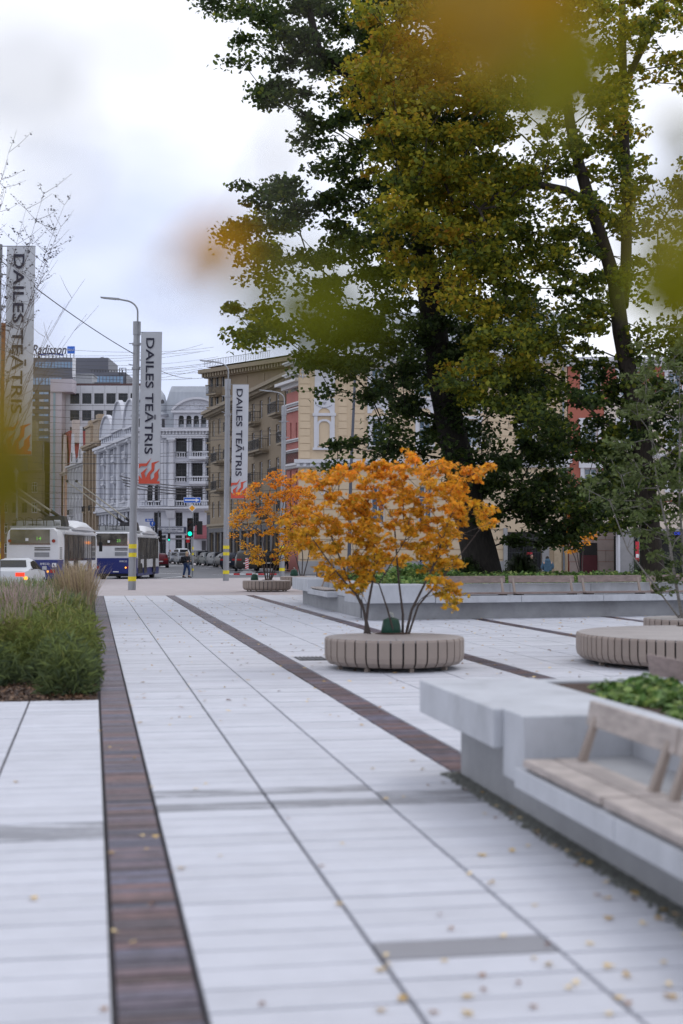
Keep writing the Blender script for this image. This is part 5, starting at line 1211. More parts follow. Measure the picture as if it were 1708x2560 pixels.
def car(label, loc, rz, paint, L_=4.5, Wd=1.82, H=1.46, kind='sedan', lit=False, name='parked_car', group=None):
    """x right, y forward, origin at the middle of the car on the ground"""
    t = thing(name, label, 'car', loc, rz, group); h = Wd/2
    if kind == 'sedan': st = [(-.5,.45,.80,.80,.80),(-.485,.28,.93,.93,.93),(-.40,.22,.98,1.0,.95),(-.32,.20,.99,1.06,.95),(-.16,.19,1.0,1.0*H-.06,.74),(.0,.19,.99,H,.72),(.12,.19,.97,H-.05,.72),(.27,.19,.93,1.0,.9),(.38,.2,.88,.92,.93),(.46,.24,.78,.82,.88),(.5,.42,.66,.68,.75)]
    elif kind == 'suv': st = [(-.5,.48,1.0,1.02,.84),(-.488,.30,1.08,1.12,.9),(-.455,.26,1.10,H-.28,.80),(-.38,.24,1.10,H-.05,.76),(-.2,.23,1.08,H,.75),(.0,.23,1.06,H,.75),(.12,.23,1.04,H-.07,.74),(.25,.23,1.02,1.10,.9),(.38,.24,.98,1.02,.93),(.46,.28,.88,.92,.9),(.5,.45,.74,.78,.78)]
    else: st = [(-.5,.42,.92,.94,.82),(-.488,.27,1.0,1.04,.9),(-.44,.22,1.0,H-.2,.78),(-.36,.2,1.0,H-.04,.74),(-.18,.19,.98,H,.73),(.02,.19,.96,H-.02,.73),(.13,.19,.95,H-.10,.73),(.27,.19,.93,1.0,.9),(.38,.2,.88,.92,.93),(.46,.24,.78,.82,.88),(.5,.42,.66,.68,.75)]
    secs = []
    for (fy, zb, zbelt, zr, wr) in st:
        y = fy*L_; e = 1-max(0,abs(fy)-.40)*1.3; hw = h*e
        secs.append([(-hw*.86,y,zb),(-hw*.99,y,zb+.12),(-hw,y,(zb+zbelt)/2+.05),(-hw*.955,y,zbelt),(-hw*wr if zr>zbelt+.05 else -hw*.9,y,zr-(.06 if zr>zbelt+.1 else .0)),(-hw*wr*.75,y,zr+.02),(hw*wr*.75,y,zr+.02),(hw*wr if zr>zbelt+.05 else hw*.9,y,zr-(.06 if zr>zbelt+.1 else .0)),(hw*.955,y,zbelt),(hw,y,(zb+zbelt)/2+.05),(hw*.99,y,zb+.12),(hw*.86,y,zb)])
    m = MB()
    for a, b in zip(secs[:-1], secs[1:]):
        for i in range(11): m.quad(a[i],a[i+1],b[i+1],b[i])
        m.quad(a[11],a[0],b[0],b[11])
    m.poly(secs[0]); m.poly(list(reversed(secs[-1])))
    me = m.mesh('body',[paint],smooth=True); 
    add('body', me, parent=t)
    # glazing laid 6 mm proud of the body
    def off(p, d=0.008): v = Vector(p); n = Vector((math.copysign(1,v.x) if abs(v.x)>.3 else 0,0,0)); return tuple(v+n*d)
    idx = [i for i, s_ in enumerate(st) if s_[3] > s_[2]+.25]; i0, i1 = idx[0], idx[-1]
    for sd, (ia, ib) in ((-1,(3,4)),(1,(8,7))):
        m = MB()
        for i in range(i0-1, i1+1):
            if i < 0 or i+1 >= len(secs): continue
            a0, a1, b0, b1 = Vector(secs[i][ia]), Vector(secs[i][ib]), Vector(secs[i+1][ia]), Vector(secs[i+1][ib])
            f0 = .92 if i >= i0 else .35; f1 = .92 if i+1 <= i1 else .35
            q0, q1 = a0.lerp(a1,f0), b0.lerp(b1,f1); a0 = a0.lerp(a1,.06); b0 = b0.lerp(b1,.06)
            o_ = Vector((sd*.014,0,0.002)); m.quad(a0+o_,b0+o_,q1+o_,q0+o_)
        add('side_window', m, carglass, t)
    def screen(i, j, nm, sgn):
        a, b = secs[i], secs[j]; o_ = Vector((0,sgn*.012,.014)); m = MB()
        A0, A1 = Vector(a[5])+Vector((-.04,0,0)), Vector(a[6])+Vector((.04,0,0)); B0, B1 = Vector(b[5]), Vector(b[6])
        A0, B0_ = A0.lerp(B0,.08), B0.lerp(A0,.12); A1, B1_ = A1.lerp(B1,.08), B1.lerp(A1,.12)
        m.quad(A0+o_,A1+o_,B1_+o_,B0_+o_); add(nm, m, carglass, t)
    ws = [i for i in range(len(st)-1) if st[i][0] > .1][0]; screen(ws+1, ws, 'windscreen', 1)
    if kind == 'sedan': screen(3, 4, 'rear_window', -1)
    else: screen(1, 3, 'rear_window', -1)
    for sx in (-1,1):
        for fy in (-.29,.31): wheel(t, sx*(h-.11), fy*L_, .335 if kind != 'suv' else .37, .22, sx)
        m = MB(); z_ = st[1][2]-.20; m.box(sx*h*.62-.19, sx*h*.62+.19, -L_*.498-.02, -L_*.47, z_, z_+.16); tl = add('tail_light', m.mesh('tail_light',[redlit if lit else lampred],bevel=.02), parent=t)
        m = MB(); z_ = .60 if kind != 'suv' else .72; m.box(sx*h*.66-.2, sx*h*.66+.2, L_*.462, L_*.492+.01, z_, z_+.14); add('headlight', m.mesh('headlight',[lampclear],bevel=.02), parent=t)
        m = MB(); m.box(sx*(h+.02), sx*(h+.2), L_*.16, L_*.19, st[5][2]-.02, st[5][2]+.13) if sx > 0 else m.box(sx*(h+.2), sx*(h+.02), L_*.16, L_*.19, st[5][2]-.02, st[5][2]+.13)
        add('side_mirror', m.mesh('side_mirror',[paint],bevel=.02), parent=t)
        if lit and sx > 0:
            m = MB(); m.box(h*.78, h*.93, -L_*.498-.03, -L_*.47, st[1][2]-.33, st[1][2]-.21); add('indicator', m, plinkt, t)
    m = MB(); m.box(-.26,.26,-L_*.5-.012,-L_*.5+.02,.62,.73); add('number_plate', m, plate, t)
    m = MB(); m.box(-.26,.26,L_*.5-.02,L_*.5+.012,.42,.52); add('number_plate', m, plate, t)
    m = MB(); m.box(-.5,.5,L_*.5-.06,L_*.5+.006,.545,.66); add('grille', m, black, t)
    m = MB(); m.box(-h*.8,h*.8,-L_*.5+.005,-L_*.5+.1,.24,.40); m.box(-h*.8,h*.8,L_*.5-.1,L_*.5-.005,.20,.34); add('bumper', m, black, t)
    return t
ZR = -0.116
silver = carpaint('silver_paint', (0.13,0.14,0.16)); blackp = carpaint('black_paint', (0.006,0.007,0.01)); wht = carpaint('white_car_paint', (0.55,0.57,0.60)); greyp = carpaint('grey_paint', (0.06,0.06,0.063)); bluep = carpaint('dark_blue_paint', (0.012,0.018,0.035)); redp = carpaint('dark_red_paint_car', (0.12,0.01,0.02)); tealp = carpaint('dark_teal_paint', (0.010,0.022,0.025)); midg = carpaint('mid_grey_blue_paint', (0.03,0.038,0.052)); taupe = carpaint('taupe_paint', (0.048,0.045,0.042))
P = G(22,1477)
car('white saloon with lit orange indicator behind the grasses at the left edge', (P.x*1.0,61.5,ZR), R(2), wht, 4.7, 1.84, 1.47, 'sedan', lit=True, name='car')
car('dark red car just showing beyond the front of the farther trolleybus', (W(404,0,150).x,150,ZR), R(10), redp, 4.3, 1.8, 1.5, 'hatch', name='car')
def cu(u, Y): return (W(u,0,Y).x, Y, 0.0)
pk_ = 'cars parked in front of the white palace'
FZ = R(205)
car('silver car at the left end of the parked row before the tall white car', cu(443,186), R(192), silver, 4.5, 1.82, 1.5, 'hatch', group=pk_)
car('tall white car parked behind the left end of the row', cu(461,193), R(200), wht, 4.7, 1.85, 1.95, 'suv', group=pk_)
car('pale silver saloon second from the left, partly behind the walking person', cu(461,180), R(195), silver, 4.5, 1.82, 1.45, 'sedan', group=pk_)
car('black large car in the parked row right of the traffic light pole', cu(507,165), R(200), blackp, 4.8, 1.92, 1.68, 'suv', group=pk_)
car('dark teal hatchback between the black large car and the blue grey car', cu(527,160), R(198), tealp, 4.2, 1.78, 1.5, 'hatch', group=pk_)
car('blue grey car parked just left of the second lamp post', cu(549,152), R(200), midg, 4.3, 1.8, 1.52, 'hatch', group=pk_)
car('black car mostly hidden by the second lamp post', cu(572,144), R(200), blackp, 4.4, 1.8, 1.48, 'sedan', group=pk_)
car('dark blue car seen from behind left of the big grey car', cu(596,128), R(-18), bluep, 4.3, 1.8, 1.5, 'hatch', group=pk_)
car('big taupe grey car seen from behind next to the red and white barrier', cu(619,116), R(4), taupe, 4.6, 1.9, 1.66, 'suv', group=pk_)
car('dark car in the gap right of the big grey car behind the distant orange tree', cu(668,119), R(8), blackp, 4.5, 1.85, 1.6, 'suv', group=pk_)

# ---------------- trolleybuses
bw_ = M('bus_white', (0.64,0.65,0.68), 0.3, 0.05, 1.2, spots=0.06); bb_ = M('bus_blue', (0.02,0.03,0.16), 0.3, 0.06, 1); busglass = glass('reflection_toned_bus_glass', (0.10,0.09,0.075), 0.08, 0.9, 1.1, spec=0.5); rgrey = M('roof_grey', (0.35,0.36,0.37), 0.6, 0.12, 2)  # brownish building reflections are put into the bus glass colour
def bus(label, loc, rz, route):
    t = thing('trolleybus', label, 'trolleybus', loc, rz, 'white and blue trolleybuses on the street')
    Wd, Lb = 2.55, 12.0; h = Wd/2
    def sec(y, z0, z1, tap=0.06, s=1.0):
        return [(-h*s,y,z0),(h*s,y,z0),(h*s,y,z1-.5),(h*s-tap,y,z1-.18),(h*s-tap-.16,y,z1),(-h*s+tap+.16,y,z1),(-h*s+tap,y,z1-.18),(-h*s,y,z1-.5)]
    def loft(secs, mat, nm, parent=t):
        m = MB(); k = len(secs[0])
        for a, b in zip(secs[:-1], secs[1:]):
            for i in range(k): m.quad(a[i],a[(i+1)%k],b[(i+1)%k],b[i])
        m.poly(list(reversed(secs[0]))); m.poly(secs[-1]); return add(nm, m.mesh(nm,[mat],smooth=True), parent=parent)
    # white upper body, blue lower body
    loft([sec(0.06,1.36,2.86,s=.985),sec(0.14,1.36,2.92),sec(1.4,1.36,2.92)], bw_, 'rear_body')
    loft([sec(1.402,0.74,2.92),sec(Lb-1.0,0.74,2.92),sec(Lb-.35,0.74,2.88,s=.985),sec(Lb,0.76,2.6,s=.93)], bw_, 'body')
    def low(y0,y1,z0,z1,mat,nm,s0=1,s1=1):
        m = MB(); m.hexa([(-h*s0,y0,z0),(h*s0,y0,z0),(h*s1,y1,z0),(-h*s1,y1,z0),(-h*s0,y0,z1),(h*s0,y0,z1),(h*s1,y1,z1),(-h*s1,y1,z1)]); return add(nm, m.mesh(nm,[mat],bevel=.03), parent=t)
    low(0.0,1.4,0.42,1.355,bb_,'rear_blue_panel',.975,1.0); low(1.402,Lb-.02,0.24,0.735,bb_,'side_skirt',1.0,.95)
    m = MB(); m.box(-h*.9,h*.9,0.05,1.3,0.26,0.415); add('rear_bumper', m, black, t)
    # rear details (rear face looks towards -y)
    m = MB(); m.box(-h*.86,h*.66,0.035,0.059,2.16,2.83); rw_ = add('rear_window', m.mesh('rear_window',[busglass],bevel=.0), parent=t)
    m = MB(); m.box(-h*.88,h*.68,0.028,0.058,2.10,2.155); add('window_trim', m, M('rust_brown_trim',(0.13,0.07,0.06)), t)
    add('route_number', text_mesh(route, .22, .17, .003, .01, M('led_green',(0.2,0.6,0.1),emit=(0.45,1.0,0.15,0.15))), parent=rw_, loc=(0.32,0.03,2.40), rot=(R(90),0,0))
    m = MB(); m.box(-0.34,-0.2,0.028,0.034,2.28,2.42); add('window_sticker', m, white, rw_)
    for z0, z1 in ((1.92,1.97),(1.82,1.87)): m = MB(); m.box(0.1,0.86,0.03,0.058,z0,z1); add('vent_slot', m, M('vent_dark',(0.05,0.05,0.06)), t)
    m = MB(); m.box(0.1,0.82,0.03,0.058,1.5,1.72); add('vent_panel', m, M('vent_grey',(0.22,0.23,0.25)), t)
    for sx in (-1.10,1.04):
        m = MB(); m.lathe([(0,0),(.075,0),(.085,.02),(.085,.05)],14); add('upper_lamp', m, lampred if not (sx > 0 and route == '23') else plinkt, t, loc=(sx,0.02,2.28), rot=(R(90),0,0))
    for sx in (-1,1):
        m = MB(); m.box(sx*.99-.13,sx*.99+.13,-.01,.03,.72,.88); tl = add('tail_light', m.mesh('tail_light',[lampred],bevel=.01), parent=t)
        if sx > 0: m = MB(); m.box(.72,.80,-.02,.0,.74,.83); add('indicator', m, plinkt, t)
    add('maker_lettering', text_mesh('IVECO', .44, .10, .003, .006, white), parent=t, loc=(0.62,-0.012,1.16), rot=(R(90),0,0))
    m = MB(); m.box(0.97,1.18,-.012,-.002,1.0,1.2); wp_ = add('wheelchair_plate', m, white, t); m = MB(); m.box(1.02,1.06,-.016,-.0125,1.04,1.16); m.box(1.065,1.12,-.016,-.0125,1.04,1.08); add('plate_mark', m, bb_, wp_)
    m = MB(); m.box(0.0,.34,-.012,-.002,.50,.57); add('number_plate', m, plate, t)
    for i in range(5): m = MB(); m.box(.05+i*0,.05,0,0,0,0) if False else None
    for q in range(6): m = MB(); m.box(h+.004,h+.012,.35,.95,1.42+q*.10,1.46+q*.10); add('side_vent', m, darkmetal, t)
    # side glazing on both sides, doors on the right
    for sx in (-1,1):
        x0, x1 = (h+.004,h+.016) if sx > 0 else (-h-.016,-h-.004)
        for (a, b, nm) in ((1.62,2.55,'door'),(2.7,4.1,'side_window'),(4.2,5.35,'door'),(5.5,6.95,'side_window'),(7.05,8.3,'side_window'),(8.4,9.6,'door'),(9.75,10.9,'side_window')):
            z0 = .40 if nm == 'door' and sx > 0 else 1.28
            m = MB(); m.box(x0,x1,a,b,z0,2.62); o = add(nm if sx > 0 else 'side_window', m, busglass, t)
            fr = MB(); 
            for yy in ([a,(a+b)/2,b] if nm == 'door' and sx > 0 else [a,b]): fr.box(x0-(0 if sx>0 else .006),x1+(.006 if sx>0 else 0),yy-.035,yy+.035,z0,2.62)
            add('window_frame', fr, darkmetal, o)
        m = MB(); m.box(x0 if sx>0 else x0-.06,x1+.06 if sx>0 else x1,1.35,Lb-.9,2.68,2.76); add('rain_gutter', m, bw_, t)
        for y in (2.9-1.0+.7,9.2):
            wheel(t, sx*(h-.17), y if y > 4 else 3.0, .48, .28, sx)
            m = MB(); yy = y if y > 4 else 3.0; pts = [(yy+.62*math.cos(a_*math.pi/12),.42+.62*math.sin(a_*math.pi/12)) for a_ in range(13)]; m.prism(pts,.012,'x',(h+.002) if sx>0 else -h-.014); add('wheel_arch', m, black, t)
        m = MB(); m.box(sx*(h+.12)-.09,sx*(h+.12)+.09,Lb+.05,Lb+.2,1.75,2.3); m.tube([(sx*(h-.25),Lb-.2,2.75),(sx*(h+.12),Lb+.12,2.6),(sx*(h+.12),Lb+.12,2.3)],.03,6); add('wing_mirror', m.mesh('wing_mirror',[black],bevel=.02), parent=t)
    m = MB(); m.box(-h*.85,h*.85,Lb*1.0-.01,Lb+.012,1.1,2.5); add('windscreen', m, busglass, t)
    # roof equipment
    def fair(y0, y1, z0, z1, s0, nm, mat=bw_):
        secs = []
        for i in range(7):
            f = i/6; y = y0+(y1-y0)*f; zz = z0+(z1-z0)*math.sin(min(1,f*3.2+.25)*math.pi/2)*(1-.75*max(0,(f-.55)/.45)**2); hw = s0*(1-.12*max(0,(f-.6)/.4))
            secs.append([(-hw,y,z0),(hw,y,z0),(hw,y,z0+(zz-z0)*.35),(hw*.82,y,z0+(zz-z0)*.85),(hw*.6,y,zz),(-hw*.6,y,zz),(-hw*.82,y,z0+(zz-z0)*.85),(-hw,y,z0+(zz-z0)*.35)])
        loft(secs, mat, nm)
    fair(4.6,Lb-.25,2.90,3.42,h*.985,'roof_fairing')
    m = MB(); m.box(-h*.92,h*.92,.35,3.9,2.925,3.02); add('roof_tray', m, rgrey, t)
    for x in (-.75,0.0,.75):
        m = MB(); m.tube([(x-.32,.55+abs(x),3.2),(x+.36,.55+abs(x),3.2)],.13,8); add('roof_cylinder', m.mesh('roof_cylinder',[rgrey],smooth=True), parent=t)
    m = MB(); m.box(-1.05,.9,1.1,2.6,3.03,3.30); add('equipment_box', m.mesh('equipment_box',[rgrey],bevel=.03), parent=t)
    m = MB()
    for x in (-.9,-.45,.1,.6): m.tube([(x,.4,3.02),(x+.03,.38,3.38),(x+.2,.4,3.44),(x+.35,.42,3.36),(x+.38,.44,3.02)],.018,5)
    m.tube([(-1.05,.4,3.3),(.95,.4,3.3)],.02,5); add('roof_hose', m, black, t)
    for dx in (0,.55):
        x = -.05+dx; tp = add('trolley_pole', MB().tube([(x,4.4,3.55),(x-.6,2.6,4.15),(x-2.35,-2.0,5.85)],[.055,.045,.03],8), M('pale_pole_paint',(0.42,0.40,0.33),0.6,0.1,2), t)
        m = MB(); m.tube([(x,4.4,3.55),(x-.3,3.5,3.85)],.09,8); add('pole_base', m, darkmetal, tp)
        m = MB(); m.lathe([(0,0),(.08,.02),(.08,.14),(0,.18)],8,x-2.35,-2.0); m.v = [(a,b_,c+5.8) for a,b_,c in m.v]; add('pole_shoe', m, darkmetal, tp)
    m = MB(); m.box(-.35,.95,3.9,4.9,3.0,3.6,.15,.1); add('pole_mount', m.mesh('pole_mount',[darkmetal],bevel=.03), parent=t)
    return t
B1 = W(146,1376,69.5); bus('nearer white and blue trolleybus, its rear window and rooftop poles showing above the grasses', (B1.x-1.275,69.5,ZR), R(0.5), '14')
B2 = W(336,1376,85.5); bus('farther white and blue trolleybus partly behind the large lamp post', (B2.x-1.275,85.5,ZR), R(0.0), '23')

# ================================================================== SIGNS, TRAFFIC LIGHTS
sblue = M('sign_blue_face', (0.015,0.10,0.50), 0.4, 0.05, 2); samber = M('sign_amber_face', (0.75,0.33,0.01), 0.4, 0.05, 2); swhite = M('sign_white_face', (0.7,0.71,0.73), 0.4, 0.03, 2); sred = M('sign_red_face', (0.55,0.02,0.03), 0.4, 0.05, 2)
greenlit = M('green_light_lit', (0.0,0.4,0.25), 0.3, 0.02, 2, emit=(0.0,0.95,0.62,1.3)); deadlens = M('dark_lens', (0.03,0.005,0.005), 0.3, 0.1, 5)
T1 = G(486,1443); T1.y = 90; T1.x = W(486,0,90).x
t = thing('traffic_light', 'traffic light with green lit, amber diamond and blue arrow sign on a yellow banded pole', 'traffic light', (T1.x,T1.y,0))
m = MB(); m.tube([(0,0,0),(-0.02,0,5.1)],.055,10); add('pole_shaft', m.mesh('pole_shaft',[steel],smooth=True), parent=t)
for z0, z1 in ((1.75,1.93),(1.40,1.55),(0.42,.56)): m = MB(); m.tube([(0,0,z0),(0,0,z1)],.06,10,False); add('yellow_band', m, yellow, t)
def head(parent, x, z, s=1.0, lit=True, facing=True, w_=.34):
    m = MB(); m.box(x-w_/2*s,x+w_/2*s,-.2,-.02,z,z+1.1*s); b_ = add('signal_housing', m.mesh('signal_housing',[black],bevel=.03), parent=parent)
    if facing:
        for k in range(3):
            zc = z+(.18+.36*k)*s; m = MB(); m.lathe([(0,.02),(.10*s,.015),(.125*s,0)],14); add('lens', m, greenlit if (lit and k == 0) else deadlens, b_, loc=(x,-.205,zc), rot=(R(90),0,0))
            m = MB(); m.lathe([(.135*s,0),(.14*s,.26*s)],14,a0=-.25,a1=math.pi+.25); add('visor', m, black, b_, loc=(x,-.20,zc), rot=(R(90),0,0))
    return b_
head(t,-.16,2.56,1.08); 
m = MB(); m.box(.26,.60,-.18,.16,2.7,3.55); add('side_signal', m.mesh('side_signal',[black],bevel=.04), parent=t)
m = MB(); m.box(-.03,.3,-.02,.02,2.85,2.9); m.box(-.03,.3,-.02,.02,3.35,3.4); add('signal_bracket', m, darkmetal, t)
sg = add('direction_sign', MB().box(-.58,.50,-.05,-.03,4.70,5.06), swhite, t)
add('sign_face', MB().box(-.56,.48,-.056,-.051,4.72,5.04), sblue, sg); add('arrow', MB().prism([(-.5,4.84),(.18,4.84),(.18,4.76),(.44,4.88),(.18,5.0),(.18,4.92),(-.5,4.92)],.004,'y',-.062), swhite, sg)
d = add('priority_sign', MB().prism([(-.04,4.12),(.21,4.37),(-.04,4.62),(-.29,4.37)],.02,'y',-.08), swhite, t); add('sign_face', MB().prism([(-.04,4.18),(.15,4.37),(-.04,4.56),(-.23,4.37)],.004,'y',-.086), samber, d)
m = MB(); m.hexa([(-.35,-.02,4.62),(.27,-.02,4.62),(.27,0,4.62),(-.35,0,4.62),(-.45,-.02,4.70),(.37,-.02,4.70),(.37,0,4.70),(-.45,0,4.70)])
for i, (u, v, Y, lit) in enumerate(((427.5,1345,196,True),)):
    P = W(u,0,Y); t = thing('traffic_light','small far traffic light showing green before the white palace shopfront','traffic light',(P.x,Y,0)); z = W(u,1353,Y).z
    m = MB(); m.tube([(0,0,0),(0,0,z+3)],.06,8); add('pole_shaft', m, steel, t); head(t,0,z,1.0)
P = W(404,0,150); t = thing('traffic_light','dark traffic light head seen from behind beyond the farther trolleybus','traffic light',(P.x,150,0)); m = MB(); m.tube([(0,0,0),(0,0,5.2)],.05,8); add('pole_shaft', m, steel, t); head(t,0.05,2.6,1.1,False,True); head(t,-.35,3.6,.8,False,False)
P = W(386,0,140); t = thing('street_sign','blue round arrow sign under a small blue one way sign before the palace','sign',(P.x,140,0)); m = MB(); m.tube([(0,0,0),(0,0,4.9)],.05,8); add('sign_pole', m, steel, t)
z = W(0,1309,140).z; m = MB(); m.lathe([(0,0.02),(.27,0.02),(.27,0)],20); o = add('round_sign', m, sblue, t, loc=(0,-.06,z), rot=(R(90),0,0)); add('arrow', MB().prism([(-.03,z-.18),(.03,z-.18),(.03,z+.03),(.11,z+.0),(0,z+.19),(-.11,z+.0),(-.03,z+.03)],.005,'y',-.09), swhite, t)
z = W(0,1300.5,140).z; o = add('one_way_sign', MB().box(-.7,.08,-.05,-.03,z-.14,z+.14), sblue, t); add('arrow', MB().prism([(-.62,z),(-.4,z+.09),(-.4,z+.03),(-.0,z+.03),(-.0,z-.03),(-.4,z-.03),(-.4,z-.09)],.005,'y',-.058), swhite, o)
P = W(474,0,170); t = thing('street_sign','small red and white no entry sign on a thin post behind the traffic light','sign',(P.x,170,0)); m = MB(); m.tube([(0,0,0),(0,0,3.6)],.04,8); add('sign_pole', m, steel, t); z = W(0,1346,170).z; add('sign_face', MB().box(-.2,.2,-.05,-.03,z-.5,z+.4), sred, t); add('white_bar', MB().box(-.16,.16,-.056,-.051,z-.12,z+.06), swhite, t)
# barrier board
P = W(620,0,104); t = thing('barrier_board','upright red and white striped barrier board on a grey foot behind the kerb','barrier',(P.x,104,0)); bz_ = W(0,1423,104).z; tz = W(0,1395,104).z
add('board', MB().box(-.12,.12,-.02,.02,bz_,tz), swhite, t); n = 5
m = MB()
for k in range(n):
    z0 = bz_+(tz-bz_)*k/n; z1 = z0+(tz-bz_)/n*.5; m.hexa([(-.12,-.026,z0),(.12,-.026,z0+.09),(.12,-.021,z0+.09),(-.12,-.021,z0),(-.12,-.026,z1),(.12,-.026,min(tz,z1+.09)),(.12,-.021,min(tz,z1+.09)),(-.12,-.021,z1)])
add('red_stripe', m, sred, t); add('board_foot', MB().box(-.6,.6,-.3,.3,0.0,.22,.35,.2), kerbm, t)
P = W(630,0,97.5); t = thing('barrier_rail','low red and white rail lying on the pavement edge behind the distant planter','barrier',(P.x,97.5,0))
for k in range(8): add('rail_segment', MB().box(-1.6+k*.42,-1.6+k*.42+.415,-.05,.05,0.02,.13), sred if k % 2 else swhite, t)

# ================================================================== PEOPLE
skin = M('skin', (0.42,0.26,0.19), 0.6, 0.06, 8)
def cloth(nm, c): return M(nm, c, 0.85, 0.15, 6, 0.3, 40)
def skinmesh(name, verts, edges, radii, mat, parent, sub=1):
    me = bpy.data.meshes.new(name); me.from_pydata(verts, edges, []); me.materials.append(mat)
    o = bpy.data.objects.new(name, me); COL.objects.link(o); o.parent = parent
    md = o.modifiers.new('skin','SKIN'); 
    for i, r in enumerate(radii): me.skin_vertices[0].data[i].radius = (r, r) if not hasattr(r,'__len__') else r
    me.skin_vertices[0].data[0].use_root = True; md.use_smooth_shade = True
    s = o.modifiers.new('sub','SUBSURF'); s.levels = sub; s.render_levels = sub
    return o
def ball(name, c, r, mat, parent, sx=1, sy=1, sz=1):
    m = MB(); n = 7
    m.lathe([(max(0.001,r*math.sin(math.pi*i/n)), -r*math.cos(math.pi*i/n)) for i in range(n+1)], 14)
    m.v = [(x*sx+c[0], y*sy+c[1], z*sz+c[2]) for x,y,z in m.v]; return add(name, m.mesh(name,[mat],smooth=True), parent=parent)
def standing(label, loc, rz, ht, coat, legs, hair, hairstyle='short', coatlen=.47, stride=.16, shoes=None, arms='phone', group=None, head_skin=skin):
    """facing -y; ht in metres"""
    s = ht/1.75; t = thing('person', label, 'person', loc, rz, group); S = lambda *p: tuple(c*s for c in p)
    st = stride
    V = [S(0,0,.95), S(0,0,1.12), S(0,-.01,1.33), S(0,-.01,1.46), S(0,-.02,1.56), S(0,-.03,1.66),
         S(.10,0,.90), S(.11,-st,.50), S(.11,-st*.7,.09), S(.11,-st*.7-.15,.045),
         S(-.10,0,.90), S(-.11,st*.6,.50), S(-.11,st*1.25,.10), S(-.11,st*1.25-.14,.045),
         S(.19,0,1.40), S(.24,.04,1.14), S(.15 if arms=='phone' else .25,-.22 if arms=='phone' else -.05,1.13 if arms=='phone' else .90), S(.10 if arms=='phone' else .25,-.28 if arms=='phone' else -.08,1.17 if arms=='phone' else .80),
         S(-.19,0,1.40), S(-.24,.04,1.14), S(-.25 if arms!='phone' else -.16,-.06 if arms!='phone' else -.2,.90 if arms!='phone' else 1.1), S(-.25 if arms!='phone' else -.08,-.08 if arms!='phone' else -.27,.80 if arms!='phone' else 1.14)]
    E = [(0,1),(1,2),(2,3),(3,4),(4,5),(0,6),(6,7),(7,8),(8,9),(0,10),(10,11),(11,12),(12,13),(2,14),(14,15),(15,16),(16,17),(2,18),(18,19),(19,20),(20,21)]
    Rr = [.145,.13,.15,.06,.085,.085,.10,.07,.05,.04,.10,.07,.05,.04,.065,.05,.038,.032,.065,.05,.038,.032]
    skinmesh('body', V, E, [r*s for r in Rr], head_skin, t, 2)
    # trousers, coat with sleeves, shoes, hair
    skinmesh('trousers', [S(0,0,.93),S(.10,0,.88),S(.11,-st,.50),S(.11,-st*.7,.13),S(-.10,0,.88),S(-.11,st*.6,.50),S(-.11,st*1.25,.14)], [(0,1),(1,2),(2,3),(0,4),(4,5),(5,6)], [r*s for r in (.165,.12,.088,.07,.12,.088,.07)], legs, t, 2)
    zb = coatlen*1.75
    skinmesh('coat', [S(0,0,1.15),S(0,0,zb),S(0,0,1.34),S(0,-.01,1.46),S(.20,0,1.39),S(.25,.04,1.14),tuple(V[16]),S(-.20,0,1.39),S(-.25,.04,1.14),tuple(V[20])], [(0,1),(0,2),(2,3),(2,4),(4,5),(5,6),(2,7),(7,8),(8,9)], [r*s for r in (.175,.21,.185,.09,.095,.075,.055,.095,.075,.055)], coat, t, 2)
    for i in (9,13):
        x, y, z = V[i]; m = MB(); m.hexa([(x-.05,y-.08,0.0),(x+.05,y-.08,0.0),(x+.05,y+.2,0.0),(x-.05,y+.2,0.0),(x-.045,y-.06,.06),(x+.045,y-.06,.06),(x+.045,y+.19,.11),(x-.045,y+.19,.11)]); add('shoe', m.mesh('shoe',[shoes or black],bevel=.015), parent=t)
    c = S(0,-.035,1.645); ball('head', c, .105*s, head_skin, t, .82, .95, 1.12)
    ball('nose', (c[0],c[1]-.105*s,c[2]-.01*s), .018*s, head_skin, t, .8,1,1.2)
    for sx in (-1,1): ball('ear', (c[0]+sx*.085*s,c[1]+.01*s,c[2]), .025*s, head_skin, t, .4,.8,1.1)
    ball('hair', (c[0],c[1]+.022*s,c[2]+.03*s), .112*s, hair, t, .88, .93, 1.05 if hairstyle == 'short' else 1.05)
    if hairstyle == 'long': ball('hair', (c[0],c[1]+.05*s,c[2]-.07*s), .10*s, hair, t, .95, .7, 1.3)
    return t, s
P = W(471,0,89); lab = 'person with blond hair and dark jacket over a grey coat walking past the traffic light'
pt, s = standing(lab, (P.x,89,0), R(55), 1.60, cloth('grey_wool',(0.10,0.105,0.115)), cloth('blue_jeans',(0.02,0.045,0.12)), M('blond_hair',(0.45,0.36,0.22),0.7,0.2,20), 'long', .44, .15)
skinmesh('jacket', [(0,0,1.14),(0,0,.99),(0,0,1.24),(0,-.01,1.34),(.2,0,1.27),(.245,.04,1.04),(.15,-.2,1.03),(-.2,0,1.27),(-.245,.04,1.04),(-.15,-.18,1.01)], [(0,1),(0,2),(2,3),(2,4),(4,5),(5,6),(2,7),(7,8),(8,9)], (.185,.20,.19,.09,.10,.08,.06,.10,.08,.06), cloth('black_jacket',(0.012,0.014,0.018)), pt, 2)
bp = thing('backpack','black backpack on the back of the blond person at the traffic light','backpack',(P.x,89,0),R(55)); m = MB(); m.box(-.16,.16,.19,.36,.92,1.32); add('bag_body', m.mesh('bag_body',[black],bevel=.05), parent=bp); m = MB(); m.box(-.12,.12,.365,.41,.95,1.12); add('front_pocket', m.mesh('front_pocket',[black],bevel=.015), parent=bp)
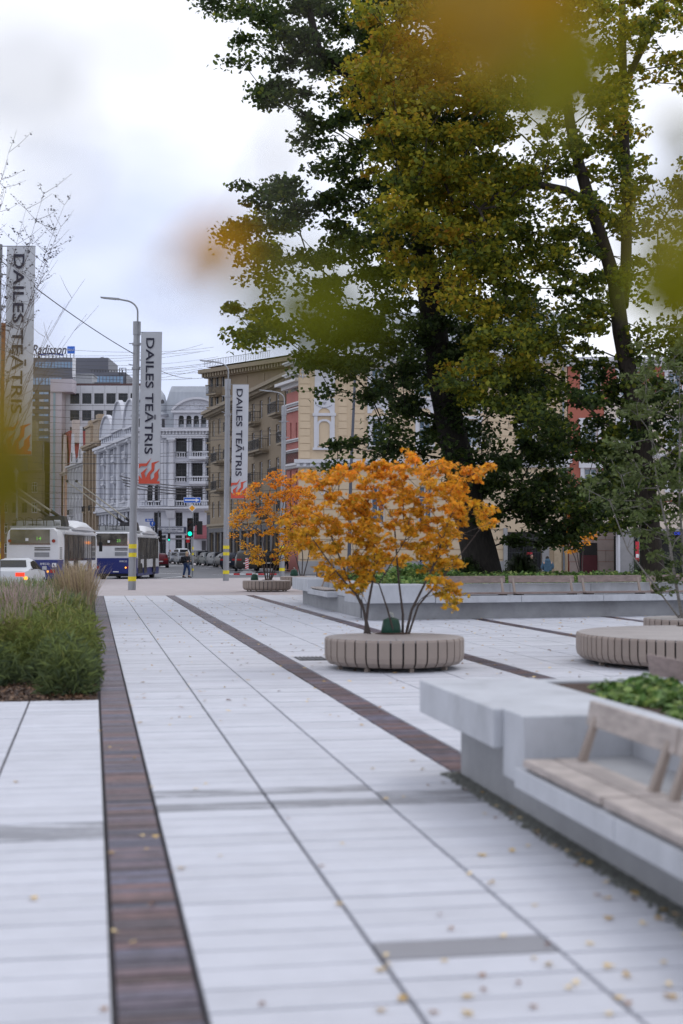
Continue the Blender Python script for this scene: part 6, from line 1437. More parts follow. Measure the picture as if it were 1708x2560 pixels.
P = W(430,0,196); standing('small dark clothed person on the far pavement beside the far green light', (P.x,196,0), R(30), 1.75, cloth('dark_coat',(0.02,0.015,0.02)), cloth('dark_trousers',(0.015,0.018,0.03)), M('dark_hair',(0.02,0.015,0.01)), 'short', .48, .1, arms='down')
P = W(717,0,117); standing('person in a dark long coat standing right of the farthest steel pole', (P.x,117,0), R(80), 1.72, cloth('dark_coat',(0.02,0.015,0.02)), cloth('dark_trousers',(0.015,0.018,0.03)), MATS['dark_hair'], 'short', .42, .12, arms='down')
P = W(1053,0,105); standing('person in black jacket and light jeans standing by the plinth of the yellow house', (P.x,105,0), R(-70), 1.62, cloth('black_jacket2',(0.015,0.015,0.022)), cloth('light_jeans',(0.28,0.33,0.45)), MATS['dark_hair'], 'short', .5, .08, arms='phone')
# seated person in the blue hooded jacket, seen from behind, on the far planter bench
P = W(1364,0,75); zs = .45; t = thing('person','person in blue hooded puffer jacket seated on the far planter, seen from behind','person',(P.x,75,0))
bj = cloth('blue_puffer',(0.06,0.12,0.18)); V = [(0,0,.58),(0,0,.78),(0,0,1.0),(0,.02,1.12),(0,.03,1.22),(.1,.1,.55),(.12,.48,.52),(.12,.50,.12),(.12,.62,.06),(-.1,.1,.55),(-.12,.48,.52),(-.12,.50,.12),(-.12,.62,.06),(.2,0,1.03),(.27,.08,.80),(.14,.30,.70),(-.2,0,1.03),(-.27,.08,.80),(-.14,.30,.70)]
E = [(0,1),(1,2),(2,3),(3,4),(0,5),(5,6),(6,7),(7,8),(0,9),(9,10),(10,11),(11,12),(2,13),(13,14),(14,15),(2,16),(16,17),(17,18)]
skinmesh('body', V, E, (.15,.15,.15,.07,.08,.1,.075,.05,.04,.1,.075,.05,.04,.07,.05,.035,.07,.05,.035), skin, t, 2)
skinmesh('jacket', [(0,0,.80),(0,0,.60),(0,0,1.02),(0,.02,1.12),(.21,0,1.02),(.28,.08,.80),(.15,.28,.70),(-.21,0,1.02),(-.28,.08,.80),(-.15,.28,.70)], [(0,1),(0,2),(2,3),(2,4),(4,5),(5,6),(2,7),(7,8),(8,9)], (.215,.20,.20,.13,.11,.10,.07,.11,.10,.07), bj, t, 2)
for z in (.66,.74,.82,.90,.98): m = MB(); m.lathe([(.20,z-.008),(.222,z),(.20,z+.008)],16); m.v = [(x*1.02,y*.98,zz) for x,y,zz in m.v]; add('jacket_seam', m, bj, t)
skinmesh('trousers', [(0,.02,.58),(.1,.1,.57),(.12,.48,.54),(.12,.50,.14),(-.1,.1,.57),(-.12,.48,.54),(-.12,.50,.14)], [(0,1),(1,2),(2,3),(0,4),(4,5),(5,6)], (.15,.11,.09,.07,.11,.09,.07), cloth('dark_trousers',(0.015,0.018,0.03)), t, 2)
for sx in (-.12,.12): m = MB(); m.box(sx-.05,sx+.05,.45,.73,0.0,.09); add('shoe', m.mesh('shoe',[black],bevel=.02), parent=t)
ball('head', (0,.05,1.27), .105, skin, t, .85,.95,1.1); ball('hood', (0,-.03,1.15), .15, bj, t, 1,.75,.85); ball('hair', (-.01,.03,1.30), .11, MATS['dark_hair'], t, .9,.9,1)
P = W(1324,0,82); t2, _ = standing('dark clothed person half hidden by the hedge at the iron gate', (P.x,82,0), R(20), 1.45, cloth('dark_coat',(0.02,0.015,0.02)), cloth('dark_trousers',(0.015,0.018,0.03)), MATS['dark_hair'], 'short', .45, .05, arms='down')
# ================================================================== VEGETATION
tri_budget = [0]
def leaf_cloud(name, centres, size, tint, mat, parent=None, flat=0.6, droop=0.35, shape='kite', seed=1, dirs=None):
    """one small folded leaf at every centre; centres (n,3), size (n,), tint (n,)"""
    r = np.random.default_rng(seed); n = len(centres)
    nrm = r.normal(size=(n,3)); nrm[:,2] = np.abs(nrm[:,2])*(1+flat*2)+flat; nrm /= np.linalg.norm(nrm,axis=1)[:,None]
    d = r.normal(size=(n,3)); d[:,2] -= droop
    if dirs is not None: d = d*.35+dirs
    d = d.copy(); d -= nrm*(d*nrm).sum(1)[:,None]; d /= np.linalg.norm(d,axis=1)[:,None]
    s = np.cross(nrm,d); L_ = size[:,None]
    if shape == 'kite':
        P = [centres-d*L_*.5, centres+s*L_*.42+d*L_*-.05+nrm*L_*.08, centres+d*L_*.55-nrm*L_*.05, centres-s*L_*.42+d*L_*-.05+nrm*L_*.08]
        V = np.stack(P,1).reshape(-1,3); Fq = np.arange(n*4).reshape(n,4); t_ = tint; rr = r.random(n)
    else:          # pointed leaf of two folded halves
        w_ = .032 if shape == 'slim' else .36
        a = centres-d*L_*.5; b = centres+s*L_*w_-d*L_*.12+nrm*L_*.10; c = centres+s*L_*w_*.75+d*L_*.22+nrm*L_*.07; e = centres+d*L_*.6-nrm*L_*.08; f = centres-s*L_*w_*.75+d*L_*.22+nrm*L_*.07; g = centres-s*L_*w_-d*L_*.12+nrm*L_*.10
        V = np.stack([a,b,c,e,f,g],1).reshape(-1,3); i = np.arange(n)[:,None]*6
        Fq = np.concatenate([i+np.array([[0,1,2,3]]), i+np.array([[0,3,4,5]])],0); rr0 = r.random(n); t_ = np.concatenate([tint,tint]); rr = np.concatenate([rr0,rr0])
    tri_budget[0] += len(Fq)*2
    return add(name, fast_mesh(name, V, Fq, mat, t_, rr), parent=parent)
def grow(trunks, targets, r0, step, bend, seed, expo=2.3, rmax=None):
    """trunks: list of [(p, radius)...] polylines; targets (n,3). returns segments for tubes"""
    rg = random.Random(seed); pos = []; par = []; fixed = []
    for tr in trunks:
        last = tr[0][2] if len(tr[0]) > 2 else -1
        for p_, rad in [(q[0],q[1]) for q in tr]:
            pos.append(np.array(p_,float)); par.append(last); fixed.append(rad); last = len(pos)-1
    base = np.array(trunks[0][0][0],float)
    order = sorted(range(len(targets)), key=lambda i: min(np.linalg.norm(targets[i]-pos[k]) for k in range(len(pos))))
    tip = {}
    for i in order:
        T = targets[i]; A = np.array(pos); d = T-A; dist = np.linalg.norm(d,axis=1)
        pen = dist + np.maximum(0, A[:,2]-T[2]+0.15*dist)*1.3
        k = int(np.argmin(pen)); D = dist[k]; n = max(1,int(D/step)); last = k; P0 = A[k].copy()
        off = np.array([rg.uniform(-1,1),rg.uniform(-1,1),rg.uniform(0.1,1.0)])*bend*D
        for q in range(1,n+1):
            f = q/n; p_ = P0+(T-P0)*f+off*4*f*(1-f)*0.5
            pos.append(p_); par.append(last); fixed.append(None); last = len(pos)-1
        tip[i] = last
    N_ = len(pos); acc = [0.0]*N_; kids_ = [0]*N_; rad = [0.0]*N_
    for i in range(N_-1,-1,-1):
        rr = max(r0, acc[i]**(1/expo)) if acc[i] > 0 else r0
        if rmax: rr = min(rr, rmax)
        if fixed[i] is not None: rr = max(fixed[i], 0.0)
        rad[i] = rr
        if par[i] >= 0: acc[par[i]] += rr**expo if fixed[i] is None else 0
    ch = {}
    for i in range(N_):
        if par[i] >= 0: ch.setdefault(par[i],[]).append(i)
    chains = []
    used_main = set()
    starts = [0]+[i for i in range(N_) if par[i] >= 0 and False]
    def chain_from(a, b):
        c = [a,b]; 
        while b in ch:
            nx = max(ch[b], key=lambda q: rad[q]); used_main.add(nx); c.append(nx); b = nx
        return c
    stack = []
    for i in range(N_):
        if par[i] < 0 or i in used_main: continue
        used_main.add(i); chains.append(chain_from(par[i], i))
    return pos, rad, chains, tip
def limbs_mesh(name, pos, rad, chains, mat, parent, sides=(10,6,4)):
    m = MB()
    for c in chains:
        R_ = [rad[i] for i in c]; R_[0] = min(R_[0], R_[1]*1.15)
        mx = max(R_); n = sides[0] if mx > .12 else (sides[1] if mx > .03 else sides[2])
        m.tube([tuple(pos[i]) for i in c], R_, n, False)
    o = add(name, m.mesh(name,[mat],smooth=True), parent=parent); return o
def inpoly(x, y, poly):
    ins = False; j = len(poly)-1
    for i in range(len(poly)):
        xi, yi = poly[i]; xj, yj = poly[j]
        if (yi > y) != (yj > y) and x < (xj-xi)*(y-yi)/(yj-yi)+xi: ins = not ins
        j = i
    return ins
DS = 1708/1568.0
def targets_in(poly, n, Y, depth, holes=(), seed=0, minsep=0.0, dens=None):
    rg = random.Random(seed); xs = [p[0] for p in poly]; ys = [p[1] for p in poly]; out_ = []; uv = []; tries = 0
    while len(out_) < n and tries < n*60:
        tries += 1
        x, y = rg.uniform(min(xs),max(xs)), rg.uniform(min(ys),max(ys))
        if not inpoly(x,y,poly): continue
        if any((x-hx)**2+(y-hy)**2 < hr*hr for hx,hy,hr in holes): continue
        if dens and rg.random() > dens(x,y): continue
        dy = rg.triangular(-depth,depth,0); p_ = W(x*DS,y*DS,Y+dy)
        if minsep and any((p_.x-q[0])**2+(p_.z-q[2])**2+(p_.y-q[1])**2*.6 < minsep*minsep for q in out_[-400:]): continue
        out_.append((p_.x,p_.y,p_.z)); uv.append((x,y))
    return np.array(out_), uv
def sprays(tg, nleaf, rad, seed, squash=0.45, towards=None, out=0.5):
    """leaf positions round every twig tip: flat layered sprays that reach away from the trunk"""
    r = np.random.default_rng(seed); n = len(tg); C = []
    for i in range(n):
        k = int(nleaf*r.uniform(.6,1.35)); R_ = rad*r.uniform(.65,1.25)
        v = r.normal(size=(k,3)); v /= np.linalg.norm(v,axis=1)[:,None]; v *= (r.random(k)**.45)[:,None]*R_; v[:,2] *= squash
        if towards is not None:
            d = tg[i]-towards(tg[i]); L_ = np.linalg.norm(d); d = d/max(L_,.01); d[2] *= .3
            al = (v@d); v += np.outer(al,d)*out; v[:,2] -= (np.maximum(al,0)**1.2)*.22
        # a few sub-twigs: pull leaves together in little bunches
        nb = max(3,k//14); bc = v[r.integers(0,k,nb)]; pick = r.integers(0,nb,k); v = v*.45+bc[pick]*.55+r.normal(size=(k,3))*R_*.045
        C.append(tg[i]+v)
    return C
bark = M('dark_bark', (0.020,0.017,0.015), 0.9, 0.4, 6, 0.8, 25, stretch=(3,3,.6)); bark2 = M('grey_brown_bark', (0.036,0.028,0.023), 0.9, 0.4, 6, 0.8, 25, stretch=(3,3,.6))
greenleaf = leafmat('linden_leaf', [(0,(0.018,0.034,0.015)),(0.3,(0.055,0.085,0.022)),(0.55,(0.175,0.195,0.022)),(0.78,(0.33,0.26,0.02)),(1,(0.38,0.175,0.025))], trans=0.42, boost=1.7)
# ---- tree 1: dark, leaning left
Y1 = 51.0
T1p = [(1108,1325),(1100,1270),(1078,1180),(1060,1080),(1035,980),(1015,880),(1000,780),(985,660),(962,520),(935,380),(900,230),(870,90),(850,-40)]
T1r = [.95,.66,.58,.54,.52,.50,.48,.44,.38,.32,.26,.21,.15]
tr1 = [(tuple(W(x*DS,y*DS,Y1)), r_) for (x,y), r_ in zip(T1p,T1r)]; tr1[0] = ((tr1[0][0][0],tr1[0][0][1],0.7), .95)
t1 = thing('tree', 'huge dark green tree with a thick leaning trunk in the middle of the raised bed', 'tree', (tr1[0][0][0],Y1,0.75)); o1 = Vector(t1.location)
poly1 = [(475,-70),(470,35),(480,70),(520,60),(560,130),(500,118),(580,180),(610,235),(700,290),(690,350),(700,395),(600,400),(545,430),(540,470),(560,510),(500,520),(505,560),(560,600),(560,640),(505,690),(515,730),(560,745),(485,765),(490,800),(560,800),(640,775),(700,850),(760,900),(800,870),(860,930),(850,970),(720,1045),(740,1075),(860,1060),(960,1040),(1040,1120),(1130,1190),(1170,1235),(1290,1265),(1400,1200),(1450,1080),(1320,950),(1250,800),(1150,500),(1150,200),(1200,-70)]
holes1 = [(600,420,18),(770,350,16),(640,150,22),(730,560,16),(690,330,20),(560,655,25),(640,560,22),(720,470,18),(800,640,16),(660,720,18),(700,150,14),(1300,690,30),(1260,660,22),(820,890,30),(880,860,18),(770,930,26)]
tg1, uv1 = targets_in(poly1, 640, Y1, 3.8, holes1, 5, 0.45, lambda x,y: .55 if x < 700 and y < 420 else (.75 if x < 760 else 1))
SUBP = [(poly1,)]
hi, uvh = targets_in([(470,-70),(470,35),(620,-70)], 12, Y1, 2.5, (), 6); 
pos, rad, chains, tip = grow([tr1, [(tuple(W(930*DS,350*DS,Y1)),.22,9),(tuple(W(820*DS,190*DS,Y1-1)),.20),(tuple(W(730*DS,110*DS,Y1-1.5)),.16),(tuple(W(700*DS,-20*DS,Y1-2)),.12)]], tg1, .014, .8, .12, 3)
def rel(a, o): return [p_-np.array(o) for p_ in a]
limbs_mesh('trunk', rel(pos,o1), rad, chains, bark, t1)
trx = lambda p_: np.array([np.interp(p_[2],[q[0][2] for q in tr1],[q[0][0] for q in tr1]),Y1,p_[2]-.3])
C = sprays(tg1, 152, .84, 21, .72, trx, .45)
tn = []
for c, (x,y) in zip(C,uv1):
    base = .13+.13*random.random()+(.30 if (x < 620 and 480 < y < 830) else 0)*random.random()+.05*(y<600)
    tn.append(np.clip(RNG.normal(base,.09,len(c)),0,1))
cc = np.concatenate(C); tn = np.concatenate(tn)
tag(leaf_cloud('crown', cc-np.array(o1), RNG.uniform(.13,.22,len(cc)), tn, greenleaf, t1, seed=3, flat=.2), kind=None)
# ---- tree 2: olive and orange, right
Y2 = 46.0
T2p = [(1500,1325),(1492,1220),(1480,1090),(1466,960),(1440,840),(1425,760),(1412,650),(1385,560),(1350,450),(1330,380),(1310,290),(1295,180),(1270,60),(1262,-50)]
T2r = [.42,.34,.32,.30,.28,.27,.24,.21,.20,.18,.17,.15,.13,.10]
tr2 = [(tuple(W(x*DS,y*DS,Y2)), r_) for (x,y), r_ in zip(T2p,T2r)]; tr2[0] = ((tr2[0][0][0],Y2,0.7),.48)
fork = [(tuple(W(1430*DS,700*DS,Y2+.3)),.20,6),(tuple(W(1437*DS,600*DS,Y2+.6)),.19),(tuple(W(1440*DS,450*DS,Y2+.8)),.18),(tuple(W(1432*DS,300*DS,Y2+.8)),.17),(tuple(W(1430*DS,150*DS,Y2+1)),.14),(tuple(W(1428*DS,-50*DS,Y2+1)),.11)]
right = [(tuple(W(1436*DS,190*DS,Y2+.9)),.12,17),(tuple(W(1465*DS,130*DS,Y2+.6)),.11),(tuple(W(1500*DS,60*DS,Y2+.4)),.10),(tuple(W(1540*DS,-40*DS,Y2+.2)),.08)]
left = [(tuple(W(1335*DS,455*DS,Y2-.1)),.14,8),(tuple(W(1300*DS,437*DS,Y2-.3)),.13),(tuple(W(1240*DS,424*DS,Y2-.6)),.12),(tuple(W(1180*DS,428*DS,Y2-.9)),.10),(tuple(W(1130*DS,455*DS,Y2-1.2)),.07),(tuple(W(1100*DS,480*DS,Y2-1.4)),.05)]
t2_ = thing('tree', 'tall olive and orange leaved tree with forked trunk standing right of the dark tree', 'tree', (tr2[0][0][0],Y2,0.75)); o2 = Vector(t2_.location)
poly2 = [(900,-70),(830,60),(850,110),(800,190),(830,250),(880,300),(850,330),(830,400),(850,440),(800,500),(840,545),(900,580),(930,640),(1000,700),(1080,760),(1100,800),(1010,890),(1100,930),(1200,990),(1350,1030),(1370,1120),(1300,1170),(1330,1240),(1420,1220),(1480,1180),(1600,1180),(1680,1100),(1680,-70)]
holes2 = [(1525,250,55),(1500,330,42),(1555,330,45),(1405,540,30),(1405,600,28),(1500,440,20),(1210,600,18),(1255,668,30),(1130,680,22),(1540,620,26),(1320,870,30),(1220,720,26),(1110,330,20),(1200,360,16),(1060,250,14),(1470,560,22),(1370,350,12),(1390,420,16),(1230,900,26),(1150,960,24),(1350,960,26),(1410,660,18),(1180,1080,20),(1540,180,30),(1300,960,24)]
def dens2(x, y): return .62 if x > 1380 and y < 700 else (1.0 if x < 1300 else .8)
tg2, uv2 = targets_in(poly2, 700, Y2, 3.6, holes2, 15, 0.38, dens2)
pos, rad, chains, tip = grow([tr2,fork,right,left], tg2, .012, .75, .12, 8)
limbs_mesh('trunk', rel(pos,o2), rad, chains, bark2, t2_)
trx2 = lambda p_: np.array([np.interp(p_[2],[q[0][2] for q in tr2],[q[0][0] for q in tr2]),Y2,p_[2]-.3])
C = sprays(tg2, 130, .78, 22, .66, trx2, .45); tn = []
for c, (x,y) in zip(C,uv2):
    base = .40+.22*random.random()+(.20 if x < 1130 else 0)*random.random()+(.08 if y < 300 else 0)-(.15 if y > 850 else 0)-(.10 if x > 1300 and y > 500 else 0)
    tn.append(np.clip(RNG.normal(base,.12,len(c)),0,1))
cc = np.concatenate(C); tn = np.concatenate(tn)
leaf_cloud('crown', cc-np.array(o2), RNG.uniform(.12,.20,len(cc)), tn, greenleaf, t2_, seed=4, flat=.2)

# ---- orange serviceberries in the round planters
orangeleaf = leafmat('orange_leaf', [(0,(0.20,0.17,0.02)),(0.22,(0.58,0.34,0.025)),(0.5,(0.70,0.32,0.03)),(0.75,(0.78,0.26,0.03)),(1,(0.60,0.13,0.04))], trans=0.45, boost=1.25)
stemm = M('shrub_stem', (0.075,0.06,0.055), 0.85, 0.3, 8, 0.4, 40)
def shrub(label, C_, Y, poly, n, stems, leafn, lrad, lsize, seed, depth, tb, holes=(), shape='leaf', mat=orangeleaf, group='orange multi-stemmed shrubs', r0=.004, lo=.44, name='shrub_tree'):
    t = thing(name, label, 'tree', (C_.x,C_.y,lo), 0, group); o_ = np.array(t.location)
    tg, uv = targets_in(poly, n, Y, depth, holes, seed, lrad*.45)
    trs = []
    for k, (base, mids, rs_) in enumerate(stems):
        trs.append([((base[0],base[1],lo), rs_)]+[((q[0],q[1],q[2]), rs_*(1-.18*(i+1))) for i, q in enumerate(mids)])
    pos, rad, chains, tip = grow(trs, tg, r0, .22, .10, seed+1, rmax=.03)
    limbs_mesh('stem', rel(pos,o_), rad, chains, stemm, t)
    ax_ = lambda p_: np.array([C_.x,C_.y,p_[2]-.3]); C = sprays(tg, leafn, lrad, seed+2, .6, ax_, .4)
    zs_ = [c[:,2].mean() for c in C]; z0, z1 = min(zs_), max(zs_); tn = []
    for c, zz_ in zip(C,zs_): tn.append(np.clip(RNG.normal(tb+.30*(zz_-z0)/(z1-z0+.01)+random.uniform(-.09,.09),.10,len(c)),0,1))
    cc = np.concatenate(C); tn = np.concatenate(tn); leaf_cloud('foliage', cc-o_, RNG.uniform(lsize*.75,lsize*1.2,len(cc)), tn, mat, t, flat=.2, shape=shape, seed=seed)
    return t
pA = [(700,1090),(760,1080),(800,1060),(860,1060),(920,1070),(945,1020),(960,1060),(1030,1060),(1080,1080),(1125,1060),(1130,1080),(1060,1130),(1120,1165),(1130,1220),(1060,1220),(1040,1250),(1060,1310),(1045,1395),(1020,1380),(980,1330),(960,1280),(900,1300),(880,1290),(850,1330),(835,1375),(800,1380),(745,1335),(730,1290),(690,1270),(660,1190),(690,1150),(760,1150),(720,1120)]
pA2 = [(1060,1250),(1120,1260),(1130,1290),(1070,1290)]; 
Bx = C1.x; By = C1.y+.68
def stem(u0, pts, Yb, dys, r): b_ = W(u0*DS,1452*DS,Yb); return ((b_.x,Yb+dys[0]), [tuple(W(x*DS,y*DS,Yb+dy)) for (x,y), dy in zip(pts,dys[1:])], r)
stA = [stem(845,[(835,1400),(800,1330),(760,1230)],By,(0,.05,.15,.3),.022), stem(838,[(845,1390),(862,1300),(850,1180)],By,(.1,.1,.2,.2),.024), stem(850,[(830,1380),(770,1310),(720,1240)],By,(-.1,-.15,-.3,-.4),.018),
       stem(925,[(925,1410),(915,1330),(905,1200)],By,(.1,.1,.2,.3),.022), stem(932,[(945,1400),(990,1310),(1030,1200)],By,(0,-.1,-.2,-.3),.024), stem(938,[(960,1390),(1020,1320),(1090,1230)],By,(0,.1,.3,.4),.018), stem(905,[(890,1400),(870,1340),(930,1240),(960,1120)],By,(-.1,-.2,-.25,-.2,-.1),.016)]
shrub('bright orange multi-stemmed shrub tree in the nearest round planter bench', C1, By, pA, 350, stA, 36, .19, .072, 31, .95, .20, [(780,1180,12),(880,1140,10)])
pB = [(530,1200),(560,1110),(590,1090),(640,1080),(690,1090),(715,1130),(700,1190),(690,1270),(640,1290),(600,1270),(600,1300),(570,1300),(575,1260),(540,1250),(525,1215)]
def stemB(C_, x0, pts, r): Yb = C_.y+.68; b_ = W(x0*DS,1330*DS,Yb); return ((b_.x,Yb), [tuple(W(x*DS,y*DS,Yb+dy)) for x,y,dy in pts], r)
stB = [stemB(C4,x0,[(x1,1290,.1),(x2,1220,.3),(x3,1130,.2)],.03) for x0,x1,x2,x3 in ((612,600,570,560),(615,612,600,595),(618,622,628,630),(622,640,665,680),(620,632,640,655),(610,606,585,620))]
shrub('tall slender orange shrub tree in the distant round planter by the street', C4, C4.y, pB, 150, stB, 36, .36, .10, 41, 1.3, .30, [(610,1240,14),(560,1170,10)], shape='kite', r0=.01)
pC = [(650,1210),(660,1130),(690,1110),(720,1140),(725,1210),(700,1250),(665,1245)]
stC = [stemB(C5,x0,[(x1,1280,.1),(x2,1220,.3)],.03) for x0,x1,x2 in ((690,680,665),(693,695,690),(697,708,715))]
shrub('smaller orange shrub tree just right of the tall slender orange one', C5, C5.y, pC, 70, stC, 46, .30, .12, 51, 1.1, .36, shape='kite', r0=.01)
pD = [(1285,1245),(1295,1190),(1320,1165),(1350,1170),(1370,1215),(1350,1260),(1310,1270)]
def stemD(x0,pts,r): b_ = W(x0*DS,1310*DS,76); return ((b_.x,76),[tuple(W(x*DS,y*DS,76+dy)) for x,y,dy in pts],r)
shrub('sparse orange shrub tree before the stone ground floor at right', C6, 76, pD, 60, [stemD(1330,[(1320,1280,0),(1300,1240,.2)],.03),stemD(1336,[(1338,1270,0),(1345,1220,.2)],.03),stemD(1332,[(1325,1270,0),(1322,1210,-.2)],.03)], 26, .34, .13, 61, 1.0, .40, shape='kite', r0=.012)

# ---- birch at the right edge, out of focus
birchleaf = leafmat('birch_leaf', [(0,(0.05,0.08,0.02)),(0.6,(0.12,0.15,0.05)),(1,(0.26,0.27,0.14))], rough=.6, trans=.25)
pE = [(1400,1000),(1430,900),(1460,790),(1520,740),(1600,700),(1660,780),(1660,1400),(1560,1380),(1500,1350),(1490,1290),(1430,1240),(1460,1180),(1390,1170),(1300,1130),(1320,1090),(1380,1060)]
birchbark = M('birch_bark', (0.20,0.185,0.17), 0.8, 0.35, 12, 0.3, 40, stretch=(1,1,5))
stemm_save = stemm; stemm = birchbark
def stemE(x0,pts,r): b_ = W(x0*DS,1410*DS,26.3); return ((b_.x,26.3),[tuple(W(x*DS,y*DS,26.3+dy)) for x,y,dy in pts],r)
shrub('slim pale barked birch with grey green leaves at the right edge of the frame', C3, 26.3, pE, 190, [stemE(1566,[(1550,1330,0),(1535,1230,0),(1510,1120,.1),(1495,1000,.1),(1480,880,0)],.035),stemE(1575,[(1570,1300,.2),(1560,1150,.3),(1560,1000,.4),(1560,850,.4)],.03),stemE(1560,[(1500,1340,-.2),(1440,1260,-.3),(1400,1150,-.4)],.02)], 26, .27, .09, 71, 1.3, .25, [(1420,1240,30),(1470,1060,14)], shape='leaf', mat=birchleaf, group=None, r0=.005, name='birch_tree')
stemm = stemm_save

# ---- sparse willow-like shrub at the left edge
pF = [(-60,330),(20,330),(50,440),(110,440),(150,480),(140,560),(110,620),(190,640),(150,700),(120,760),(60,700),(40,900),(30,1050),(-60,1080)]
darkbud = leafmat('purple_grey_leaf', [(0,(0.05,0.045,0.06)),(1,(0.09,0.09,0.09))], trans=.1)
t = thing('shrub', 'tall bare twigged shrub with tiny dark leaves in front of the nearest banner', 'shrub', (-8.3,33,0)); o_ = np.array(t.location)
twm = M('purple_brown_twig', (0.09,0.065,0.065), 0.8, 0.2, 5)
rf = random.Random(77); m = MB(); LC = []
ends = [(20,350,.9),(100,445,1),(148,470,1),(140,520,1),(128,545,1),(110,610,.4),(195,640,.15),(160,690,.1),(200,720,.1),(60,480,1),(75,560,.9),(10,430,1),(40,560,.6),(-30,400,1),(120,735,.1),(90,830,.1),(150,770,.05),(30,640,.2),(-20,600,.4),(70,690,.1),(55,760,.1),(-40,700,.3)]
for (ex, ey, lf) in ends:
    Ye = 33+rf.uniform(-1.5,1.5); E_ = W(ex*DS,ey*DS,Ye); B_ = Vector((-8.6+rf.uniform(-.5,.5),33+rf.uniform(-.4,.4),.1)); mid = B_.lerp(E_,.5)+Vector((-.5-rf.random()*.3,0,.9)); pts = []
    for k in range(15):
        q = k/14; p_ = B_*(1-q)**2+mid*2*q*(1-q)+E_*q*q; pts.append(tuple(np.array(p_)-o_))
    m.tube(pts,[.010*(1-q/15)+.002 for q in range(15)],5)
    for k in range(7,15):
        for s_ in range(2 if lf > .3 else (k % 2)):
            a0 = Vector(pts[k]); d = Vector((rf.uniform(.1,.6)*rf.choice((-1,1)),rf.uniform(-.3,.3),rf.uniform(.15,.6))); a1 = a0+d; m.tube([tuple(a0),tuple(a0.lerp(a1,.5)+Vector((0,0,-.03))),tuple(a1)],[.005,.004,.002],4)
            if rf.random() < lf:
                for q in range(8): LC.append(tuple(a0.lerp(a1,rf.uniform(.2,1))+Vector((rf.gauss(0,.03),rf.gauss(0,.03),rf.gauss(0,.03)))))
    if lf > .5:
        for q in range(26): f = rf.uniform(.86,1); k = f*14; a0 = Vector(pts[int(k)]); LC.append(tuple(a0+Vector((rf.gauss(0,.06),rf.gauss(0,.06),rf.gauss(0,.06)))))
add('stem', m, twm, t); LC = np.array(LC); leaf_cloud('foliage', LC, RNG.uniform(.035,.07,len(LC)), RNG.random(len(LC)), darkbud, t, shape='kite', seed=9)

# ---- grasses in the left bed
g = MB(); P4_ = [ST(16.4,0.07,-.01),ST(16.4,-14,-.01),ST(54,-14,-.01),ST(54,0.07,-.01)]; g.poly(P4_); tag(add('soil', g, soil), 'dark bark mulch of the long planting bed at left', kind='structure')
chipm = leafmat('bark_chip',[(0,(0.03,0.015,0.01)),(0.5,(0.12,0.06,0.03)),(1,(0.28,0.17,0.09))],trans=.0)
n = 9000; s_ = RNG.uniform(16.42,19,n); t_ = RNG.uniform(-5.5,.05,n); pts = np.stack([AX.x*s_+NX.x*t_, AX.y*s_+NX.y*t_, RNG.uniform(0,.025,n)],1)
tag(leaf_cloud('mulch', pts, RNG.uniform(.02,.07,n), RNG.beta(1.2,2.5,n), chipm, seed=12, shape='kite', flat=1.5), 'brown bark chips and leaves along the near edge of the left bed', 'mulch', kind='stuff')
grassm = leafmat('grass_blade', [(0,(0.10,0.14,0.085)),(0.35,(0.21,0.26,0.09)),(0.55,(0.24,0.27,0.07)),(0.75,(0.36,0.28,0.17)),(1,(0.36,0.27,0.26))], trans=.3, rough=.6)
def blades(name, label, roots, h, lean, wd, tint, seed, cat='grass', dirb=None, up=1.0):
    r = np.random.default_rng(seed); n = len(roots); a = r.uniform(0,2*np.pi,n); d = np.stack([np.cos(a),np.sin(a),np.zeros(n)],1)
    if dirb is not None: d = d*.6+dirb; d /= np.linalg.norm(d,axis=1)[:,None]
    L_ = (lean*r.uniform(.3,1.2,n))[:,None]; H_ = h[:,None]; s = np.cross(d,[0,0,1.0]); wv = (wd*r.uniform(.6,1.3,n))[:,None]
    p0 = roots; p1 = roots+d*H_*L_*.22+np.array([0,0,1])*H_*.5; p2 = roots+d*H_*L_*.6+np.array([0,0,1])*H_*.85; p3 = roots+d*H_*L_+np.array([0,0,1])*H_*(1-.25*L_)
    V = np.stack([p0-s*wv,p0+s*wv,p1+s*wv*.9,p1-s*wv*.9,p2+s*wv*.6,p2-s*wv*.6,p3],1).reshape(-1,3); i = np.arange(n)[:,None]*7
    Fq = np.concatenate([i+np.array([[0,1,2,3]]),i+np.array([[3,2,4,5]])],0); me_t = np.concatenate([tint,tint]); rr = r.random(n); 
    F3 = i+np.array([[5,4,6,6]])
    V2 = V; Fq = np.concatenate([Fq, i+np.array([[5,4,6,5]])],0)[:2*n]
    # tip triangle as its own narrow quad
    tipq = np.stack([p2-s*wv*.6,p2+s*wv*.6,p3+s*wv*.12,p3-s*wv*.12],1).reshape(-1,3); Ft = np.arange(n*4).reshape(n,4)+len(V)
    V2 = np.concatenate([V,tipq],0); Fq = np.concatenate([Fq,Ft],0)
    return tag(add(name, fast_mesh(name, V2, Fq, grassm, np.concatenate([me_t,tint]), np.concatenate([rr,rr,rr]))), label, cat, kind='stuff')
def bedpts(n, s0, s1, t0, t1, clump=0, seed=0, cr=.3):
    r = np.random.default_rng(seed)
    if clump:
        cs, ct = r.uniform(s0,s1,clump), r.uniform(t0,t1,clump); k = r.integers(0,clump,n); s, t = cs[k]+r.normal(0,cr,n), ct[k]+r.normal(0,cr,n)
    else: s, t = r.uniform(s0,s1,n), r.uniform(t0,t1,n)
    t = np.minimum(t,.02-.25*r.random(n)*(t>.0)); s = np.maximum(s,17.05)
    return np.stack([AX.x*s+NX.x*t, AX.y*s+NX.y*t, np.zeros(n)],1), s, t
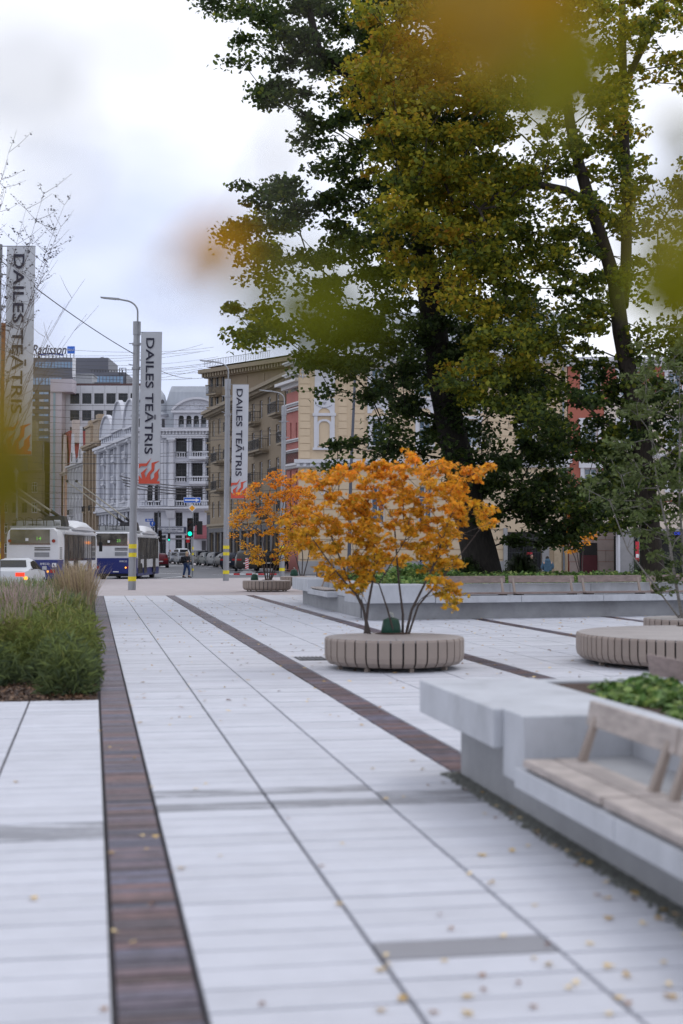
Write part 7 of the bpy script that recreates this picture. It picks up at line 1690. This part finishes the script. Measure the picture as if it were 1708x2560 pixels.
# front mounds: fine soft foliage, built from clouds of thin short blades on dome shells
r = np.random.default_rng(5); V = []; H_ = []; TT = []
cl = []
rr_ = random.Random(8)
for i in range(170):
    s = rr_.uniform(17.25,30); t = rr_.uniform(-6.8,-.15); cl.append((s,t,rr_.uniform(.34,.62),rr_.uniform(.42,.80)+.014*(s-17)))
pts = []; tt = []; hh_ = []; dd = []
for (s,t,rad_,hz) in cl:
    k = 950; v = r.normal(size=(k,3)); v[:,2] = np.abs(v[:,2]); v /= np.linalg.norm(v,axis=1)[:,None]; rr0 = (r.random(k)**.35)
    p_ = np.stack([v[:,0]*rad_*rr0, v[:,1]*rad_*rr0, v[:,2]*hz*rr0*.92],1); b0 = ST(s,t); p_[:,0] += b0.x; p_[:,1] += b0.y
    dd.append(v*1.2+np.array([0,0,.5]))
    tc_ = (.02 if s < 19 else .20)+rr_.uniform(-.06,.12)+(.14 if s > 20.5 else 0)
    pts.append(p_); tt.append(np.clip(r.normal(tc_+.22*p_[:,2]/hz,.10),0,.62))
pts = np.concatenate(pts); tt = np.concatenate(tt); dd = np.concatenate(dd); keep = (pts@np.array([NX.x,NX.y,0])) < .12+.25*pts[:,2]; pts, tt, dd = pts[keep], tt[keep], dd[keep]
tag(leaf_cloud('soft_ground_cover', pts, RNG.uniform(.07,.20,len(pts)), tt, grassm, shape='slim', seed=17, flat=.1, droop=0, dirs=dd), 'soft green feathery mounds filling the near part of the left bed', 'plants', kind='stuff')
# thin strokes that stand above the mounds
p_, s_, t_ = bedpts(2200,22,30,-6.5,-.15,40,3,.25); blades('long_grass', 'taller yellowish green grass standing above the mounds in the left bed', p_, RNG.uniform(.65,.95,len(p_)), .75, .0035, np.clip(RNG.normal(.36,.1,len(p_)),0,.7), 18)
p_, s_, t_ = bedpts(12000,28,40,-10,-.1,80,4,.28); blades('long_grass', 'deep green tall grass in the middle of the left bed', p_, RNG.uniform(.5,1.05,len(p_)), .6, .006, np.clip(RNG.normal(.20,.12,len(p_)),0,.6), 19)
p_, s_, t_ = bedpts(2400,26,38,-8,-.6,26,6,.2); blades('seed_head_grass', 'purplish grey flowering grass plumes in the far part of the left bed', p_, RNG.uniform(.6,1.2,len(p_)), .6, .008, np.clip(RNG.normal(.97,.04,len(p_)),.8,1), 20)
p_, s_, t_ = bedpts(1100,33,38,-.6,-.12,4,7,.16); blades('reed_grass', 'tall straw coloured reed grass leaning over the path at the corner of the left bed', p_, RNG.uniform(.9,1.62,len(p_)), .55, .009, np.clip(RNG.normal(.78,.05,len(p_)),.6,.95), 21)
p_, s_, t_ = bedpts(8000,38,54,-12,-.1,60,8,.35); blades('long_grass', 'green grass at the far end of the left bed', p_, RNG.uniform(.5,.9,len(p_)), .4, .009, np.clip(RNG.normal(.3,.12,len(p_)),0,.7), 23)

# ---- leafy ground cover in the near right bed and the far raised bed
gleaf = leafmat('ground_cover_leaf', [(0,(0.06,0.12,0.035)),(0.5,(0.14,0.24,0.06)),(1,(0.32,0.38,0.12))], trans=.25)
pl = []
rr_ = random.Random(4)
for i in range(110):
    s, t = rr_.uniform(4.5,10.7), rr_.uniform(3.62,4.4); 
    if s > 9.9 and t < 3.75: continue
    b0 = ST(s,t,.60); k = 60; v = r.normal(size=(k,3)); v[:,2] = np.abs(v[:,2]); v /= np.linalg.norm(v,axis=1)[:,None]; v *= (r.random(k)**.4)[:,None]; pl.append(np.array(b0)+v*np.array([.17,.17,rr_.uniform(.06,.15)]))
pl = np.concatenate(pl); tag(leaf_cloud('leafy_ground_cover', pl, RNG.uniform(.05,.10,len(pl)), RNG.random(len(pl))**1.3, gleaf, shape='leaf', seed=30, flat=.5), 'leafy green ground cover in the raised bed behind the near bench', 'plants', kind='stuff')
pl = []
fn = Vector((-fd.y,fd.x,0))
for i in range(700):
    x, y = rr_.uniform(0,14), rr_.uniform(1.0,13); x = max(x,1.25+y*.16); b0 = A+fd*x+fn*y+Vector((0,0,.78)); k = 22; v = r.normal(size=(k,3)); v[:,2] = np.abs(v[:,2]); v /= np.linalg.norm(v,axis=1)[:,None]; v *= (r.random(k)**.4)[:,None]; pl.append(np.array(b0)+v*np.array([.35,.35,rr_.uniform(.1,.26)]))
for i in range(60):   # taller clump left of the dark tree
    p0_ = W(rr_.uniform(985,1130),0,rr_.uniform(42,46)); k = 50; v = r.normal(size=(k,3)); v[:,2] = np.abs(v[:,2]); v /= np.linalg.norm(v,axis=1)[:,None]; v *= (r.random(k)**.4)[:,None]; pl.append(np.array((p0_.x,p0_.y,.8))+v*np.array([.4,.4,.5]))
pl = np.concatenate(pl); tag(leaf_cloud('leafy_ground_cover', pl, RNG.uniform(.09,.16,len(pl)), RNG.random(len(pl))**1.5, gleaf, shape='kite', seed=31, flat=.5), 'low green plants covering the far raised bed under the trees', 'plants', kind='stuff')
# dark hedge round the foot of the dark tree
def hedge(label, u0, u1, Y, z1, n, seed):
    r = np.random.default_rng(seed); a = W(u0,0,Y).x; b_ = W(u1,0,Y).x; c = (a+b_)/2; t = thing('hedge', label, 'bush', (c,Y,.75)); 
    v = r.normal(size=(n,3)); v[:,2] = np.abs(v[:,2]); v /= np.linalg.norm(v,axis=1)[:,None]; v *= (r.random(n)**.3)[:,None]; v *= (.8+.25*np.sin(v[:,0]*9+seed)*np.cos(v[:,1]*7)+.12*np.sin(v[:,0]*23))[:,None]; pts = v*np.array([(b_-a)/2,1.1,z1-.75]); leaf_cloud('foliage', pts, r.uniform(.06,.12,n), r.random(n)*.25, greenleaf, t, seed=seed)
    m = MB(); 
    for k in range(7): q = random.uniform(-.7,.7)*(b_-a)/2; m.tube([(q*.4,0,0),(q,random.uniform(-.5,.5),(z1-.75)*.7)],[.03,.01],5)
    add('stem', m, bark, t)
hedge('dark low bush on the right side of the dark tree foot', 1255,1345,52,1.75,9000,61)
hedge('dark low bush on the left side of the dark tree foot', 1128,1200,50,1.55,6000,62)
hedge('green bush behind the bench end near the birch', 1560,1700,60,1.9,6000,63)
# shrub with buds by the left bush
# ---- young tree beside the photographer: its twigs hang close in front
nearleaf = leafmat('near_leaf', [(0,(0.02,0.02,0.03)),(0.3,(0.08,0.11,0.01)),(0.5,(0.20,0.22,0.01)),(0.8,(0.33,0.20,0.012)),(1,(0.75,0.36,0.015))], trans=.3, boost=1.2)
t = thing('young_tree', 'slim young tree beside the camera whose blurred yellow green leaves hang into view', 'tree', (1.25,.15,0)); o_ = Vector((1.25,.15,0))
m = MB(); m.tube([(0,0,0),(.02,.02,1.0),(0,.05,2.0),(-.05,.1,2.9)],[.035,.03,.024,.014],8)
tgt = [ # (disp x, disp y, distance, leaf length, tint)
 (468,576,.62,.036,1.0),(495,600,.6,.032,1.0),(535,640,.52,.026,.8),(560,600,.5,.02,.7),(690,690,.46,.040,.52),(750,735,.46,.040,.48),(650,640,.44,.032,.52),(700,760,.44,.03,.5),(800,760,.46,.028,.45),(640,760,.47,.026,.5),(800,700,.48,.026,.45),(600,690,.48,.024,.52),
 (1060,40,.52,.055,.82),(1130,90,.6,.035,.78),(990,0,.7,.05,.8),(1100,150,.8,.05,.75),(1290,190,.62,.060,.5),(1330,90,.7,.05,.6),(1270,260,.75,.048,.5),(1220,60,.7,.05,.7),
 (1180,20,.62,.06,.85),(1020,110,.52,.045,.85),(1160,130,.5,.03,.75),(1290,150,.55,.045,.6),(1300,215,.5,.03,.6),(1310,240,.66,.05,.55),
 (45,140,.33,.018,0),(70,215,.33,.018,0),(95,300,.34,.015,0),(330,40,.34,.014,0),(150,410,.40,.022,0),(158,460,.40,.016,0),(290,190,.34,.010,0),(440,620,.5,.018,.1),(390,655,.48,.014,0),
 (1550,500,.56,.05,.62),(1545,700,.72,.055,.55),(1570,620,.7,.055,.55),(1560,330,.8,.05,.6),(1480,660,.85,.04,.5)]
leaves = []
def nearleaf_mesh(seed):
    r = random.Random(seed); L_, w_ = 1.0, .62; pts = []
    prof = [(0,0),(.12,.42),(.32,.5),(.55,.42),(.78,.22),(1,0)]
    V = []; Fq = []
    for i, (a, b_) in enumerate(prof): V += [(a-.5, 0, -.02-.1*(a-.5)**2), (a-.5, b_*w_+.02, .06+.05*math.sin(a*9+seed)), (a-.5, -b_*w_-.02, .06+.05*math.cos(a*8+seed))]
    for i in range(5): k = i*3; Fq += [(k,k+3,k+4,k+1),(k,k+2,k+5,k+3)]
    return V, Fq
prev = None
for i, (x,y,Y,ln,ti) in enumerate(tgt):
    P = W(x*DS,y*DS,Y)-o_; V, Fq = nearleaf_mesh(i); me = fast_mesh('leaf', np.array(V)*ln, np.array(Fq), nearleaf, np.full(10,ti), np.full(10,.5))
    o = add('leaf', me, parent=t, loc=P, rot=(R(60+random.uniform(-25,25)),random.uniform(-.4,.4),random.uniform(0,6.3)))
def twig(pts, r0): m.tube(pts, [r0*(1-.8*k/(len(pts)-1)) for k in range(len(pts))], 5)
def NP(x,y,Y): return tuple(W(x*DS,y*DS,Y)-o_)
twig([(-.02,.08,2.5),(-.5,.5,2.45),NP(1290,-250,.64),NP(1250,60,.62),NP(1290,200,.62)],.006)
twig([(-.02,.08,2.4),(-.55,.5,2.3),NP(1000,-260,.66),NP(1080,40,.62),NP(1110,150,.8)],.005)
twig([(-.02,.08,2.2),(-.4,.5,2.1),NP(1750,250,.66),NP(1580,430,.66),NP(1545,560,.66)],.005)
twig([(-.3,.3,2.45),(-.9,.55,2.35),NP(760,-260,.75),NP(650,300,.72),NP(680,680,.64)],.0035)
twig([NP(650,300,.72),NP(560,480,.78),NP(490,580,.8)],.002)
add('twig', m, M('young_bark',(0.10,0.085,0.07)), t)
t = thing('young_tree', 'slim sapling left of the camera with blurred olive leaves at the left edge', 'tree', (-.95,.55,0)); o_ = Vector((-.95,.55,0))
m = MB(); m.tube([(0,0,0),(.02,.02,.9),(.03,.02,1.5),(.06,.03,2.4)],[.02,.017,.012,.005],7)
for i, (x,y,Y,ln,ti) in enumerate([(-60,900,.5,.05,.75),(-45,1000,.5,.05,.7),(-10,1100,.5,.045,.65),(-40,1150,.5,.055,.62),(0,1060,.44,.022,.6),(30,720,.42,.012,.8),(20,840,.42,.014,.75),(-50,1200,.55,.04,.5)]):
    P = W(x*DS,y*DS,Y)-o_; V, Fq = nearleaf_mesh(i+40); me = fast_mesh('leaf', np.array(V)*ln, np.array(Fq), nearleaf, np.full(10,ti), np.full(10,.5))
    add('leaf', me, parent=t, loc=P, rot=(R(60+random.uniform(-25,25)),random.uniform(-.4,.4),random.uniform(0,6.3)))
    m.tube([(.025,.02,1.3+.1*i),tuple((Vector((.025,.02,1.35+.1*i))+P)/2+Vector((0,0,.03))),tuple(P)],[.003,.002,.001],4)
add('twig', m, MATS['young_bark'], t)
print('LEAFTRIS', tri_budget[0])
